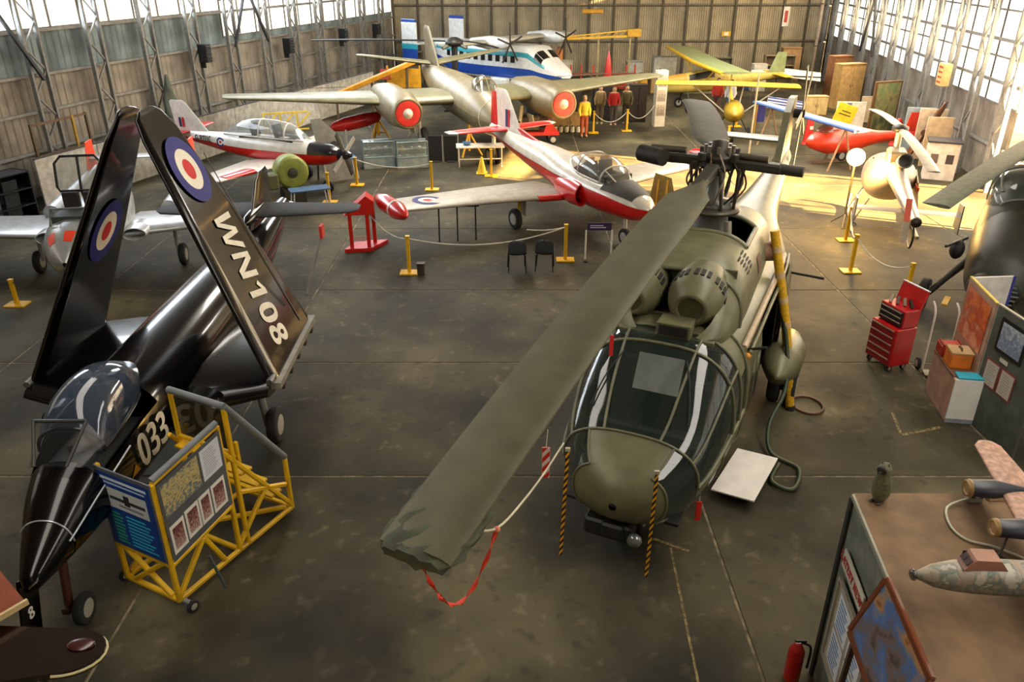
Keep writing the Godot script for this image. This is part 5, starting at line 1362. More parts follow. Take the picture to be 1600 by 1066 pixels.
func build_poster_stand():
	var h := thing("poster_stand", "yellow tubular access stand carrying photo panels beside the black jet", "stand", Vector3(-4.0, 0, -7.08), Vector3(0.45, 0, -0.893))
	var yel := paint("dfb115", 0.45, 0.0, 0.12)
	var gry := paint("6d7275", 0.6)
	var bars := [
		[[0, 0.05, 0], [0, 1.78, 0], "post"], [[0, 0.05, -0.9], [0, 1.78, -0.9], "post"], [[1.0, 0.05, 0], [1.0, 1.98, 0], "post"], 
		[[1.15, 0.05, 0], [1.15, 2.15, 0], "post"], [[1.15, 0.05, -0.9], [1.15, 2.15, -0.9], "post"], [[2.0, 0.05, 0], [2.0, 0.9, 0], "post"], [[2.0, 0.05, -0.9], [2.0, 0.9, -0.9], "post"],
		[[0, 0.08, 0], [2.0, 0.08, 0], "base_rail"], [[0, 0.08, -0.9], [2.0, 0.08, -0.9], "base_rail"], [[0, 0.08, 0], [0, 0.08, -0.9], "base_rail"], [[1.0, 0.08, 0], [1.0, 0.08, -0.9], "base_rail"], [[2.0, 0.08, 0], [2.0, 0.08, -0.9], "base_rail"],
		[[0, 1.78, 0], [1.0, 1.98, 0], "top_rail"], [[0, 1.2, 0], [1.0, 1.4, 0], "mid_rail"], [[1.15, 1.5, 0], [1.15, 1.5, -0.9], "mid_rail"],
		[[0, 0.6, 0], [1.0, 0.8, 0], "mid_rail"], [[0.0, 0.1, 0], [0.5, 0.66, 0], "brace"], [[0.5, 0.66, 0], [0.75, 0.1, 0], "brace"], [[0, 0.1, -0.75], [0, 0.62, -0.1], "brace"], [[0, 0.1, -0.1], [0, 0.62, -0.8], "brace"],
		[[0, 0.62, 0], [0, 0.62, -0.9], "mid_rail"], [[1.0, 1.6, 0], [2.0, 0.12, 0], "stair_string"], [[1.0, 1.6, -0.9], [2.0, 0.12, -0.9], "stair_string"], [[1.0, 0.15, 0], [1.6, 0.7, 0], "brace"], [[1.15, 0.9, 0], [1.95, 0.5, 0], "brace"],
		[[1.0, 0.15, -0.9], [1.9, 0.15, 0], "brace"], [[0.05, 0.12, -0.9], [0.95, 0.7, -0.9], "brace"]]
	for b in bars:
		var p := Vector3(b[0][0], b[0][1], b[0][2])
		var q := Vector3(b[1][0], b[1][1], b[1][2])
		part(h, b[2], B.new().bar(p, q, 0.06, 0.06, Vector3.UP, 0.012), yel)
	for k in 4:
		var t := (k + 0.6) / 4.6
		part(h, "stair_tread", B.new().box(Vector3(1.0 + t, 1.6 - 1.48 * t, -0.45), Vector3(0.2, 0.035, 0.86)), yel)
	part(h, "padded_rail", B.new().tube([Vector3(1.15, 2.17, -0.92), Vector3(1.15, 2.17, 0.02)], 0.045, 10), gry)
	part(h, "padded_rail", B.new().tube([Vector3(1.15, 2.17, 0), Vector3(2.0, 0.92, 0)], 0.045, 10), gry)
	part(h, "padded_rail", B.new().tube([Vector3(0, 1.82, 0), Vector3(1.0, 2.02, 0)], 0.04, 10), gry)
	part(h, "mesh_panel", B.new().box(Vector3(1.15, 1.82, -0.45), Vector3(0.01, 0.56, 0.8)), glass("3b3526", 0.75))
	# the photo board along the side
	var board := part(h, "photo_board", B.new().poly([Vector3(0.02, 0.66, 0.04), Vector3(0.98, 0.86, 0.04), Vector3(0.98, 1.94, 0.04), Vector3(0.02, 1.74, 0.04)], Vector3(0, 0, 0.012)), paint("55585a", 0.6))
	var rt := Vector3(1.0, 0.2, 0)
	var up := Vector3(0, 1, 0)
	var o := Vector3(0.0, 0.66, 0.056)
	var seeds := 0
	for r in [[0.05, 0.08, 0.17, 0.4, 1], [0.28, 0.1, 0.17, 0.4, 2], [0.5, 0.1, 0.14, 0.4, 3], [0.7, 0.1, 0.18, 0.4, 4]]:
		face(board, "white_mount", o + rt * r[0] + up * r[1], rt * (r[2] + 0.04), up * (r[3]), paint("dedcd2", 0.6, 0, 0.05))
		face(board, "photograph", o + rt * (r[0] + 0.03) + up * (r[1] + 0.05) + Vector3(0, 0, 0.003), rt * (r[2] - 0.02), up * (r[3] - 0.1), picture_mat("ph%d" % r[4], ["2a2420", "6a3a3c", "a88a7a", "c9c4bc"], r[4] * 7, 0.06))
	face(board, "collage_sheet", o + rt * 0.05 + up * 0.62, rt * 0.55, up * 0.42, picture_mat("collage", ["2f4050", "8d8a7a", "c9b26a", "4a5a6a", "d0cdc0"], 31, 0.09))
	face(board, "text_sheet", o + rt * 0.64 + up * 0.62, rt * 0.3, up * 0.42, print_mat("sheet1", 64, 96, "cdd2d6", text_rows(8, 12, 46, 11, 7, 2, "7a8088")))
	# blue poster on the end
	var bp := part(h, "blue_poster_board", B.new().box(Vector3(-0.03, 1.22, -0.45), Vector3(0.02, 1.12, 0.92)), paint("5b6068", 0.5))
	var rects := [[0, 0, 128, 160, "103a86"], [8, 8, 112, 6, "cfe0f0"], [14, 18, 100, 4, "a9c4e4"], [14, 30, 100, 44, "b9c2c6"], [20, 48, 88, 7, "30363c"], [56, 38, 14, 22, "23282c"], [40, 62, 60, 5, "7d868a"]]
	rects += text_rows(14, 84, 30, 9, 8, 4, "1fa070") + text_rows(50, 84, 66, 9, 8, 4, "2fb0e0")
	face(bp, "blue_poster", Vector3(-0.042, 0.68, -0.88), Vector3(0, 0, 0.86), Vector3(0, 1.05, 0), print_mat("bluep", 128, 160, "0f2f74", rects))
	# castor and jack leg
	part(h, "castor_fork", B.new().box(Vector3(-0.02, 0.1, 0.16), Vector3(0.06, 0.12, 0.1)), gry)
	wheel(h, Vector3(0.0, 0.08, 0.22), 0.08, 0.05)
	wheel(h, Vector3(0.0, 0.08, -0.95), 0.08, 0.05)
	part(h, "jack_leg", B.new().tube([Vector3(0.45, 0.45, 0.1), Vector3(0.45, 0.02, 0.28)], 0.02, 8), paint("3a4a48", 0.5))

func build_foreground_wing():
	var h := thing("black_wing_tip", "glossy black rounded wing tip resting on a trestle below the jet nose", "wing", Vector3(-4.1, 0, -5.25), Vector3(1, 0, 0))
	var blk := gloss("1c0f0c", 0.16)
	var pts := []
	for k in 13:
		var a := PI * (0.5 - k / 12.0)
		pts.append(Vector3(cos(a) * 0.36, 1.24, -sin(a) * 0.26 + 0.06))
	pts.append(Vector3(-2.0, 1.24, 0.75))
	pts.append(Vector3(-2.0, 1.24, -0.3))
	part(h, "wing_skin", B.new().poly(pts, Vector3(0, 0.07, 0)), blk)
	part(h, "pale_edge", B.new().tube(pts.slice(3, 13), 0.016, 6), paint("c9c08e", 0.4), Vector3(0, 0.035, 0))
	part(h, "tip_lamp", B.new().ell(Vector3(0.12, 1.32, 0.0), Vector3(0.13, 0.02, 0.08)), paint("3a1410", 0.2))
	for x in [-0.3, -1.4]:
		part(h, "trestle_leg", B.new().bar(Vector3(x, 1.24, 0.1), Vector3(x, 0, -0.2), 0.05, 0.05), paint("4a4034", 0.7))
		part(h, "trestle_leg", B.new().bar(Vector3(x, 1.24, 0.1), Vector3(x, 0, 0.4), 0.05, 0.05), paint("4a4034", 0.7))
	var b := thing("brown_board", "brown varnished board with pale edge beyond the black wing tip", "board", Vector3(-5.3, 0, -5.72), Vector3(1, 0, 0))
	part(b, "board_top", B.new().poly([Vector3(0.6, 1.4, 0.05), Vector3(0.05, 1.4, -0.42), Vector3(-0.8, 1.4, -0.2), Vector3(-0.8, 1.4, 0.5), Vector3(0.35, 1.4, 0.42)], Vector3(0, 0.05, 0)), gloss("7a3a1c", 0.3, 0.4))
	part(b, "edge_strip", B.new().bar(Vector3(0.62, 1.43, 0.04), Vector3(0.34, 1.43, 0.44), 0.03, 0.06), paint("c9b080", 0.5))
	part(b, "pedestal", B.new().box(Vector3(-0.3, 0.7, 0), Vector3(0.4, 1.4, 0.3)), paint("33261c", 0.7))

func build_puma_tackle():
	# striped warning tapes that hang by the helicopter's nose
	for q in [[Vector3(0.65, 1.85, -7.62), Vector3(0.61, 0.3, -7.62), "striped warning tape hanging on the rope side of the helicopter nose"], [Vector3(1.65, 1.74, -7.32), Vector3(1.64, 0.22, -7.32), "striped warning tape hanging before the big curved chin window"]]:
		var t := thing("warning_tape", q[2], "tape", Vector3(q[0].x, 0, q[0].z), Vector3(1, 0, 0), "striped tapes on the helicopter nose")
		var d: Vector3 = q[1] - q[0]
		part(t, "tape", B.new().poly([Vector3(-0.022, q[0].y, 0), Vector3(0.022, q[0].y, 0), Vector3(0.022 + d.x, q[1].y, 0), Vector3(-0.022 + d.x, q[1].y, 0)], Vector3(0, 0, -0.006)), paint("18150f", 0.6))
		face(t, "striped_print", Vector3(-0.022 + d.x, q[1].y, 0.001), Vector3(0.044, 0, 0), Vector3(-d.x, q[0].y - q[1].y, 0), stripe_mat("hazard", "17130c", "e6a21a", 15, 1.4))
		part(t, "tape_clip", B.new().box(Vector3(0, q[0].y + 0.02, -0.01), Vector3(0.06, 0.05, 0.03)), paint("b8ae98", 0.5))
	# tether from the blade tip to the nose, with its ribbon
	var rp := thing("blade_tether", "thin pale rope tied from the blade tip cover to the helicopter nose", "rope", Vector3.ZERO)
	part(rp, "rope", B.new().tube(smooth_path([Vector3(-0.42, 2.86, -4.95), Vector3(-0.33, 2.73, -5.15), Vector3(-0.12, 2.6, -5.35), Vector3(0.13, 2.02, -6.5), Vector3(0.38, 1.8, -7.3), Vector3(0.62, 1.78, -7.9)]), 0.012, 6), paint("cfc6a8", 0.7))
	part(rp, "cover_tie", B.new().tube([Vector3(-0.62, 2.76, -4.7), Vector3(-0.42, 2.88, -4.95)], 0.008, 5), paint("cfc6a8", 0.7))
	var rb := thing("orange_ribbon", "twisted orange red ribbon hanging in a loop from the rotor blade tip", "ribbon", Vector3.ZERO)
	var path := smooth_path([Vector3(-0.70, 2.72, -4.72), Vector3(-0.64, 2.45, -4.8), Vector3(-0.55, 2.22, -4.86), Vector3(-0.44, 2.15, -4.92), Vector3(-0.32, 2.22, -5.05), Vector3(-0.2, 2.45, -5.18), Vector3(-0.13, 2.62, -5.3)], 6)
	var rows := []
	for i in path.size():
		var a := i * 0.55
		var w := Vector3(cos(a), 0.3 * sin(a * 0.7), sin(a)) * 0.025
		rows.append(PackedVector3Array([path[i] - w, path[i] - w * 0.2 + Vector3(0, 0.006, 0.004), path[i] + w, path[i] + w * 0.2 - Vector3(0, 0.006, 0.004)]))
	part(rb, "ribbon", B.new().grid(rows, true, true, true), paint("e23c1c", 0.6, 0, 0.1))
	part(rb, "ribbon_knot", B.new().ell(path[-1], Vector3(0.03, 0.03, 0.03)), paint("e88a6a", 0.6))
	# red tags
	for q in [[Vector3(2.42, 0.72, -8.15), "small red flag tag hanging under the chin window", 0.3, 0.07], [Vector3(0.42, 1.62, -8.05), "red and white striped cloth tag hung by the tether rope", 0.45, 0.1], [Vector3(1.30, 2.62, -9.15), "red ribbon tag on the helicopter windscreen top", 0.3, 0.05]]:
		var t := thing("red_tag", q[1], "tag", Vector3(q[0].x, q[0].y, q[0].z), Vector3(1, 0, 0), "red tags on the helicopter")
		part(t, "tag_cloth", B.new().box(Vector3(0, -q[2] / 2, 0), Vector3(q[3], q[2], 0.02)), stripe_mat("tagstripe", "c01c18", "d8c9b8", 3, 8.0) if q[3] == 0.1 else paint("d0241c", 0.6))
		part(t, "tag_cord", B.new().tube([Vector3(0, 0, 0), Vector3(0.02, 0.22, -0.06)], 0.006, 5), paint("b9ae90", 0.7))
	# white board lying on a low box, hoses
	var wb := thing("white_board", "plain white board lying tilted on the floor beside the helicopter", "board", Vector3(3.45, 0, -9.52), Vector3(0.85, 0, 0.53))
	part(wb, "board", B.new().box(Vector3(0, 0.17, 0), Vector3(0.62, 0.025, 1.24), Basis(Vector3(0, 0, 1), 0.06)), paint("e4dfd6", 0.5, 0, 0.06))
	part(wb, "support_block", B.new().box(Vector3(0, 0.075, 0), Vector3(0.4, 0.15, 0.9)), paint("3c352a", 0.7))
	var hs := thing("green_hose", "dark green hose dropping from the helicopter door and coiled on the floor", "hose", Vector3.ZERO)
	part(hs, "hose", B.new().tube(smooth_path([Vector3(4.3, 2.3, -12.0), Vector3(4.55, 1.4, -11.7), Vector3(4.5, 0.7, -11.2), Vector3(4.1, 0.35, -10.6), Vector3(4.05, 0.08, -10.2), Vector3(4.35, 0.05, -9.8), Vector3(4.1, 0.05, -9.3), Vector3(3.85, 0.05, -9.5), Vector3(4.1, 0.05, -9.95)]), 0.035, 8), paint("2b3a20", 0.5))
	var h2 := thing("rubber_loop", "loop of brown rubber hose on the floor beside the wheel sponson", "hose", Vector3(5.15, 0.0, -11.75))
	var ring := []
	for k in 24: ring.append(Vector3(cos(TAU * k / 24) * 0.26, 0.03, sin(TAU * k / 24) * 0.3))
	part(h2, "hose_ring", B.new().tube(ring, 0.025, 6, -1.0, true), paint("5a3a26", 0.6))
	# yellow pole leaning against the rotor pylon
	var lp := thing("yellow_pole", "yellow and tan banded prop pole leaning on the helicopter's open side", "pole", Vector3(4.62, 0, -11.9))
	part(lp, "pole_tube", B.new().tube([Vector3(0.2, 0.0, 0.25), Vector3(-0.05, 1.5, 0.1), Vector3(-0.4, 3.1, -0.15)], 0.075, 10), paint("e6b01a", 0.5, 0, 0.25, 3.0))
	for k in 4:
		part(lp, "pole_band", B.new().tube([Vector3(-0.05, 1.5, 0.1).lerp(Vector3(-0.4, 3.1, -0.15), k * 0.26), Vector3(-0.05, 1.5, 0.1).lerp(Vector3(-0.4, 3.1, -0.15), k * 0.26 + 0.06)], 0.08, 10), paint("c9a878", 0.6))
	var rf := part(lp, "rubber_foot", B.new().lathe([[0, 0.08], [0.08, 0.08], [0.1, 0.05]], 12), paint("1c1a18", 0.8), Vector3(0.2, 0.0, 0.25), Basis(Vector3(0, 0, 1), PI / 2))

func build_booth():
	var b := thing("display_booth", "grey walled display booth with a dusty brown plywood top", "booth", Vector3(3.3, 0, -6.06), Vector3(1, 0, 0))
	var grey := paint("6f7364", 0.7, 0, 0.25)
	# the side wall stands a little askew to the end wall
	var lean := Basis(Vector3.UP, -0.133)
	part(b, "side_wall", B.new().box(Vector3(0, 1.18, 1.5), Vector3(0.05, 2.36, 3.0)), grey, Vector3.ZERO, lean)
	part(b, "end_wall", B.new().box(Vector3(1.9, 1.18, 0.03), Vector3(3.75, 2.36, 0.05)), grey)
	part(b, "corner_post", B.new().box(Vector3(-0.03, 1.19, 0.0), Vector3(0.06, 2.38, 0.06)), paint("2e302c", 0.6))
	part(b, "plywood_top", B.new().poly([Vector3(-0.03, 2.375, -0.03), Vector3(3.85, 2.375, -0.03), Vector3(3.85, 2.375, 3.0), Vector3(-0.43, 2.375, 3.0)], Vector3(0, 0.03, 0)), paint("745a3c", 0.8, 0, 0.18, 0.5))
	part(b, "top_edge_strip", B.new().box(Vector3(-0.04, 2.39, 1.5), Vector3(0.025, 0.05, 3.0)), paint("8d8a78", 0.6), Vector3.ZERO, lean)
	part(b, "loose_plank", B.new().box(Vector3(1.75, 2.43, 0.05), Vector3(1.1, 0.05, 0.1)), paint("a88a64", 0.7))
	var ns := thing("news_sign", "white sign reading LATEST NEWS in red on the booth wall", "sign", Vector3(3.26, 0, -6.06), Vector3(-0.133, 0, 0.991))
	part(ns, "sign_board", B.new().box(Vector3(0.52, 1.82, 0.02), Vector3(0.66, 0.2, 0.02)), paint("c9c6b4", 0.6))
	lettering(ns, "sign_text", "LATEST NEWS", 0.085, paint("b3261e", 0.5), Vector3(0.52, 1.82, 0.034), Vector3(1, 0, 0), Vector3(0, 1, 0), true, 0.9)
	var nb := thing("notice_board", "framed notice board with blue and white sheets under the news sign", "notice board", Vector3(3.26, 0, -6.06), Vector3(-0.133, 0, 0.991))
	part(nb, "backing", B.new().box(Vector3(0.75, 1.12, 0.02), Vector3(0.95, 1.0, 0.02)), paint("b0a894", 0.6))
	part(nb, "frame", B.new().bar(Vector3(0.27, 1.62, 0.04), Vector3(1.23, 1.62, 0.04), 0.03, 0.03).bar(Vector3(0.27, 0.62, 0.04), Vector3(0.27, 1.62, 0.04), 0.03, 0.03).bar(Vector3(1.23, 0.62, 0.04), Vector3(1.23, 1.62, 0.04), 0.03, 0.03).bar(Vector3(0.27, 0.62, 0.04), Vector3(1.23, 0.62, 0.04), 0.03, 0.03), paint("b8b4a2", 0.4, 0.3))
	for q in [[0.36, 1.12, "n1"], [0.78, 1.12, "n2"], [0.36, 0.68, "n3"], [0.78, 0.68, "n4"]]:
		face(nb, "notice_sheet", Vector3(q[0], q[1], 0.034), Vector3(0.36, 0, 0), Vector3(0, 0.4, 0), print_mat(q[2], 64, 64, "d9dce0", text_rows(6, 8, 50, 7, 8, 4, "4a78b0")))
	# big framed painting that leans out
	var p := thing("framed_painting", "large framed painting of a blue aircraft over warm ground leaning at the booth", "painting", Vector3(2.86, 0, -4.86), Vector3(-0.12, 0, 0.993))
	var bas := Basis(Vector3(1, 0, 0), -0.3)
	var fr := B.new()
	for e in [[Vector3(0, 0, 0), Vector3(1.0, 0, 0)], [Vector3(1.0, 0, 0), Vector3(1.0, 0.62, 0)], [Vector3(1.0, 0.62, 0), Vector3(0, 0.62, 0)], [Vector3(0, 0.62, 0), Vector3(0, 0, 0)]]: fr.bar(e[0], e[1], 0.06, 0.05, Vector3(0, 0, 1), 0.01)
	var fn := part(p, "frame", fr, gloss("6a3416", 0.3, 0.5), Vector3(0, 1.9, 0.0), bas)
	var pic := part(fn, "canvas", B.new().quad(Vector3(0, 0, 0.012), Vector3(1.0, 0, 0.012), Vector3(1.0, 0.62, 0.012), Vector3(0, 0.62, 0.012)), picture_mat("bigpic", ["3a2a22", "a87848", "4a6aa0", "6a5a54", "3a3238", "221c22"], 12, 0.022, 0.2))
	for x in [0.12, 0.88]: part(p, "easel_leg", B.new().bar(Vector3(x, 0, 0.06), Vector3(x, 1.92, 0.0), 0.04, 0.04), paint("4a3626", 0.7))
	# bird figure on the corner
	var bd := thing("bird_figure", "grey green plastic bird figure perched on the booth's corner", "figurine", Vector3(3.47, 2.405, -5.98), Vector3(-0.8, 0, 0.6))
	var rows := []
	for s in [[0.0, 0.03, 0.0], [0.02, 0.055, 0.01], [0.08, 0.085, 0.0], [0.16, 0.095, 0.0], [0.24, 0.085, 0.01], [0.3, 0.065, 0.02], [0.33, 0.068, 0.03], [0.38, 0.066, 0.035], [0.42, 0.045, 0.03], [0.44, 0.01, 0.03]]:
		var ring := PackedVector3Array()
		for k in 16:
			var t := TAU * k / 16
			ring.append(Vector3(s[2] + cos(t) * s[1], s[0], sin(t) * s[1] * 0.92))
		rows.append(ring)
	var body := part(bd, "body", B.new().grid(rows, true, true, true), paint("6a6a4c", 0.5, 0, 0.3, 4.0))
	part(body, "tail", B.new().poly([Vector3(-0.06, 0.1, -0.04), Vector3(-0.06, 0.1, 0.04), Vector3(-0.12, -0.0, 0.03), Vector3(-0.12, 0.0, -0.03)], Vector3(0.015, 0.005, 0)), paint("55553e", 0.5))
	part(body, "face_disc", B.new().ell(Vector3(0.085, 0.375, 0), Vector3(0.018, 0.045, 0.05)), paint("2c2a20", 0.5))
	part(body, "beak", B.new().lathe([[0.03, 0.0], [0.0, 0.012]], 8), paint("18160f", 0.4), Vector3(0.1, 0.365, 0))
	for s in [-0.02, 0.02]: part(body, "ear_tuft", B.new().lathe([[0.04, 0.0], [0, 0.014]], 8), paint("55553e", 0.5), Vector3(0.04, 0.425, s * 1.6), Basis(Vector3(0, 0, 1), PI / 2))
	for s in [-0.035, 0.035]: part(body, "foot", B.new().ell(Vector3(0.06, 0.012, s), Vector3(0.04, 0.014, 0.02)), paint("2a241c", 0.6))
	# battery box and its cable
	var bx := thing("power_box", "small grey power box with dark face on the plywood top", "box", Vector3(4.36, 2.405, -5.98), Vector3(1, 0, 0.05))
	part(bx, "case", B.new().box(Vector3(0, 0.1, 0), Vector3(0.14, 0.2, 0.1)), paint("8c8f80", 0.5))
	part(bx, "dark_face", B.new().box(Vector3(0, 0.125, 0.052), Vector3(0.11, 0.12, 0.01)), paint("1c1c18", 0.5))
	part(bx, "white_label", B.new().box(Vector3(0, 0.09, 0.06), Vector3(0.04, 0.03, 0.006)), paint("dcd8c8", 0.5))
	part(bx, "lid", B.new().box(Vector3(0, 0.205, 0), Vector3(0.15, 0.02, 0.11)), paint("3a3c34", 0.5))
	var cb := thing("power_cable", "pale grey cable snaking from the power box to the model bomber", "cable", Vector3.ZERO)
	part(cb, "cable", B.new().tube(smooth_path([Vector3(4.30, 2.45, -5.95), Vector3(4.05, 2.43, -5.85), Vector3(3.95, 2.42, -5.6), Vector3(4.0, 2.42, -5.4), Vector3(4.2, 2.42, -5.3), Vector3(4.4, 2.42, -5.1), Vector3(4.28, 2.5, -4.85), Vector3(3.95, 2.62, -4.62)]), 0.012, 6), paint("b4b09c", 0.5))
	# model bomber
	var m := thing("model_bomber", "camouflaged model bomber with glazed cockpit standing on the plywood top", "model aircraft", Vector3(3.12, 2.405, -4.66), Vector3(-1, 0, -0.08))
	var camo := picture_like_camo()
	var under := paint("8c8a7c", 0.5, 0, 0.3, 3.0)
	var st := [[0.0, 0.3, 0.02, 0.02, 0.02, 2.0], [-0.03, 0.3, 0.05, 0.045, 0.05, 2.0], [-0.2, 0.31, 0.1, 0.09, 0.1, 2.2], [-0.5, 0.33, 0.13, 0.12, 0.14, 2.4], [-1.2, 0.33, 0.13, 0.12, 0.14, 2.4], [-2.0, 0.36, 0.05, 0.06, 0.06, 2.0]]
	part(m, "upper_fuselage", B.new().patch(st, 0, -2.0, 0, 0.5, 0.0, -9, -9, 14, 14), camo)
	part(m, "lower_fuselage", B.new().patch(st, 0, -2.0, 0.5, 1.0, 0.0, -9, -9, 14, 14), under)
	var ck := part(m, "cockpit_hood", B.new().poly([Vector3(-0.32, 0.43, -0.07), Vector3(-0.4, 0.52, -0.06), Vector3(-0.58, 0.52, -0.06), Vector3(-0.64, 0.44, -0.07)], Vector3(0, 0, 0.14)), paint("9a6a52", 0.5))
	for k in 4: part(ck, "hood_pane", B.new().box(Vector3(-0.38 - k * 0.065, 0.48, 0.073), Vector3(0.05, 0.05, 0.006)), paint("35241a", 0.2))
	for k in 2: part(ck, "hood_pane", B.new().box(Vector3(-0.352, 0.485, -0.03 + k * 0.06), Vector3(0.006, 0.06, 0.05), Basis(Vector3(0, 0, 1), 0.72)), paint("35241a", 0.2))
	part(m, "nose_turret", B.new().ell(Vector3(0.0, 0.3, 0), Vector3(0.03, 0.045, 0.05)), glass("302a24", 0.6))
	for s in [-1, 1]:
		var w := part(m, "wing", B.new().wing([[Vector3(-0.95, 0.4, s * 0.1), 0.5, 0.09], [Vector3(-1.1, 0.5, s * 1.6), 0.24, 0.04], [Vector3(-1.17, 0.5, s * 1.68), 0.12, 0.02]]), paint("b48a72", 0.5, 0, 0.3, 2.0))
		for z in [0.45, 0.95]:
			var e := part(w, "engine", B.new().lathe([[0.26, 0.05], [0.24, 0.075], [0.05, 0.085], [-0.2, 0.03]], 16), paint("2e3038", 0.4), Vector3(-1.04, 0.42 + z * 0.05, s * z))
			part(e, "engine_ring", B.new().lathe([[0.27, 0.05], [0.29, 0.07], [0.25, 0.08]], 16), paint("a8885a", 0.4, 0.4))
		part(m, "tailplane", B.new().wing([[Vector3(-1.8, 0.4, s * 0.03), 0.2, 0.03], [Vector3(-1.85, 0.4, s * 0.5), 0.12, 0.02]]), camo)
		part(m, "main_leg", B.new().tube([Vector3(-0.9, 0.36, s * 0.45), Vector3(-0.88, 0.09, s * 0.45)], 0.012, 6), paint("55524a", 0.5))
		wheel(m, Vector3(-0.88, 0.085, s * 0.45), 0.085, 0.05)
	part(m, "tail_fin", B.new().wing([[Vector3(-1.7, 0.4, 0), 0.3, 0.03], [Vector3(-1.85, 0.72, 0), 0.15, 0.02]]), camo)
	part(m, "red_door_line", B.new().box(Vector3(-0.95, 0.27, 0.14), Vector3(0.02, 0.16, 0.01), Basis(Vector3(0, 0, 1), -0.3)), paint("b0241c", 0.5))
	wheel(m, Vector3(-1.85, 0.05, 0), 0.05, 0.03)
	part(m, "tail_leg", B.new().tube([Vector3(-1.8, 0.33, 0), Vector3(-1.85, 0.05, 0)], 0.01, 5), paint("55524a", 0.5))
	var fe := thing("fire_extinguisher", "red fire extinguisher with black hose beside the booth's corner post", "extinguisher", Vector3(3.02, 0, -6.0))
	part(fe, "cylinder", B.new().lathe([[0, 0.07], [0.02, 0.085], [0.42, 0.085], [0.5, 0.05], [0.53, 0.03]], 18), gloss("c4201a", 0.3, 0.6), Vector3(0, 0, 0), Basis(Vector3(0, 0, 1), PI / 2))
	part(fe, "valve_handle", B.new().box(Vector3(0.02, 0.56, 0), Vector3(0.12, 0.03, 0.03)), paint("1a1a1a", 0.5))
	part(fe, "hose", B.new().tube(smooth_path([Vector3(0.03, 0.54, 0), Vector3(0.13, 0.48, 0.02), Vector3(0.13, 0.2, 0.03)]), 0.014, 6), paint("161616", 0.6))

func picture_like_camo() -> StandardMaterial3D:
	if mats.has("camo"): return mats["camo"]
	var f := FastNoiseLite.new()
	f.seed = 41
	f.frequency = 0.02
	var im := f.get_seamless_image(128, 128)
	im.convert(Image.FORMAT_RGB8)
	for y in 128:
		for x in 128:
			var v := im.get_pixel(x, y).r
			im.set_pixel(x, y, Color("8a7a66") if v > 0.55 else (Color("5a6256") if v > 0.4 else Color("a09a8a")))
	var m := StandardMaterial3D.new()
	m.albedo_texture = ImageTexture.create_from_image(im)
	m.uv1_triplanar = true
	m.uv1_scale = Vector3.ONE * 1.5
	m.roughness = 0.5
	mats["camo"] = m
	return m

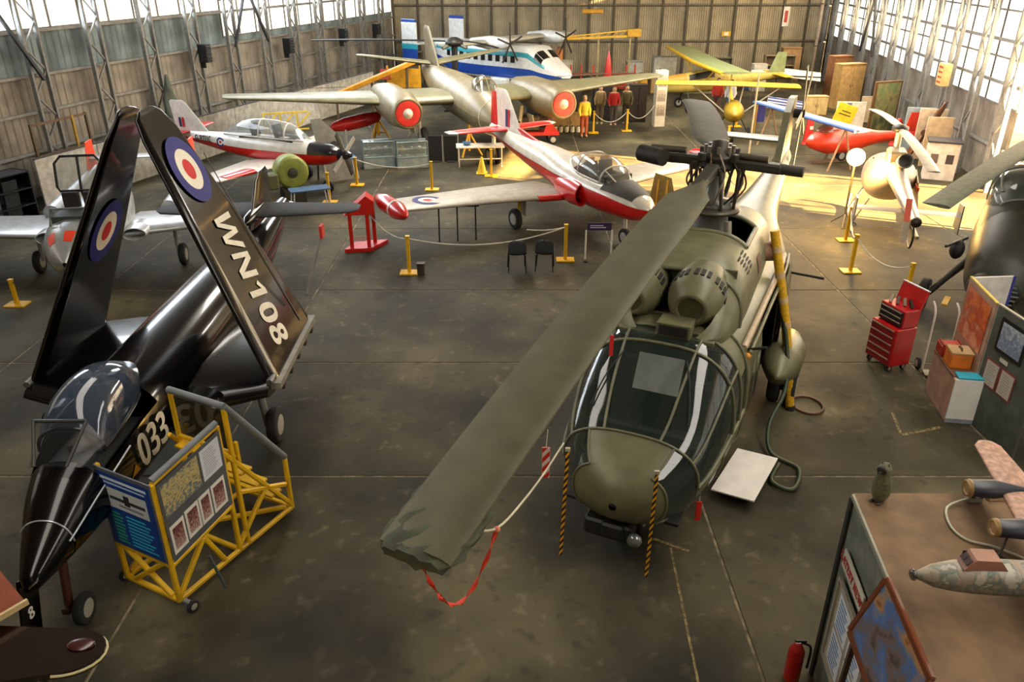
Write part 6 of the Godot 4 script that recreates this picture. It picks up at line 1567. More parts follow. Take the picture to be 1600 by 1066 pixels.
func build_display_corner():
	# zigzag of display boards
	var d := thing("display_screen", "folding grey display screen with framed picture and mounted sheets", "display screen", Vector3(7.72, 0, -11.35), Vector3(0.05, 0, 1))
	var pg := paint("51564c", 0.7, 0, 0.2)
	var alu := paint("a9a596", 0.4, 0.4)
	var a := part(d, "grey_panel", B.new().box(Vector3(0.62, 1.05, 0), Vector3(1.24, 2.1, 0.04)), pg)
	part(a, "panel_edge", B.new().box(Vector3(0.0, 1.05, 0), Vector3(0.025, 2.12, 0.05)), alu)
	part(a, "panel_edge", B.new().box(Vector3(0.62, 2.11, 0), Vector3(1.26, 0.025, 0.05)), alu)
	# local z of the panel points to -x of the world: the side that the walkway sees
	face(a, "picture_frame", Vector3(0.18, 1.42, 0.03), Vector3(0.66, 0, 0), Vector3(0, 0.56, 0), paint("15130f", 0.4))
	face(a, "framed_picture", Vector3(0.24, 1.48, 0.034), Vector3(0.54, 0, 0), Vector3(0, 0.44, 0), picture_mat("seapic", ["c9c4b4", "9aa4b0", "6a7a94", "b4b8b4"], 5, 0.05))
	face(a, "caption_label", Vector3(0.38, 1.3, 0.03), Vector3(0.2, 0, 0), Vector3(0, 0.07, 0), paint("c9c2b0", 0.6))
	for x in [0.12, 0.5]:
		face(a, "red_mount", Vector3(x - 0.02, 0.78, 0.026), Vector3(0.36, 0, 0), Vector3(0, 0.46, 0), paint("8a3a34", 0.6))
		face(a, "text_sheet", Vector3(x + 0.01, 0.81, 0.03), Vector3(0.3, 0, 0), Vector3(0, 0.4, 0), print_mat("sheet2", 64, 64, "b4aca0", text_rows(8, 8, 48, 8, 7, 2, "8a8278")))
	var inv := d.transform.affine_inverse()
	var p0: Vector3 = inv * Vector3(7.70, 0, -11.38)
	var p1: Vector3 = inv * Vector3(7.90, 0, -12.55)
	var p2: Vector3 = inv * Vector3(8.68, 0, -12.62)
	var b := part(d, "buff_panel", B.new().bar(p0 + Vector3(0, 1.05, 0), p1 + Vector3(0, 1.05, 0), 0.04, 2.1, Vector3.UP, 0.008), paint("b08a74", 0.7))
	var nrm := (p1 - p0).cross(Vector3.UP).normalized()
	if (inv.basis * Vector3(-1, 0, 0)).dot(nrm) < 0: nrm = -nrm
	var e := (p0 - p1)
	face(b, "orange_picture", p1 + e * 0.08 + Vector3(0, 1.15, 0) + nrm * 0.03, e * 0.84, Vector3(0, 0.85, 0), picture_mat("orangepic", ["c8501e", "d8783a", "b0482a", "c9967a", "d05a20"], 8, 0.03))
	face(b, "lower_sheet", p1 + e * 0.1 + Vector3(0, 0.62, 0) + nrm * 0.03, e * 0.36, Vector3(0, 0.46, 0), paint("b4806a", 0.6))
	face(b, "lower_sheet", p1 + e * 0.54 + Vector3(0, 0.62, 0) + nrm * 0.03, e * 0.36, Vector3(0, 0.46, 0), paint("b4806a", 0.6))
	part(b, "yellow_edge", B.new().bar(p0 + Vector3(0, 2.11, 0), p1 + Vector3(0, 2.11, 0), 0.05, 0.025), paint("c9b04a", 0.5))
	var c := part(d, "white_panel", B.new().bar(p1 + Vector3(0, 1.05, 0), p2 + Vector3(0, 1.05, 0), 0.04, 2.1, Vector3.UP, 0.008), paint("dedad0", 0.6))
	part(c, "blue_edge", B.new().bar(p2, p2 + Vector3(0, 2.1, 0), 0.05, 0.05), paint("3a3a90", 0.5))
	# white cabinet with boxes on it
	var k := thing("white_cabinet", "low white cabinet with pink side standing against the display screen", "cabinet", Vector3(7.28, 0, -11.25), Vector3(0.16, 0, -0.98))
	part(k, "carcass", B.new().box(Vector3(0.55, 0.4, 0.24), Vector3(1.1, 0.8, 0.46)), paint("c49a84", 0.6))
	part(k, "white_end", B.new().box(Vector3(-0.012, 0.45, 0.24), Vector3(0.024, 0.74, 0.47)), paint("e6e2da", 0.4, 0, 0.05))
	part(k, "plinth", B.new().box(Vector3(-0.012, 0.04, 0.24), Vector3(0.02, 0.08, 0.46)), paint("8f8f98", 0.6))
	part(k, "worktop", B.new().box(Vector3(0.6, 0.81, 0.24), Vector3(1.0, 0.03, 0.48)), paint("6a4a36", 0.5))
	part(k, "turquoise_top", B.new().box(Vector3(0.1, 0.84, 0.25), Vector3(0.24, 0.03, 0.4)), paint("2fa0b4", 0.5))
	var ob := thing("orange_case", "orange carrying case with a tan lid on the white cabinet", "case", Vector3(7.55, 0.825, -11.75), Vector3(0.2, 0, -0.98))
	part(ob, "case_body", B.new().box(Vector3(0, 0.13, 0), Vector3(0.34, 0.26, 0.34)), paint("d8741c", 0.5))
	part(ob, "case_lid", B.new().box(Vector3(0, 0.275, 0), Vector3(0.35, 0.03, 0.35)), paint("a8885a", 0.6))
	part(ob, "case_handle", B.new().tube([Vector3(-0.08, 0.29, 0), Vector3(-0.06, 0.33, 0), Vector3(0.06, 0.33, 0), Vector3(0.08, 0.29, 0)], 0.012, 6), paint("3a2a1c", 0.6))
	var rb := thing("red_crate", "dark red crate behind the orange case on the white cabinet", "crate", Vector3(7.62, 0.825, -12.15), Vector3(0.2, 0, -0.98))
	part(rb, "crate_body", B.new().box(Vector3(0, 0.1, 0), Vector3(0.3, 0.2, 0.36)), paint("a8301c", 0.6))
	for z in [-0.15, 0.15]: part(rb, "crate_rim", B.new().bar(Vector3(-0.15, 0.21, z), Vector3(0.15, 0.21, z), 0.03, 0.03), paint("7a2014", 0.6))
	var ht := thing("hand_truck", "bent white tube hand truck behind the orange case", "hand truck", Vector3(7.95, 0, -13.0), Vector3(0.2, 0, -0.98))
	for z in [-0.2, 0.2]:
		part(ht, "tube_rail", B.new().tube(smooth_path([Vector3(0, 0.05, z), Vector3(0.02, 1.0, z), Vector3(0.1, 1.25, z), Vector3(0.28, 1.32, z)]), 0.02, 8), paint("d4cfc2", 0.4))
		wheel(ht, Vector3(0.1, 0.12, z * 1.3), 0.12, 0.06)
	part(ht, "toe_plate", B.new().box(Vector3(-0.1, 0.03, 0), Vector3(0.25, 0.02, 0.4)), paint("8a8578", 0.5))
	# red tool chest
	var t := thing("tool_chest", "tall red rolling tool chest with open lid and black drawers", "tool chest", Vector3(7.2, 0, -13.35), Vector3(-0.95, 0, 0.3))
	var red := gloss("b8161a", 0.3, 0.5)
	part(t, "lower_cabinet", B.new().box(Vector3(0, 0.5, 0), Vector3(0.46, 0.76, 0.66)), red)
	part(t, "upper_chest", B.new().box(Vector3(-0.06, 1.06, 0), Vector3(0.36, 0.34, 0.62)), red)
	for q in 5: 
		var dr := part(t, "drawer", B.new().box(Vector3(0.235, 0.22 + q * 0.145, 0), Vector3(0.03, 0.125, 0.6)), paint("a01418", 0.35))
		part(dr, "drawer_pull", B.new().box(Vector3(0.258, 0.265 + q * 0.145, 0), Vector3(0.02, 0.022, 0.56)), paint("c9b89a", 0.3, 0.6))
	for q in 3:
		var dr := part(t, "top_drawer", B.new().box(Vector3(0.13, 0.95 + q * 0.1, 0), Vector3(0.03, 0.085, 0.56)), paint("2a2022", 0.4))
		part(dr, "drawer_pull", B.new().box(Vector3(0.15, 0.98 + q * 0.1, 0), Vector3(0.015, 0.018, 0.5)), paint("d8c8b0", 0.3, 0.6))
	var lid := part(t, "lid", B.new().box(Vector3(-0.27, 1.4, 0), Vector3(0.05, 0.36, 0.62), Basis(Vector3(0, 0, 1), 0.25)), red)
	part(lid, "lid_edge", B.new().box(Vector3(-0.315, 1.58, 0), Vector3(0.06, 0.02, 0.63), Basis(Vector3(0, 0, 1), 0.25)), paint("cfc8d8", 0.5))
	for q in 4: part(t, "hand_tool", B.new().bar(Vector3(-0.1 + q * 0.05, 1.24, -0.22 + q * 0.13), Vector3(-0.14 + q * 0.04, 1.36, -0.1 + q * 0.1), 0.05, 0.05), paint(["1d1a18", "7a6a4a", "3a3028", "a89a80"][q], 0.5))
	for q in 3: part(t, "sticker", B.new().box(Vector3(-0.04, 0.92 - q * 0.12, 0.333), Vector3(0.12, 0.05, 0.004)), paint("c4b4a8", 0.5))
	for x in [-0.16, 0.16]:
		for z in [-0.26, 0.26]: wheel(t, Vector3(x, 0.06, z), 0.06, 0.04)
	# painted floor marks
	var fl := get_node("floor")
	for q in [[Vector3(6.55, 0, -11.54), Vector3(6.38, 0, -10.83), 0.05], [Vector3(6.38, 0, -10.83), Vector3(7.15, 0, -11.07), 0.06], [Vector3(1.9, 0, -8.28), Vector3(2.33, 0, -8.03), 0.05], [Vector3(2.1, 0, -8.1), Vector3(1.9, 0, -3.5), 0.03]]:
		part(fl, "painted_line", B.new().bar(q[0] + Vector3(0, 0.001, 0), q[1] + Vector3(0, 0.001, 0), q[2], 0.004), paint("8f7d4c", 0.8, 0, 0.6, 2.0))

# ---------------------------------------------------------------- things on the open floor
func rope_post(at: Vector3, label: String, high := 1.0) -> Node3D:
	var o := thing("rope_post", label, "post", at, Vector3(1, 0, 0), "yellow rope posts")
	var yel := paint("e0ae12", 0.45, 0, 0.1)
	part(o, "base_plate", B.new().box(Vector3(0, 0.02, 0), Vector3(0.46, 0.04, 0.34)), yel)
	part(o, "post_tube", B.new().box(Vector3(0, high / 2, 0), Vector3(0.085, high, 0.085)), yel)
	part(o, "post_cap", B.new().box(Vector3(0, high + 0.01, 0), Vector3(0.1, 0.03, 0.1)), yel)
	part(o, "rope_eye", B.new().tube([Vector3(-0.05, high - 0.06, 0), Vector3(0.05, high - 0.06, 0)], 0.02, 6), paint("6a6252", 0.5, 0.4))
	return o

func rope(a: Vector3, b: Vector3, drop: float, label: String):
	var o := thing("barrier_rope", label, "rope", Vector3.ZERO, Vector3(1, 0, 0), "barrier ropes")
	part(o, "rope", B.new().tube(sag(a, b, drop), 0.016, 6), paint("cfc8b4", 0.7))

func build_mid_things():
	var P := [[-2.55, -18.2, "yellow rope post with a small dark box at its foot"], [1.38, -19.12, "yellow rope post beside the two grey chairs"], [-2.71, -26.03, "yellow rope post behind the red trainer's wing"], [-5.35, -26.62, "yellow rope post at the end of the glass cabinets"],
		[8.45, -18.3, "yellow rope post before the silver helicopter's stabiliser"], [9.25, -20.7, "yellow rope post beside the silver helicopter's cabin"], [8.9, -16.3, "yellow rope post with white base by the dark helicopter"], [-0.75, -27.9, "yellow rope post under the red trainer's tail"],
		[-11.16, -16.2, "low yellow rope post before the twin boom jet"], [3.66, -35.73, "yellow rope post by the chained mannequins' corner"], [5.22, -36.17, "yellow rope post before the white pillar banner"], [10.48, -37.24, "yellow rope post near the far light aircraft"], [8.8, -32.2, "yellow rope post beside the yellow microlight"], [-5.85, -24.5, "yellow rope post between the blue tables and the black jet tail"]]
	for p in P: rope_post(Vector3(p[0], 0, p[1]), p[2], 0.6 if p[2].begins_with("low") else 0.95)
	rope(Vector3(-3.75, 0.95, -20.0), Vector3(-2.55, 0.9, -18.2), 0.18, "white rope from the red stand to the rope post with the dark box")
	rope(Vector3(-2.55, 0.9, -18.2), Vector3(1.38, 0.9, -19.12), 0.3, "long sagging white rope ending beside the two grey chairs")
	rope(Vector3(1.38, 0.9, -19.12), Vector3(1.38, 0.9, -19.12) + Vector3(-1.0, -0.1, -0.1), 0.05, "short white rope end behind the grey chairs")
	rope(Vector3(8.45, 0.9, -18.3), Vector3(9.25, 0.9, -20.7), 0.25, "white rope along the silver helicopter's boom")
	rope(Vector3(8.45, 0.9, -18.3), Vector3(8.9, 0.9, -16.3), 0.3, "white rope leading towards the dark helicopter")
	rope(Vector3(3.66, 0.9, -35.73), Vector3(5.22, 0.9, -36.17), 0.45, "white chain between the two posts at the mannequins' corner")
	rope(Vector3(5.22, 0.9, -36.17), Vector3(6.57, 1.0, -37.1), 0.45, "white chain ending at the white pillar banner")
	rope(Vector3(-5.35, 0.9, -26.62), Vector3(-2.71, 0.9, -26.03), 0.2, "white rope before the glass cabinets")
	var db := thing("dark_box", "small dark metal box at the foot of a yellow rope post", "box", Vector3(-2.25, 0, -18.12))
	part(db, "box_body", B.new().box(Vector3(0, 0.14, 0), Vector3(0.18, 0.28, 0.16)), paint("3a342c", 0.6))
	part(db, "box_lid", B.new().box(Vector3(0, 0.29, 0), Vector3(0.2, 0.03, 0.18)), paint("2a2620", 0.6))
	# two chairs
	var chair := thing("stacking_chair", "grey plastic stacking chair beside the yellow rope post", "chair", Vector3(0.82, 0, -18.5), Vector3(0.1, 0, -1), "grey chairs facing the red trainer")
	var gp := paint("3e4244", 0.45, 0, 0.08)
	var shell := []
	for s in [[0.24, 0.45, 0.2], [0.2, 0.455, 0.23], [0.0, 0.44, 0.235], [-0.16, 0.45, 0.235], [-0.21, 0.52, 0.235], [-0.23, 0.66, 0.23], [-0.25, 0.78, 0.2], [-0.26, 0.83, 0.14], [-0.262, 0.845, 0.06]]:
		var row := PackedVector3Array()
		for k in 9: row.append(Vector3(s[0] - absf(k - 4.0) * (-0.012 if s[1] > 0.5 else 0.0), s[1] + (pow(absf(k - 4.0) / 4.0, 2) * 0.03 if s[1] < 0.5 else 0.0), s[2] * (k - 4.0) / 4.0))
		shell.append(row)
	var under := []
	for row in shell:
		var r2 := PackedVector3Array()
		for p in row: r2.append(p + Vector3(-0.012, -0.012, 0))
		under.append(r2)
	part(chair, "seat_shell", B.new().grid(shell).grid(under), gp)
	for x in [-0.18, 0.18]:
		for z in [-0.2, 0.2]: part(chair, "leg", B.new().tube([Vector3(x, 0.44, z), Vector3(x * 1.25, 0.0, z * 1.1)], 0.014, 8), paint("2a2825", 0.4, 0.5))
	copy(chair, "stacking_chair", "grey plastic stacking chair further from the yellow rope post", Vector3(0.12, 0, -18.45), Vector3(-0.05, 0, -1))
	# sign on two legs
	var sg := thing("information_sign", "small purple information sign on white legs under the red trainer", "sign", Vector3(2.22, 0, -19.1))
	for x in [-0.33, 0.33]:
		part(sg, "leg", B.new().tube([Vector3(x, 0, 0), Vector3(x, 0.82, 0)], 0.022, 8), paint("dcd8cc", 0.5))
		part(sg, "foot", B.new().box(Vector3(x, 0.02, 0), Vector3(0.08, 0.04, 0.3)), paint("2a2620", 0.6))
	part(sg, "sign_panel", B.new().box(Vector3(0, 0.92, 0), Vector3(0.62, 0.2, 0.03)), paint("3a2c50", 0.5))
	face(sg, "sign_print", Vector3(-0.27, 0.85, 0.018), Vector3(0.54, 0, 0), Vector3(0, 0.14, 0), print_mat("signp", 64, 16, "3a2c50", text_rows(4, 3, 54, 2, 6, 3, "cfc4dc")))
	# red stand under the tip tank
	var rs := thing("red_stand", "bright red sloping engine stand beside the red trainer's wing tip", "stand", Vector3(-3.95, 0, -20.1), Vector3(1, 0, -0.15))
	var red := gloss("d01c12", 0.35, 0.4)
	part(rs, "base_plate", B.new().poly([Vector3(-0.55, 0, 0.32), Vector3(0.15, 0, 0.32), Vector3(0.6, 0, -0.35), Vector3(-0.25, 0, -0.35)], Vector3(0, 0.1, 0)), red)
	for q in [[-0.35, 0.2], [0.1, 0.2], [0.25, -0.2]]: part(rs, "upright", B.new().box(Vector3(q[0], 0.6, q[1]), Vector3(0.1, 1.1, 0.08)), red)
	part(rs, "slanted_top", B.new().poly([Vector3(-0.5, 1.0, 0.28), Vector3(0.3, 1.0, 0.28), Vector3(0.3, 1.35, 0.28), Vector3(0.1, 1.5, 0.28)], Vector3(0, 0, -0.5)), red)
	part(rs, "paper_notice", B.new().box(Vector3(-0.12, 0.35, 0.25), Vector3(0.3, 0.14, 0.01)), paint("d8b8a8", 0.6))
	# glass display cabinets
	for q in [[-5.0, "glass display cabinet by the yellow rope post, full of models"], [-3.75, "glass display cabinet next to the black boards"]]:
		var g := thing("display_cabinet", q[1], "cabinet", Vector3(q[0], 0, -29.3), Vector3(0.96, 0, -0.28), "glass cabinets in a row")
		var fm := paint("7d9094", 0.4, 0.3)
		part(g, "plinth", B.new().box(Vector3(0, 0.2, 0), Vector3(1.16, 0.4, 0.5)), paint("8a9694", 0.5))
		for x in [-0.57, 0.57]:
			for z in [-0.24, 0.24]: part(g, "corner_post", B.new().box(Vector3(x, 0.5, z), Vector3(0.04, 1.0, 0.04)), fm)
		for y in [0.42, 0.98]:
			for z in [-0.24, 0.24]: part(g, "frame_rail", B.new().box(Vector3(0, y, z), Vector3(1.14, 0.04, 0.04)), fm)
		part(g, "front_pane", B.new().box(Vector3(0, 0.7, 0.245), Vector3(1.1, 0.52, 0.008)), glass("b4c4c0", 0.15))
		part(g, "top_pane", B.new().box(Vector3(0, 0.985, 0), Vector3(1.1, 0.008, 0.46)), glass("b4c4c0", 0.15))
		part(g, "back_panel", B.new().box(Vector3(0, 0.7, -0.23), Vector3(1.1, 0.54, 0.02)), paint("30322e", 0.7))
		part(g, "glass_shelf", B.new().box(Vector3(0, 0.7, -0.05), Vector3(1.1, 0.01, 0.3)), glass("b4c4c0", 0.3))
		for k in 7:
			var c: String = ["d8d4c4", "4a4a44", "b8b4a0", "7a6a50", "2a2a2a", "c8c8c0", "8a8478"][k]
			part(g, "model_exhibit", B.new().ell(Vector3(-0.45 + k * 0.15, 0.745 if k % 2 else 0.46, -0.02), Vector3(0.07, 0.03, 0.05)).box(Vector3(-0.45 + k * 0.15, 0.745 if k % 2 else 0.46, -0.02), Vector3(0.03, 0.012, 0.2)), paint(c, 0.5))
	for q in [[-2.95, "black display board next to the glass cabinets"], [-2.35, "black display board next to the white table"]]:
		var bb := thing("black_board", q[1], "board", Vector3(q[0], 0, -30.2), Vector3(1, 0, -0.1), "black boards in a row")
		part(bb, "board_panel", B.new().box(Vector3(0, 0.5, 0), Vector3(0.52, 0.98, 0.04)), paint("15141a", 0.6))
		part(bb, "pale_edge", B.new().box(Vector3(0.28, 0.5, 0), Vector3(0.03, 1.0, 0.05)), paint("b8b4a8", 0.5))
		part(bb, "foot", B.new().box(Vector3(0, 0.02, 0), Vector3(0.3, 0.03, 0.3)), paint("2a2a2a", 0.6))
	var tb := thing("white_table", "white trestle table with papers behind the red trainer's tail", "table", Vector3(-1.2, 0, -29.6), Vector3(1, 0, -0.08))
	part(tb, "table_top", B.new().box(Vector3(0, 0.74, 0), Vector3(1.8, 0.05, 0.7)), paint("dcd4c6", 0.5))
	for x in [-0.8, 0.8]:
		for z in [-0.28, 0.28]: part(tb, "leg", B.new().bar(Vector3(x, 0, z), Vector3(x, 0.72, z), 0.04, 0.04), paint("d0ccc0", 0.5))
	part(tb, "cross_rail", B.new().box(Vector3(0, 0.3, 0.28), Vector3(1.6, 0.04, 0.03)), paint("d0ccc0", 0.5))
	var bw := thing("blue_bowl", "small blue bowl on the white trestle table", "bowl", Vector3(-1.7, 0.766, -29.55))
	part(bw, "bowl_shell", B.new().lathe([[0.0, 0.08], [0.05, 0.14], [0.12, 0.17], [0.12, 0.15], [0.03, 0.1]], 16), paint("3a6a94", 0.4), Vector3.ZERO, Basis(Vector3(0, 0, 1), PI / 2))
	for q in [[-6.1, -27.6, "blue topped folding table near the glass cabinets"], [-6.2, -23.5, "blue topped folding table near the black jet's tail"]]:
		var t := thing("blue_table", q[2], "table", Vector3(q[0], 0, q[1]), Vector3(0.9, 0, -0.43), "blue folding tables")
		part(t, "table_top", B.new().box(Vector3(0, 0.72, 0), Vector3(1.2, 0.04, 0.55)), paint("3f5f80", 0.5))
		for x in [-0.5, 0.5]:
			for z in [-0.22, 0.22]: part(t, "leg", B.new().tube([Vector3(x, 0.7, z), Vector3(x * 1.15, 0, z * 1.2)], 0.018, 6), paint("dcdcd8", 0.4))
	var ge := thing("radial_engine", "olive green drum shaped engine on a dark stand below the turboprop", "engine", Vector3(-7.0, 0, -24.55), Vector3(0.5, 0, 0.86))
	part(ge, "drum", B.new().lathe([[0.25, 0.16], [0.28, 0.42], [0.2, 0.52], [-0.25, 0.52], [-0.3, 0.4]], 24), paint("8a9440", 0.45), Vector3(0, 1.0, 0))
	part(ge, "front_plate", B.new().lathe([[0.3, 0.0], [0.3, 0.15], [0.26, 0.16]], 18), paint("3a3c30", 0.5), Vector3(0, 1.0, 0))
	part(ge, "stand", B.new().box(Vector3(0, 0.25, 0), Vector3(0.5, 0.5, 0.7)), paint("3a352c", 0.7))
	part(ge, "gearcase", B.new().box(Vector3(0.15, 0.8, 0.65), Vector3(0.4, 0.5, 0.35), Basis.IDENTITY, 0.05), paint("5f6440", 0.5))
	# yellow cone
	var yc := thing("yellow_cone", "yellow floor cone beside the rope post under the tail", "cone", Vector3(-1.1, 0, -28.3))
	part(yc, "cone_body", B.new().lathe([[0.04, 0.17], [0.6, 0.04], [0.62, 0.0]], 16), paint("e0b81c", 0.5), Vector3.ZERO, Basis(Vector3(0, 0, 1), PI / 2))
	part(yc, "cone_base", B.new().box(Vector3(0, 0.02, 0), Vector3(0.4, 0.04, 0.4)), paint("e0b81c", 0.5))
	# trestles under the trainer's wing
	var tr := thing("wing_trestle", "thin dark trestle under the red trainer's outer wing", "trestle", Vector3(-1.5, 0, -20.7))
	for x in [-0.5, 0.0, 0.5]: part(tr, "leg", B.new().bar(Vector3(x, 0, 0.1 * sin(x * 9)), Vector3(x, 1.0, 0), 0.04, 0.04), paint("22201e", 0.6))
	part(tr, "beam", B.new().bar(Vector3(-0.6, 1.0, 0), Vector3(0.6, 1.0, 0), 0.05, 0.05), paint("22201e", 0.6))
	# the bright lamp
	var fl := thing("floodlight", "glaring warm floodlight on a thin stand beside the silver helicopter", "lamp", Vector3(9.72, 0, -22.1), Vector3(-0.42, 0, 0.9))
	part(fl, "stand_pole", B.new().tube([Vector3(0, 0, 0), Vector3(0, 1.85, 0)], 0.03, 8), paint("55503f", 0.5))
	for k in 3: part(fl, "stand_foot", B.new().tube([Vector3(0, 0.35, 0), Vector3(cos(TAU * k / 3) * 0.4, 0.02, sin(TAU * k / 3) * 0.4)], 0.02, 6), paint("55503f", 0.5))
	part(fl, "lamp_housing", B.new().lathe([[0.0, 0.25], [-0.1, 0.24], [-0.22, 0.14], [-0.24, 0.0]], 20), paint("8a8068", 0.4, 0.4), Vector3(0, 2.0, 0), Basis(Vector3(0, 0, 1), 0.12))
	part(fl, "lamp_lens", B.new().ell(Vector3(0.0, 2.0, 0), Vector3(0.05, 0.24, 0.24), Basis(Vector3(0, 0, 1), 0.12), 20, 10), glow("ffd890", 14.0))
	var ol := OmniLight3D.new()
	ol.name = "floodlight_glow"
	ol.light_color = Color(1.0, 0.78, 0.42)
	ol.light_energy = 22.0
	ol.light_size = 0.24
	ol.omni_range = 60.0
	ol.omni_attenuation = 2.0
	ol.shadow_enabled = true
	add_child(ol)
	ol.position = Vector3(9.72, 2.02, -22.1) + Vector3(-0.42, 0.02, 0.9) * 0.32
	var op := thing("cowl_screen", "olive folded engine cowl with yellow stripes standing behind the red trainer's nose", "cowling", Vector3(4.35, 0, -22.3), Vector3(0.9, 0, 0.4))
	part(op, "cowl_shell", B.new().poly([Vector3(-0.45, 0, 0), Vector3(0.5, 0, 0), Vector3(0.42, 0.7, -0.1), Vector3(0.2, 1.3, -0.3), Vector3(-0.3, 1.4, -0.35)], Vector3(0, 0.01, 0.05)), paint("8a7c3a", 0.6))
	for x in [-0.15, 0.12]: part(op, "yellow_stripe", B.new().bar(Vector3(x, 0.05, 0.06), Vector3(x - 0.02, 1.25, -0.24), 0.05, 0.02, Vector3(0, 0, 1)), paint("d8b024", 0.5))
	part(op, "cowl_prop", B.new().bar(Vector3(0, 0, -0.8), Vector3(0, 1.2, -0.28), 0.04, 0.04), paint("4a4434", 0.6))
	var tp := thing("tall_pole", "tall thin pale pole on a small base behind the olive helicopter's tail", "pole", Vector3(9.0, 0, -29.8))
	part(tp, "pole_shaft", B.new().tube([Vector3(0, 0, 0), Vector3(0, 3.3, 0)], 0.035, 8), paint("b4a68a", 0.5))
	part(tp, "pole_base", B.new().box(Vector3(0, 0.03, 0), Vector3(0.4, 0.06, 0.4)), paint("5a5040", 0.6))

# ---------------------------------------------------------------- along the walls and at the far end
func person(called: String, label: String, at: Vector3, fwd: Vector3, top: String, legs: String, skin := "b98a68", hair := "2c2018", group := "", stride := 0.08):
	var o := thing(called, label, "person" if called == "person" else "mannequin", at, fwd, group)
	# one figure: legs, trunk, arms and head on a smooth field of joints
	var J := [[Vector3(0.0, 0.92, -0.09), Vector3(stride, 0.5, -0.1), 0.085, 0.06], [Vector3(stride, 0.5, -0.1), Vector3(0.0, 0.08, -0.1), 0.06, 0.045], [Vector3(0.0, 0.92, 0.09), Vector3(-stride * 0.3, 0.5, 0.1), 0.085, 0.06], [Vector3(-stride * 0.3, 0.5, 0.1), Vector3(-stride, 0.08, 0.1), 0.06, 0.045],
		[Vector3(0, 0.06, -0.1), Vector3(0.14, 0.04, -0.11), 0.045, 0.035], [Vector3(-stride, 0.06, 0.1), Vector3(0.14 - stride, 0.04, 0.11), 0.045, 0.035],
		[Vector3(0, 0.95, 0), Vector3(0, 1.35, 0), 0.13, 0.15], [Vector3(0, 1.42, -0.17), Vector3(0.02, 1.15, -0.24), 0.055, 0.045], [Vector3(0.02, 1.15, -0.24), Vector3(0.12, 0.92, -0.22), 0.045, 0.035], [Vector3(0, 1.42, 0.17), Vector3(0.02, 1.15, 0.24), 0.055, 0.045], [Vector3(0.02, 1.15, 0.24), Vector3(0.12, 0.92, 0.22), 0.045, 0.035],
		[Vector3(0, 1.42, -0.12), Vector3(0, 1.42, 0.12), 0.075, 0.075], [Vector3(0, 1.45, 0), Vector3(0.01, 1.56, 0), 0.05, 0.05], [Vector3(0.02, 1.64, 0), Vector3(0.02, 1.68, 0), 0.09, 0.085], [Vector3(0.1, 1.63, 0), Vector3(0.115, 1.63, 0), 0.018, 0.014]]
	var key := "figure%.2f" % stride
	if not noise_cache.has(key):
		var b3 := [B.new(), B.new(), B.new()]
		net(J, 0.03, b3[0], func(p: Vector3): return null if p.y > 1.47 or p.y < 0.09 or (p.y < 0.95 and absf(p.z) >= 0.19) else (b3[2] if p.y < 0.95 else b3[1]))
		noise_cache[key] = [b3[0].done(), b3[1].done(), b3[2].done()]
	var skin_b: ArrayMesh = noise_cache[key][0]
	var top_b: ArrayMesh = noise_cache[key][1]
	var leg_b: ArrayMesh = noise_cache[key][2]
	var body := part(o, "body", skin_b, paint(skin, 0.6, 0, 0.05))
	part(o, "upper_clothing", top_b, paint(top, 0.8, 0, 0.1))
	part(o, "trousers", leg_b, paint(legs, 0.8, 0, 0.1))
	part(o, "hair", B.new().ell(Vector3(-0.01, 1.70, 0), Vector3(0.1, 0.085, 0.095), Basis(Vector3(0, 0, 1), 0.35), 12, 8), paint(hair, 0.8))
	return o

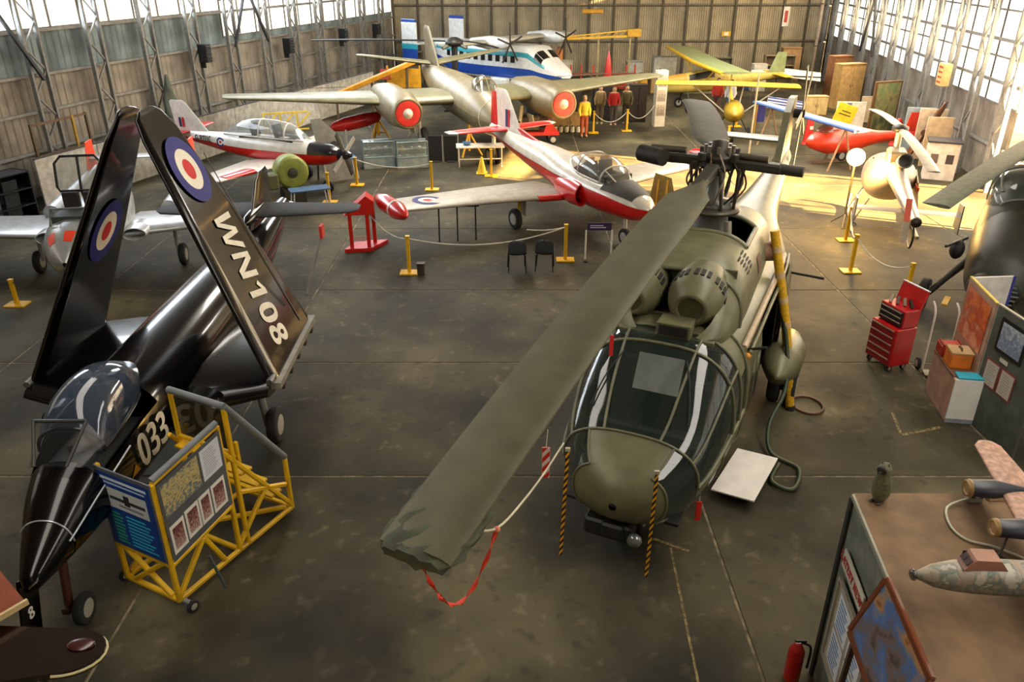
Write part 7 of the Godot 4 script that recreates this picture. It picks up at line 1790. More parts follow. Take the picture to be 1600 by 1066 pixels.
func net(J: Array, cell: float, whole: B, pick: Callable):
	# surface nets over the smooth union of tapered capsules
	var lo := Vector3(9, 9, 9)
	var hi := -lo
	for j in J:
		for p in [j[0], j[1]]:
			lo = lo.min(p - Vector3.ONE * 0.2)
			hi = hi.max(p + Vector3.ONE * 0.2)
	var n := Vector3i(((hi - lo) / cell).ceil())
	var f := func(p: Vector3) -> float:
		var s := 0.0
		for j in J:
			var ab: Vector3 = j[1] - j[0]
			var t := clampf((p - j[0]).dot(ab) / maxf(ab.length_squared(), 1e-9), 0, 1)
			s += exp(-38.0 * (p.distance_to(j[0] + ab * t) - lerpf(j[2], j[3], t)))
		return -log(maxf(s, 1e-30)) / 38.0
	var val := PackedFloat32Array()
	val.resize((n.x + 1) * (n.y + 1) * (n.z + 1))
	var id := func(x, y, z): return (z * (n.y + 1) + y) * (n.x + 1) + x
	for z in n.z + 1:
		for y in n.y + 1:
			for x in n.x + 1: val[id.call(x, y, z)] = f.call(lo + Vector3(x, y, z) * cell)
	var vert := {}
	for z in n.z:
		for y in n.y:
			for x in n.x:
				var sum := Vector3.ZERO
				var cnt := 0
				for e in [[0, 0, 0, 1, 0, 0], [0, 1, 0, 1, 1, 0], [0, 0, 1, 1, 0, 1], [0, 1, 1, 1, 1, 1], [0, 0, 0, 0, 1, 0], [1, 0, 0, 1, 1, 0], [0, 0, 1, 0, 1, 1], [1, 0, 1, 1, 1, 1], [0, 0, 0, 0, 0, 1], [1, 0, 0, 1, 0, 1], [0, 1, 0, 0, 1, 1], [1, 1, 0, 1, 1, 1]]:
					var a: float = val[id.call(x + e[0], y + e[1], z + e[2])]
					var b: float = val[id.call(x + e[3], y + e[4], z + e[5])]
					if (a < 0) != (b < 0):
						sum += Vector3(x + e[0], y + e[1], z + e[2]).lerp(Vector3(x + e[3], y + e[4], z + e[5]), a / (a - b))
						cnt += 1
				if cnt > 0:
					vert[id.call(x, y, z)] = lo + sum / cnt * cell
	var nrm := func(p: Vector3) -> Vector3:
		var h := cell * 0.5
		return Vector3(f.call(p + Vector3(h, 0, 0)) - f.call(p - Vector3(h, 0, 0)), f.call(p + Vector3(0, h, 0)) - f.call(p - Vector3(0, h, 0)), f.call(p + Vector3(0, 0, h)) - f.call(p - Vector3(0, 0, h))).normalized()
	var ncache := {}
	for k in vert: ncache[k] = nrm.call(vert[k])
	for z in range(1, n.z):
		for y in range(1, n.y):
			for x in range(1, n.x):
				var a: float = val[id.call(x, y, z)]
				for ax in 3:
					var d := Vector3i(1 if ax == 0 else 0, 1 if ax == 1 else 0, 1 if ax == 2 else 0)
					var b: float = val[id.call(x + d.x, y + d.y, z + d.z)]
					if (a < 0) == (b < 0): continue
					var u := Vector3i(d.z, d.x, d.y)
					var w := Vector3i(d.y, d.z, d.x)
					var q := [id.call(x - u.x - w.x, y - u.y - w.y, z - u.z - w.z), id.call(x - w.x, y - w.y, z - w.z), id.call(x, y, z), id.call(x - u.x, y - u.y, z - u.z)]
					if not (vert.has(q[0]) and vert.has(q[1]) and vert.has(q[2]) and vert.has(q[3])): continue
					if a >= 0: q.reverse()
					var c: Vector3 = (vert[q[0]] + vert[q[2]]) * 0.5
					whole.sm(vert[q[0]], vert[q[1]], vert[q[2]], ncache[q[0]], ncache[q[1]], ncache[q[2]])
					whole.sm(vert[q[0]], vert[q[2]], vert[q[3]], ncache[q[0]], ncache[q[2]], ncache[q[3]])
					var bb = pick.call(c)
					if bb == null: continue
					var w4 := []
					for k in 4: w4.append(vert[q[k]] + ncache[q[k]] * 0.012)
					bb.sm(w4[0], w4[1], w4[2], ncache[q[0]], ncache[q[1]], ncache[q[2]])
					bb.sm(w4[0], w4[2], w4[3], ncache[q[0]], ncache[q[2]], ncache[q[3]])

func box_thing(called: String, label: String, cat: String, at: Vector3, fwd: Vector3, s: Vector3, m: Material, m2: Material, kind := 0, group := "") -> Node3D:
	# a cupboard, board or crate: body, top, and a front of its own
	var o := thing(called, label, cat, at, fwd, group)
	if kind == 0:      # cupboard with doors
		part(o, "body", B.new().box(Vector3(0, s.y / 2, 0), s), m)
		for q in [-1, 1]:
			var d := part(o, "door", B.new().box(Vector3(q * s.x * 0.245, s.y * 0.5, s.z / 2 + 0.012), Vector3(s.x * 0.46, s.y * 0.9, 0.02)), m2)
			part(d, "handle", B.new().box(Vector3(q * s.x * 0.05, s.y * 0.52, s.z / 2 + 0.03), Vector3(0.025, 0.12, 0.02)), paint("55524a", 0.4, 0.4))
		part(o, "top", B.new().box(Vector3(0, s.y + 0.015, 0), Vector3(s.x + 0.04, 0.03, s.z + 0.04)), m2)
	elif kind == 1:    # board on feet
		part(o, "panel", B.new().box(Vector3(0, s.y / 2 + 0.05, 0), Vector3(s.x, s.y, s.z)), m)
		part(o, "printed_face", B.new().box(Vector3(0, s.y / 2 + 0.05, s.z / 2 + 0.004), Vector3(s.x * 0.86, s.y * 0.9, 0.006)), m2)
		for q in [-1, 1]: part(o, "foot", B.new().box(Vector3(q * s.x * 0.35, 0.03, 0), Vector3(0.06, 0.06, maxf(0.3, s.z + 0.2))), paint("4a453c", 0.6))
	else:              # open shelf unit
		for q in [-1, 1]: part(o, "side", B.new().box(Vector3(q * s.x / 2, s.y / 2, 0), Vector3(0.04, s.y, s.z)), m)
		for k in 4: part(o, "shelf", B.new().box(Vector3(0, 0.06 + (s.y - 0.1) * k / 3.0, 0), Vector3(s.x, 0.04, s.z)), m)
		part(o, "back", B.new().box(Vector3(0, s.y / 2, -s.z / 2), Vector3(s.x, s.y, 0.02)), m2)
	return o

func build_far_things():
	# ---- side with the low hoarding
	var ho := thing("white_hoarding", "long low white painted hoarding of sheets along the corrugated wall", "hoarding", Vector3(-14.4, 0, -23.5), Vector3(6.9, 0, -21.0))
	for k in 9:
		part(ho, "hoarding_sheet", B.new().box(Vector3(1.22 + k * 2.44, 0.8, 0.004 * (k % 3)), Vector3(2.42, 1.58, 0.05)), paint(["c4c2b8", "b8b6aa", "bcbab0"][k % 3], 0.6, 0, 0.2))
		part(ho, "back_prop", B.new().bar(Vector3(1.22 + k * 2.44, 0, -0.5), Vector3(1.22 + k * 2.44, 1.4, -0.03), 0.05, 0.05), paint("7a6a50", 0.7))
	part(ho, "top_capping", B.new().box(Vector3(11, 1.61, 0), Vector3(22, 0.03, 0.08)), paint("3a3a3c", 0.6))
	var rk := box_thing("steel_rack", "black steel rack of stored panels at the hoarding's near end", "rack", Vector3(-14.9, 0, -21.8), Vector3(0.4, 0, -0.9), Vector3(2.2, 1.5, 0.7), paint("23282c", 0.5, 0.2), paint("16181a", 0.6), 2)
	for k in 3: part(rk, "stored_panel", B.new().box(Vector3(-0.7 + k * 0.6, 0.75, 0.2), Vector3(0.45, 1.1, 0.05), Basis(Vector3.RIGHT, 0.1)), paint(["3a4248", "545c60", "2c3236"][k], 0.5))
	var wl := get_node("wall_left") as Node3D
	for q in [[30.6, 3.35, "dark louvred wall heater high on the column nearest the hoarding end", 0.55, 0.95], [43.3, 3.6, "dark louvred wall heater under the sill step", 0.35, 0.7], [50.0, 3.3, "small dark wall heater beside the bomber's wing tip", 0.4, 0.7], [56.0, 3.3, "small dark wall heater nearest the far corner", 0.4, 0.7], [60.5, 3.3, "small dark wall heater over the yellow beam", 0.4, 0.6]]:
		var at: Vector3 = wl.transform * Vector3(q[0], q[1], 0.7)
		var he := thing("wall_heater", q[2], "heater", at, wl.basis.x, "wall heaters")
		part(he, "casing", B.new().box(Vector3.ZERO, Vector3(q[3], q[4], 0.4)), paint("17191c", 0.5))
		for k in 5: part(he, "louvre", B.new().box(Vector3(0, -q[4] * 0.38 + k * q[4] * 0.19, 0.21), Vector3(q[3] * 0.85, 0.03, 0.05), Basis(Vector3.RIGHT, 0.5)), paint("30343a", 0.5))
		part(he, "wall_bracket", B.new().box(Vector3(0, -q[4] / 2 - 0.1, -0.15), Vector3(0.08, 0.25, 0.25)), paint("2a2c2e", 0.6))
	var cl := thing("hung_cloth", "grey green cloth draped over a column bracket behind the hoarding", "cloth", wl.transform * Vector3(40.6, 2.0, 0.75), wl.basis.x)
	var rows := []
	for i in 8:
		var r := PackedVector3Array()
		for j in 14:
			var a := TAU * j / 14
			var w := 0.06 + 0.055 * i * (1.0 + 0.25 * sin(a * 3 + i))
			r.append(Vector3(cos(a) * w, 1.1 - i * 0.22, sin(a) * w * 0.6))
		rows.append(r)
	part(cl, "drape", B.new().grid(rows, true, true, false), paint("4c5448", 0.8))
	var yg := thing("yellow_gate", "rusty yellow tube gate standing behind the hoarding", "gate", wl.transform * Vector3(33.6, 0, 1.0), wl.basis.x)
	for x in [0.0, 1.7, 2.3]: part(yg, "gate_post", B.new().bar(Vector3(x, 0, 0), Vector3(x, 2.5, 0), 0.07, 0.07), paint("b08a24" if x == 1.7 else "5a4a2c", 0.6))
	for y in [1.5, 2.45]: part(yg, "gate_rail", B.new().bar(Vector3(0, y, 0), Vector3(2.3, y, 0), 0.06, 0.06), paint("6a4a30", 0.6))
	# yellow beam and platforms behind the bomber's wing
	var yb := thing("yellow_beam", "long yellow orange beam propped up behind the bomber's wing", "beam", Vector3(-7.2, 0, -39.6), Vector3(0.9, 0, -0.42))
	part(yb, "beam", B.new().bar(Vector3(-1.6, 1.1, 0), Vector3(2.6, 2.5, 0), 0.3, 0.22, Vector3.UP, 0.03), paint("d8941c", 0.5))
	part(yb, "low_beam", B.new().bar(Vector3(-2.2, 1.1, 0), Vector3(-0.4, 1.25, 0), 0.2, 0.14, Vector3.UP, 0.03), paint("c8641c", 0.5))
	for x in [-1.4, 0.4, 2.2]: part(yb, "prop", B.new().bar(Vector3(x, 0, 0), Vector3(x, 1.1 + maxf(0, x + 1.6) * 0.33, 0), 0.1, 0.1), paint("5a4630", 0.6))
	var yp := thing("yellow_platform", "yellow steel access platform behind the bomber's fuselage", "platform", Vector3(-5.4, 0, -40.8), Vector3(1, 0, 0))
	part(yp, "deck_panel", B.new().box(Vector3(0, 1.7, 0), Vector3(1.7, 0.9, 0.08)), paint("dca01c", 0.5))
	for x in [-0.8, 0.0, 0.8]: part(yp, "post", B.new().bar(Vector3(x, 0, 0), Vector3(x, 2.3, 0), 0.07, 0.07), paint("dca01c", 0.5))
	part(yp, "red_sign", B.new().box(Vector3(-0.9, 1.9, 0.06), Vector3(0.5, 0.5, 0.02)), paint("b84a34", 0.6))
	# small white glider wing by the jets
	var rt := thing("red_drop_tank", "long red drop tank on a white trestle under the bomber's engine", "tank", Vector3(-6.2, 0, -31.9), Vector3(0.93, 0, -0.36))
	part(rt, "tank", B.new().lathe([[1.0, 0.05], [0.85, 0.2], [0.4, 0.27], [-0.5, 0.27], [-0.95, 0.17], [-1.15, 0.04]], 20), gloss("c8201c", 0.35, 0.4), Vector3(0, 1.2, 0), Basis(Vector3(0, 0, 1), 0.16))
	for x in [-0.5, 0.5]: part(rt, "trestle", B.new().box(Vector3(x, 0.48, 0), Vector3(0.08, 0.96, 0.4)), paint("cfc9bb", 0.6))
	for q in [[-5.75, -34.2, "yellow tripod jack under the bomber's engine"], [-1.7, -31.2, "dark yellow tripod jack under the bomber's fuselage"]]:
		var jk := thing("tripod_jack", q[2], "jack", Vector3(q[0], 0, q[1]), Vector3(1, 0, 0), "aircraft jacks")
		part(jk, "ram", B.new().tube([Vector3(0, 0.2, 0), Vector3(0, 1.25, 0)], 0.06, 10), paint("d8a41c", 0.5))
		for k in 3: part(jk, "leg", B.new().tube([Vector3(0, 0.95, 0), Vector3(cos(TAU * k / 3) * 0.5, 0.02, sin(TAU * k / 3) * 0.5)], 0.04, 8), paint("d8a41c", 0.5))
		part(jk, "ring", B.new().tube([Vector3(0.33, 0.32, 0), Vector3(-0.165, 0.32, 0.286), Vector3(-0.165, 0.32, -0.286)], 0.025, 6, -1, true), paint("b08418", 0.5))
	# ---- corner with cabinets and mannequins
	box_thing("black_cupboard", "wide black cupboard under the bomber's sunlit wing", "cupboard", Vector3(2.0, 0, -38.6), Vector3(1, 0, -0.05), Vector3(2.6, 1.9, 0.6), paint("17130f", 0.6), paint("1f1a15", 0.6))
	box_thing("black_cabinet", "black cabinet beside the mannequins", "cupboard", Vector3(4.3, 0, -38.8), Vector3(1, 0, -0.05), Vector3(0.9, 1.7, 0.5), paint("15120f", 0.6), paint("221c17", 0.6))
	box_thing("dark_locker", "dark locker next to the white pillar banner", "cupboard", Vector3(6.0, 0, -38.6), Vector3(1, 0, -0.05), Vector3(0.8, 1.7, 0.5), paint("1d1712", 0.6), paint("2a211a", 0.6))
	var wb := box_thing("wooden_workbench", "wooden workbench with a row of pale jars under the cupboard", "bench", Vector3(2.6, 0, -36.4), Vector3(1, 0, -0.04), Vector3(1.7, 0.75, 0.5), paint("9a7a4a", 0.6), paint("b08a50", 0.6))
	for k in 6:
		var jr := thing("jar", "pale jar in the row on the floor before the workbench", "jar", Vector3(1.95 + k * 0.26, 0, -35.95), Vector3(1, 0, 0), "jars before the workbench")
		part(jr, "jar_body", B.new().lathe([[0, 0.08], [0.02, 0.1], [0.2, 0.1], [0.25, 0.06]], 12), paint("d8cfae", 0.4), Vector3.ZERO, Basis(Vector3(0, 0, 1), PI / 2))
		part(jr, "jar_lid", B.new().lathe([[0.25, 0.07], [0.29, 0.07]], 12), paint("6a5a3a", 0.5), Vector3.ZERO, Basis(Vector3(0, 0, 1), PI / 2))
	var rd := thing("red_dolly", "red engine dolly with dark machinery behind the red trainer's spine", "dolly", Vector3(1.0, 0, -33.6), Vector3(1, 0, -0.1))
	part(rd, "frame", B.new().box(Vector3(0, 0.45, 0), Vector3(1.9, 0.14, 0.8)), paint("c8241a", 0.5))
	part(rd, "machine_block", B.new().box(Vector3(-0.3, 0.85, 0), Vector3(0.9, 0.65, 0.5), Basis.IDENTITY, 0.08).tube([Vector3(0.1, 0.9, 0), Vector3(0.7, 0.9, 0)], 0.25, 14), paint("4a3c30", 0.5, 0.2))
	part(rd, "red_ramp", B.new().poly([Vector3(0.3, 0.52, 0.38), Vector3(0.9, 0.52, 0.38), Vector3(0.5, 1.1, 0.38)], Vector3(0, 0, -0.1)), paint("c8241a", 0.5))
	for x in [-0.7, 0.7]:
		for z in [-0.35, 0.35]: wheel(rd, Vector3(x, 0.2, z), 0.2, 0.1)
	var pl := thing("pillar_banner", "tall white square pillar banner with printed panels in sunlight", "banner", Vector3(6.85, 0, -37.4), Vector3(1, 0, -0.15))
	part(pl, "pillar", B.new().box(Vector3(0, 1.25, 0), Vector3(0.5, 2.5, 0.4)), paint("e6dcc4", 0.6, 0, 0.05))
	for k in 3: face(pl, "printed_panel", Vector3(-0.2, 0.5 + k * 0.65, 0.206), Vector3(0.4, 0, 0), Vector3(0, 0.5, 0), picture_mat("pil%d" % k, ["e8e0cc", "c9b89a", "8a7a6a", "e0d8c8"], 60 + k, 0.06))
	person("mannequin", "mannequin in a khaki flying suit beside the black cabinet", Vector3(4.15, 0, -37.9), Vector3(-0.2, 0, 1), "8a7448", "6a5a3a", "c9a07a", "2a2018", "dressed mannequins", 0.0)
	person("mannequin", "mannequin in a red jacket standing in the chained corner", Vector3(4.75, 0, -37.6), Vector3(0.1, 0, 1), "b8241c", "4a4038", "c9a07a", "3a2a1c", "dressed mannequins", 0.0)
	person("mannequin", "mannequin in a yellow high visibility jacket by the workbench", Vector3(3.15, 0, -34.9), Vector3(0.2, 0, 1), "e0c02a", "a84a1c", "c9a07a", "d8d0c0", "dressed mannequins", 0.0)
	person("mannequin", "mannequin in a dark olive suit beside the dark locker", Vector3(5.4, 0, -38.0), Vector3(0, 0, 1), "5a5434", "38301f", "b08a60", "2a2018", "dressed mannequins", 0.0)
	person("person", "visitor in a white top and blue jeans near the far light aircraft", Vector3(10.75, 0, -39.8), Vector3(-0.6, 0, 0.8), "dcd8d8", "4a5a78", "b98a68", "3a2c20")
	person("person", "visitor in a red top beside the visitor in white", Vector3(10.25, 0, -40.4), Vector3(-0.3, 0, 0.9), "b8301c", "5a3a30", "b98a68", "2a2018")
	# ---- far end
	var ga := thing("yellow_gantry", "yellow lattice jib crane reaching across before the far doors", "crane", Vector3(5.6, 0, -49.2), Vector3(1, 0, -0.1))
	var yl := paint("dcae1c", 0.5)
	part(ga, "jib_top_chord", B.new().bar(Vector3(-2.6, 2.95, 0), Vector3(1.9, 3.35, 0), 0.07, 0.07), yl)
	part(ga, "jib_bottom_chord", B.new().bar(Vector3(-2.6, 2.85, 0), Vector3(1.9, 3.0, 0), 0.1, 0.12), yl)
	for k in 9: part(ga, "jib_lacing", B.new().bar(Vector3(-2.4 + k * 0.45, 2.9 + k * 0.012, 0), Vector3(-2.0 + k * 0.45, 3.06 + k * 0.03, 0), 0.03, 0.03), yl)
	part(ga, "counterweight_frame", B.new().box(Vector3(1.6, 3.15, 0), Vector3(0.8, 0.42, 0.3)), paint("c89a18", 0.5))
	for x in [-0.5, 1.4]: part(ga, "support_leg", B.new().bar(Vector3(x, 0, 0), Vector3(x, 3.0, 0), 0.09, 0.09), paint("a89a6a", 0.5))
	var rm := thing("red_missile", "red and white upright missile before the far doors", "missile", Vector3(5.5, 0, -47.0))
	part(rm, "missile_body", B.new().lathe([[0.5, 0.22], [1.2, 0.22], [1.9, 0.14], [2.4, 0.02]], 16), gloss("c8281c", 0.4, 0.3), Vector3.ZERO, Basis(Vector3(0, 0, 1), PI / 2))
	part(rm, "white_base", B.new().lathe([[0.0, 0.26], [0.5, 0.24]], 16), paint("dcd6ca", 0.5), Vector3.ZERO, Basis(Vector3(0, 0, 1), PI / 2))
	for k in 3: part(rm, "missile_fin", B.new().poly([Vector3(0.2, 0.6, 0), Vector3(0.5, 0.4, 0), Vector3(0.5, 0.8, 0), Vector3(0.2, 1.1, 0)], Vector3(0, 0, 0.03)), paint("c8281c", 0.5), Vector3.ZERO, Basis(Vector3.UP, TAU * k / 3 + 0.3))
	var rr := thing("red_rack", "red steel rack of parts either side of the upright missile", "rack", Vector3(4.2, 0, -47.4))
	for x in [-0.8, -0.2, 0.5, 2.4, 2.9]: part(rr, "rack_post", B.new().bar(Vector3(x, 0, 0), Vector3(x, 1.6, 0), 0.09, 0.09), paint("b8341c", 0.5))
	for y in [0.4, 1.1]: part(rr, "rack_shelf", B.new().box(Vector3(1.05, y, 0), Vector3(3.8, 0.06, 0.4)), paint("8a4a34", 0.6))
	box_thing("grey_locker", "pale grey wide locker against the far doors", "locker", Vector3(2.6, 0, -50.4), Vector3(1, 0, 0), Vector3(2.2, 1.5, 0.5), paint("a8a492", 0.6), paint("b4b09e", 0.6))
	var ob := thing("orange_tower", "orange cylinder standing on the pale grey locker", "cylinder", Vector3(2.9, 1.54, -50.4))
	part(ob, "cylinder_body", B.new().lathe([[0, 0.2], [0.6, 0.2], [0.68, 0.1]], 14), paint("c8783a", 0.5), Vector3.ZERO, Basis(Vector3(0, 0, 1), PI / 2))
	part(ob, "cylinder_cap", B.new().lathe([[0.66, 0.12], [0.74, 0.12]], 12), paint("8a5a34", 0.5), Vector3.ZERO, Basis(Vector3(0, 0, 1), PI / 2))
	box_thing("tool_board", "grey tool board beside the far light aircraft", "board", Vector3(9.4, 0, -50.5), Vector3(1, 0, 0), Vector3(1.6, 1.7, 0.1), paint("6a6a60", 0.6), paint("a8a89a", 0.6), 1)
	box_thing("white_fridge", "small white cabinet standing near the far doors", "cabinet", Vector3(14.6, 0, -48.5), Vector3(1, 0, 0), Vector3(0.8, 1.5, 0.6), paint("d4d2c8", 0.5), paint("c8c6bc", 0.5))
	box_thing("workshop_bench", "long cluttered green workbench behind the visitors", "bench", Vector3(11.4, 0, -47.5), Vector3(1, 0, 0), Vector3(2.8, 0.9, 0.7), paint("6a7050", 0.6), paint("8a8a68", 0.6))
	box_thing("parts_shelf", "open shelf of parts near the corner of the far doors", "shelf", Vector3(16.4, 0, -50.6), Vector3(1, 0, 0), Vector3(1.8, 1.8, 0.5), paint("8a7a5a", 0.6), paint("6a5a44", 0.6), 2)
	var wf := get_node("wall_far") as Node3D
	for q in [[15.6, 2.75, 0.75, 0.3, "c8342c", "small red notice on the far doors"], [21.8, 2.65, 0.6, 0.3, "d8b01c", "small yellow notice on the far doors"], [25.6, 3.7, 0.42, 1.2, "e4e0d8", "tall white notice with a red print on the far doors"]]:
		var n := thing("wall_notice", q[5], "notice", wf.transform * Vector3(q[0], q[1], 0.12), Vector3(1, 0, 0))
		part(n, "notice_board", B.new().box(Vector3.ZERO, Vector3(q[2], q[3], 0.03)), paint(q[4], 0.6))
		part(n, "notice_print", B.new().box(Vector3(0, 0, 0.018), Vector3(q[2] * 0.5, q[3] * 0.6, 0.006)), paint("b0342c" if q[3] > 1 else "e8dccc", 0.6))
	var yh := thing("yellow_hoist", "yellow hoist block hanging on a chain high before the far doors", "hoist", Vector3(5.0, 4.15, -52.5))
	part(yh, "hoist_block", B.new().box(Vector3(0, 0, 0), Vector3(1.3, 0.25, 0.3), Basis.IDENTITY, 0.05), paint("c8941c", 0.5))
	part(yh, "hoist_chain", B.new().bar(Vector3(0, 0.1, 0), Vector3(0, 4.8, 0), 0.04, 0.04), paint("4a4438", 0.5, 0.3))
	var dp := thing("down_pipe", "grey white pipe running down the sunny corner column", "pipe", Vector3(19.6, 0, -53.6))
	part(dp, "pipe", B.new().tube([Vector3(0, 0, 0), Vector3(0, 8.9, 0)], 0.1, 10), paint("b4a48e", 0.5))
	for y in [2.0, 4.5, 7.0]: part(dp, "pipe_clip", B.new().tube([Vector3(0, y, 0), Vector3(0, y + 0.08, 0)], 0.13, 10), paint("6a5a4a", 0.5))
	# ---- along the sunny wall
	var sw := thing("white_fabric_wing", "white fabric wing laid over a frame near the sunny corner", "wing", Vector3(14.9, 0, -44.6), Vector3(1, 0, 0.35))
	var wr := []
	for i in 7:
		var r := PackedVector3Array()
		for j in 9: r.append(Vector3(-1.8 + i * 0.6, 1.45 + 0.25 * sin(j * PI / 8) - 0.05 * absf(i - 3), -1.4 + j * 0.35))
		wr.append(r)
	part(sw, "fabric", B.new().grid(wr), paint("d4d8d4", 0.6, 0, 0.08))
	for q in [[-1.6, -1.2], [1.6, -1.2], [-1.6, 1.2], [1.6, 1.2]]: part(sw, "frame_leg", B.new().bar(Vector3(q[0], 0, q[1]), Vector3(q[0], 1.4, q[1]), 0.05, 0.05), paint("5a5248", 0.6))
	part(sw, "dark_spar", B.new().tube([Vector3(-1.8, 1.5, 1.4), Vector3(1.8, 1.5, 1.4)], 0.04, 8), paint("2a2a3a", 0.5))
	box_thing("tall_cupboard", "tall tan cupboard with a poster of a motorcycle by the sunny wall", "cupboard", Vector3(17.5, 0, -42.5), Vector3(0.3, 0, 0.95).rotated(Vector3.UP, PI / 2), Vector3(1.5, 2.2, 0.6), paint("b08a4c", 0.6), paint("c8a468", 0.6))
	box_thing("rusty_locker", "rusty brown locker beside the tall tan cupboard", "locker", Vector3(18.0, 0, -45.2), Vector3(0.3, 0, 0.95).rotated(Vector3.UP, PI / 2), Vector3(1.2, 2.3, 0.6), paint("8a5a34", 0.7), paint("9a6a40", 0.7))
	var gp := box_thing("green_painting", "large framed green portrait painting leaning by the sunny wall", "painting", Vector3(16.2, 0, -35.0), Vector3(0.8, 0, 0.6).rotated(Vector3.UP, PI / 2 - 0.55), Vector3(1.5, 2.3, 0.08), paint("6a4a26", 0.5), paint("4a5a40", 0.5), 1)
	face(gp, "canvas", Vector3(-0.65, 0.16, 0.055), Vector3(1.3, 0, 0), Vector3(0, 2.1, 0), picture_mat("greenpic", ["5a6a48", "6a7a54", "8a8458", "4a5238", "3a4030"], 77, 0.025))
	var ys := thing("yellow_sign", "yellow information sign tilted on a stand before the white boards", "sign", Vector3(13.7, 0, -33.0), Vector3(0.95, 0, 0.3).rotated(Vector3.UP, 0.2))
	part(ys, "sign_plate", B.new().box(Vector3(0, 1.25, 0), Vector3(0.8, 0.9, 0.03), Basis(Vector3(0, 0, 1), -0.3)), paint("e8c61c", 0.5))
	part(ys, "sign_text", B.new().box(Vector3(0.05, 1.4, 0.02), Vector3(0.4, 0.05, 0.006), Basis(Vector3(0, 0, 1), -0.3)).box(Vector3(0.0, 1.28, 0.02), Vector3(0.5, 0.05, 0.006), Basis(Vector3(0, 0, 1), -0.3)), paint("5a4a14", 0.6))
	part(ys, "sign_leg", B.new().bar(Vector3(0, 0, 0), Vector3(0, 1.0, -0.02), 0.05, 0.05), paint("8a7a4a", 0.6))
	for q in [[12.5, -33.4, "red fire bucket stand with white disc beside the yellow sign"], [16.1, -33.2, "red fire extinguisher stand before the green painting"]]:
		var fx := thing("fire_point", q[2], "extinguisher", Vector3(q[0], 0, q[1]), Vector3(1, 0, 0), "fire points by the sunny wall")
		part(fx, "stand", B.new().lathe([[0, 0.24], [0.05, 0.24], [0.1, 0.2], [1.0, 0.14], [1.1, 0.06]], 14), gloss("c8281c", 0.4, 0.3), Vector3.ZERO, Basis(Vector3(0, 0, 1), PI / 2))
		part(fx, "white_disc", B.new().box(Vector3(0.02, 0.7, 0.17), Vector3(0.14, 0.14, 0.03)), paint("e4dccc", 0.5))
	for q in [[14.6, -34.6, 1.2, 1.5, "d8d0bc", "white display board with a blue stripe behind the yellow sign"], [16.0, -30.4, 1.0, 1.9, "dcc8ac", "cream display board beside the wooden propeller"], [15.7, -29.2, 0.9, 1.8, "d0b894", "tan display board nearest the open door"], [16.3, -31.9, 1.1, 1.7, "a9c0c4", "pale blue board leaning by the open door"], [17.2, -38.0, 1.4, 1.2, "c4b08c", "tan board behind the green painting"]]:
		var bd := box_thing("display_board", q[5], "board", Vector3(q[0], 0, q[1]), Vector3(0.75, 0, 0.65).rotated(Vector3.UP, 0.55), Vector3(q[2], q[3], 0.06), paint(q[4], 0.6), paint(q[4], 0.5), 1)
		if q[0] == 14.6: part(bd, "blue_stripe", B.new().box(Vector3(-0.1, 0.8, 0.045), Vector3(0.2, 1.4, 0.01)), paint("5a6a90", 0.5))
	var ar := thing("air_raid_cabin", "small white cabin with dark rim and posters by the sunny wall", "cabin", Vector3(15.2, 0, -27.7), Vector3(0.9, 0, 0.4))
	part(ar, "cabin_body", B.new().box(Vector3(0, 0.65, 0), Vector3(1.0, 1.3, 0.8)), paint("d8d0c4", 0.6))
	part(ar, "cabin_rim", B.new().box(Vector3(0, 1.32, 0), Vector3(1.1, 0.06, 0.9)), paint("2c2a34", 0.5))
	for x in [-0.35, 0.35]: part(ar, "poster", B.new().box(Vector3(x * 0.7, 0.75, 0.405), Vector3(0.24, 0.32, 0.01)), paint("6a5a54" if x < 0 else "3a3036", 0.6))
	var pr := thing("wooden_propeller", "long dark wooden propeller leaning on the cream boards", "propeller", Vector3(15.6, 0, -30.0), Vector3(0.8, 0, 0.5))
	var prow := []
	for i in 13:
		var t := i / 12.0
		var p := Vector3(0.5, 2.3, -0.1).lerp(Vector3(-0.5, 0.0, 0.2), t)
		var tw := (t - 0.5) * 1.4
		var w := 0.05 + 0.11 * sin(PI * absf(t - 0.5) * 2.0) + 0.02
		var s := Vector3(cos(tw), 0.3, sin(tw)).normalized() * w
		prow.append(PackedVector3Array([p - s, p + Vector3(0.015, 0, 0.03), p + s, p - Vector3(0.015, 0, 0.03)]))
	part(pr, "blades", B.new().grid(prow, true, true, true), gloss("6a4422", 0.3, 0.4))
	part(pr, "hub_boss", B.new().lathe([[-0.08, 0.12], [0.08, 0.12]], 16), paint("4a3018", 0.4), Vector3(0, 1.15, 0.05), Basis(Vector3.UP, PI / 2))
	var wr2 := get_node("wall_right") as Node3D
	for q in [[24.6, 3.1, "cream and red striped wall heater on the sunny wall"], [33.0, 4.6, "small dark blue lamp box high on a sunny wall column"]]:
		var at2: Vector3 = wr2.transform * Vector3(q[0], q[1], 0.65)
		var he := thing("wall_fitting", q[2], "heater" if q[1] < 4 else "lamp", at2, wr2.basis.x)
		part(he, "casing", B.new().box(Vector3.ZERO, Vector3(0.6, 0.8, 0.3) if q[1] < 4 else Vector3(0.3, 0.35, 0.3)), paint("d0b878" if q[1] < 4 else "23264a", 0.5))
		for k in 4: part(he, "stripe", B.new().box(Vector3(0, -0.27 + k * 0.18, 0.155), Vector3(0.4, 0.07, 0.02)) if q[1] < 4 else B.new().box(Vector3(0, -0.12 + k * 0.08, 0.155), Vector3(0.2, 0.03, 0.02)), paint("a84a2c" if q[1] < 4 else "4a4a6a", 0.5))
	var rc := thing("red_striped_canopy", "striped blue and red awning board near the visitors", "awning", Vector3(12.4, 0, -36.6), Vector3(1, 0, 0.2))
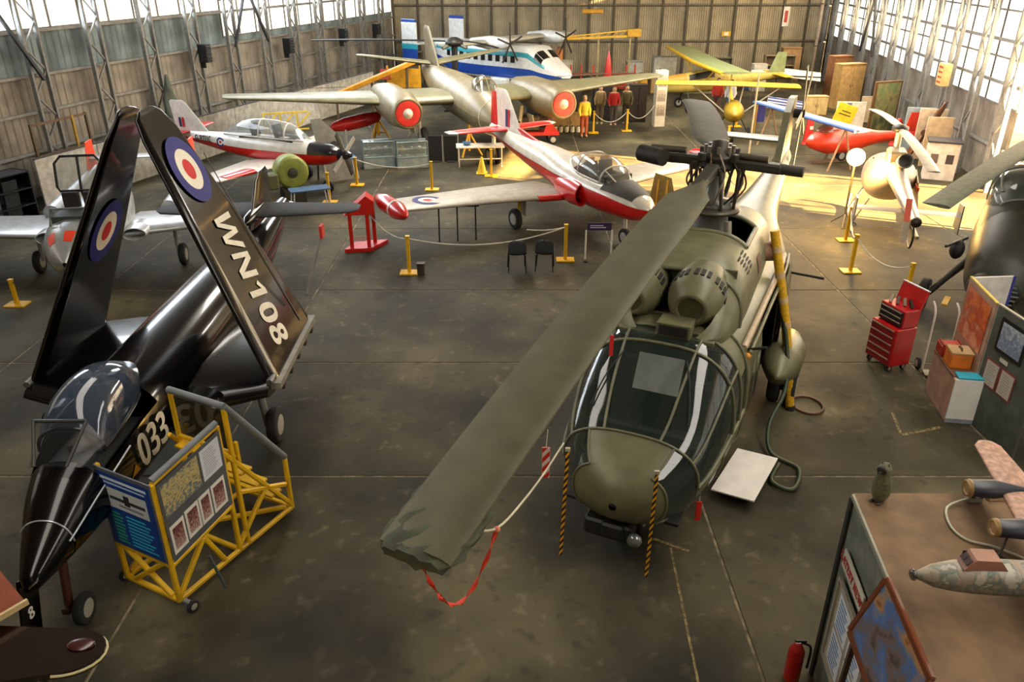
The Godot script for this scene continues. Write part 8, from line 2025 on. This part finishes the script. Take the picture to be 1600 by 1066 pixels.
	part(rc, "awning_board", B.new().box(Vector3(0, 1.1, 0), Vector3(1.6, 0.5, 0.05), Basis(Vector3(0, 0, 1), -0.12)), stripe_mat("awn", "2c4a9a", "d8d0d0", 4, 0.0))
	for x in [-0.6, 0.6]: part(rc, "awning_leg", B.new().bar(Vector3(x, 0, 0), Vector3(x, 0.95, 0), 0.05, 0.05), paint("8a6a4a", 0.6))
	var bl := thing("blue_banner", "narrow blue cloth banner on a yellow post near the visitors", "banner", Vector3(11.0, 0, -35.4), Vector3(1, 0, 0.1))
	part(bl, "banner_cloth", B.new().box(Vector3(0, 0.95, 0), Vector3(0.34, 0.8, 0.02)), paint("3c3c8c", 0.7))
	part(bl, "banner_pole", B.new().bar(Vector3(-0.2, 0, 0), Vector3(-0.2, 1.4, 0), 0.05, 0.05), paint("d8a81c", 0.5))
	# panels and steps round the turboprop's nose
	var gs := thing("sheet_metal_screen", "tall grey sheet metal panel leaning behind the turboprop's propeller", "screen", Vector3(-6.0, 0, -26.9), Vector3(0.8, 0, -0.6))
	part(gs, "sheet", B.new().poly([Vector3(-0.5, 0.1, 0), Vector3(0.55, 0.1, 0), Vector3(0.3, 1.5, -0.25), Vector3(-0.35, 2.2, -0.35), Vector3(-0.7, 2.2, -0.35)], Vector3(0.0, 0.01, 0.03)), paint("6f7068", 0.5, 0.1))
	part(gs, "prop_bar", B.new().bar(Vector3(-0.4, 0, -0.9), Vector3(-0.5, 2.0, -0.35), 0.05, 0.05), paint("4a463c", 0.6))
	part(gs, "round_hole_rim", B.new().lathe([[0, 0.1], [0.02, 0.16]], 16), paint("2a2c38", 0.5), Vector3(-0.05, 1.3, -0.1), Basis(Vector3.UP, -PI / 2))
	var st := thing("yellow_steps", "yellow tubular steps standing behind the turboprop's cockpit", "steps", Vector3(-8.5, 0, -29.7), Vector3(0.9, 0, -0.3))
	for x in [-0.7, -0.1, 0.5]:
		part(st, "post", B.new().bar(Vector3(x, 0, 0), Vector3(x, 1.95, 0), 0.06, 0.06), paint("d8b81c", 0.5))
		part(st, "brace", B.new().bar(Vector3(x, 1.4, 0), Vector3(x + 0.5, 1.9, 0), 0.05, 0.05), paint("d8b81c", 0.5))
	for y in [0.5, 1.3, 1.92]: part(st, "rail", B.new().bar(Vector3(-0.7, y, 0), Vector3(0.9, y, 0), 0.05, 0.05), paint("d8b81c", 0.5))
	# more stores before the far doors
	for q in [[-6.2, -51.5, 1.2, 1.9, "7a6a50", "a0906a", 2, "open wooden rack left of the commuter's fins"], [7.6, -51.0, 1.0, 1.4, "8a8a80", "b8b8ac", 0, "grey steel cabinet behind the yellow jib crane"], [8.5, -47.5, 0.9, 0.9, "6a5030", "9a7a44", 0, "squat wooden crate under the green topped wing"], [12.9, -51.2, 1.4, 1.6, "5a5a4c", "8a8a74", 2, "dark metal shelf rack before the far doors"], [0.2, -51.5, 1.4, 1.5, "9a9684", "b4b09c", 0, "tan double cupboard behind the commuter's nose"], [17.8, -52.8, 1.2, 2.0, "8a6a44", "a8845a", 0, "tall brown cupboard in the sunny far corner"], [15.2, -40.4, 1.1, 0.9, "b89a5c", "d0b478", 0, "low yellow wood chest behind the white fabric wing"]]:
		box_thing("store_unit", q[7], "storage", Vector3(q[0], 0, q[1]), Vector3(1, 0, 0), Vector3(q[2], q[3], 0.5), paint(q[4], 0.6), paint(q[5], 0.6), q[6])
	for q in [[6.6, "c8341c"], [7.9, "d8a01c"], [13.4, "c86a2c"], [14.2, "3a5a8a"], [12.2, "b8b0a0"]]:
		var dr := thing("oil_drum", "%s oil drum before the far doors" % {"c8341c": "red", "d8a01c": "yellow", "c86a2c": "orange", "3a5a8a": "blue", "b8b0a0": "pale grey"}[q[1]], "drum", Vector3(q[0], 0, -49.6 + 0.3 * sin(q[0])), Vector3(1, 0, 0), "oil drums at the far end")
		part(dr, "drum_body", B.new().lathe([[0, 0.28], [0.02, 0.3], [0.28, 0.29], [0.3, 0.31], [0.32, 0.29], [0.58, 0.29], [0.6, 0.31], [0.62, 0.29], [0.88, 0.3], [0.9, 0.28]], 18), paint(q[1], 0.5), Vector3.ZERO, Basis(Vector3(0, 0, 1), PI / 2))
		part(dr, "drum_lid", B.new().lathe([[0.88, 0.26], [0.895, 0.26]], 18), paint("6a6458", 0.5), Vector3(0, 0.012, 0), Basis(Vector3(0, 0, 1), PI / 2))
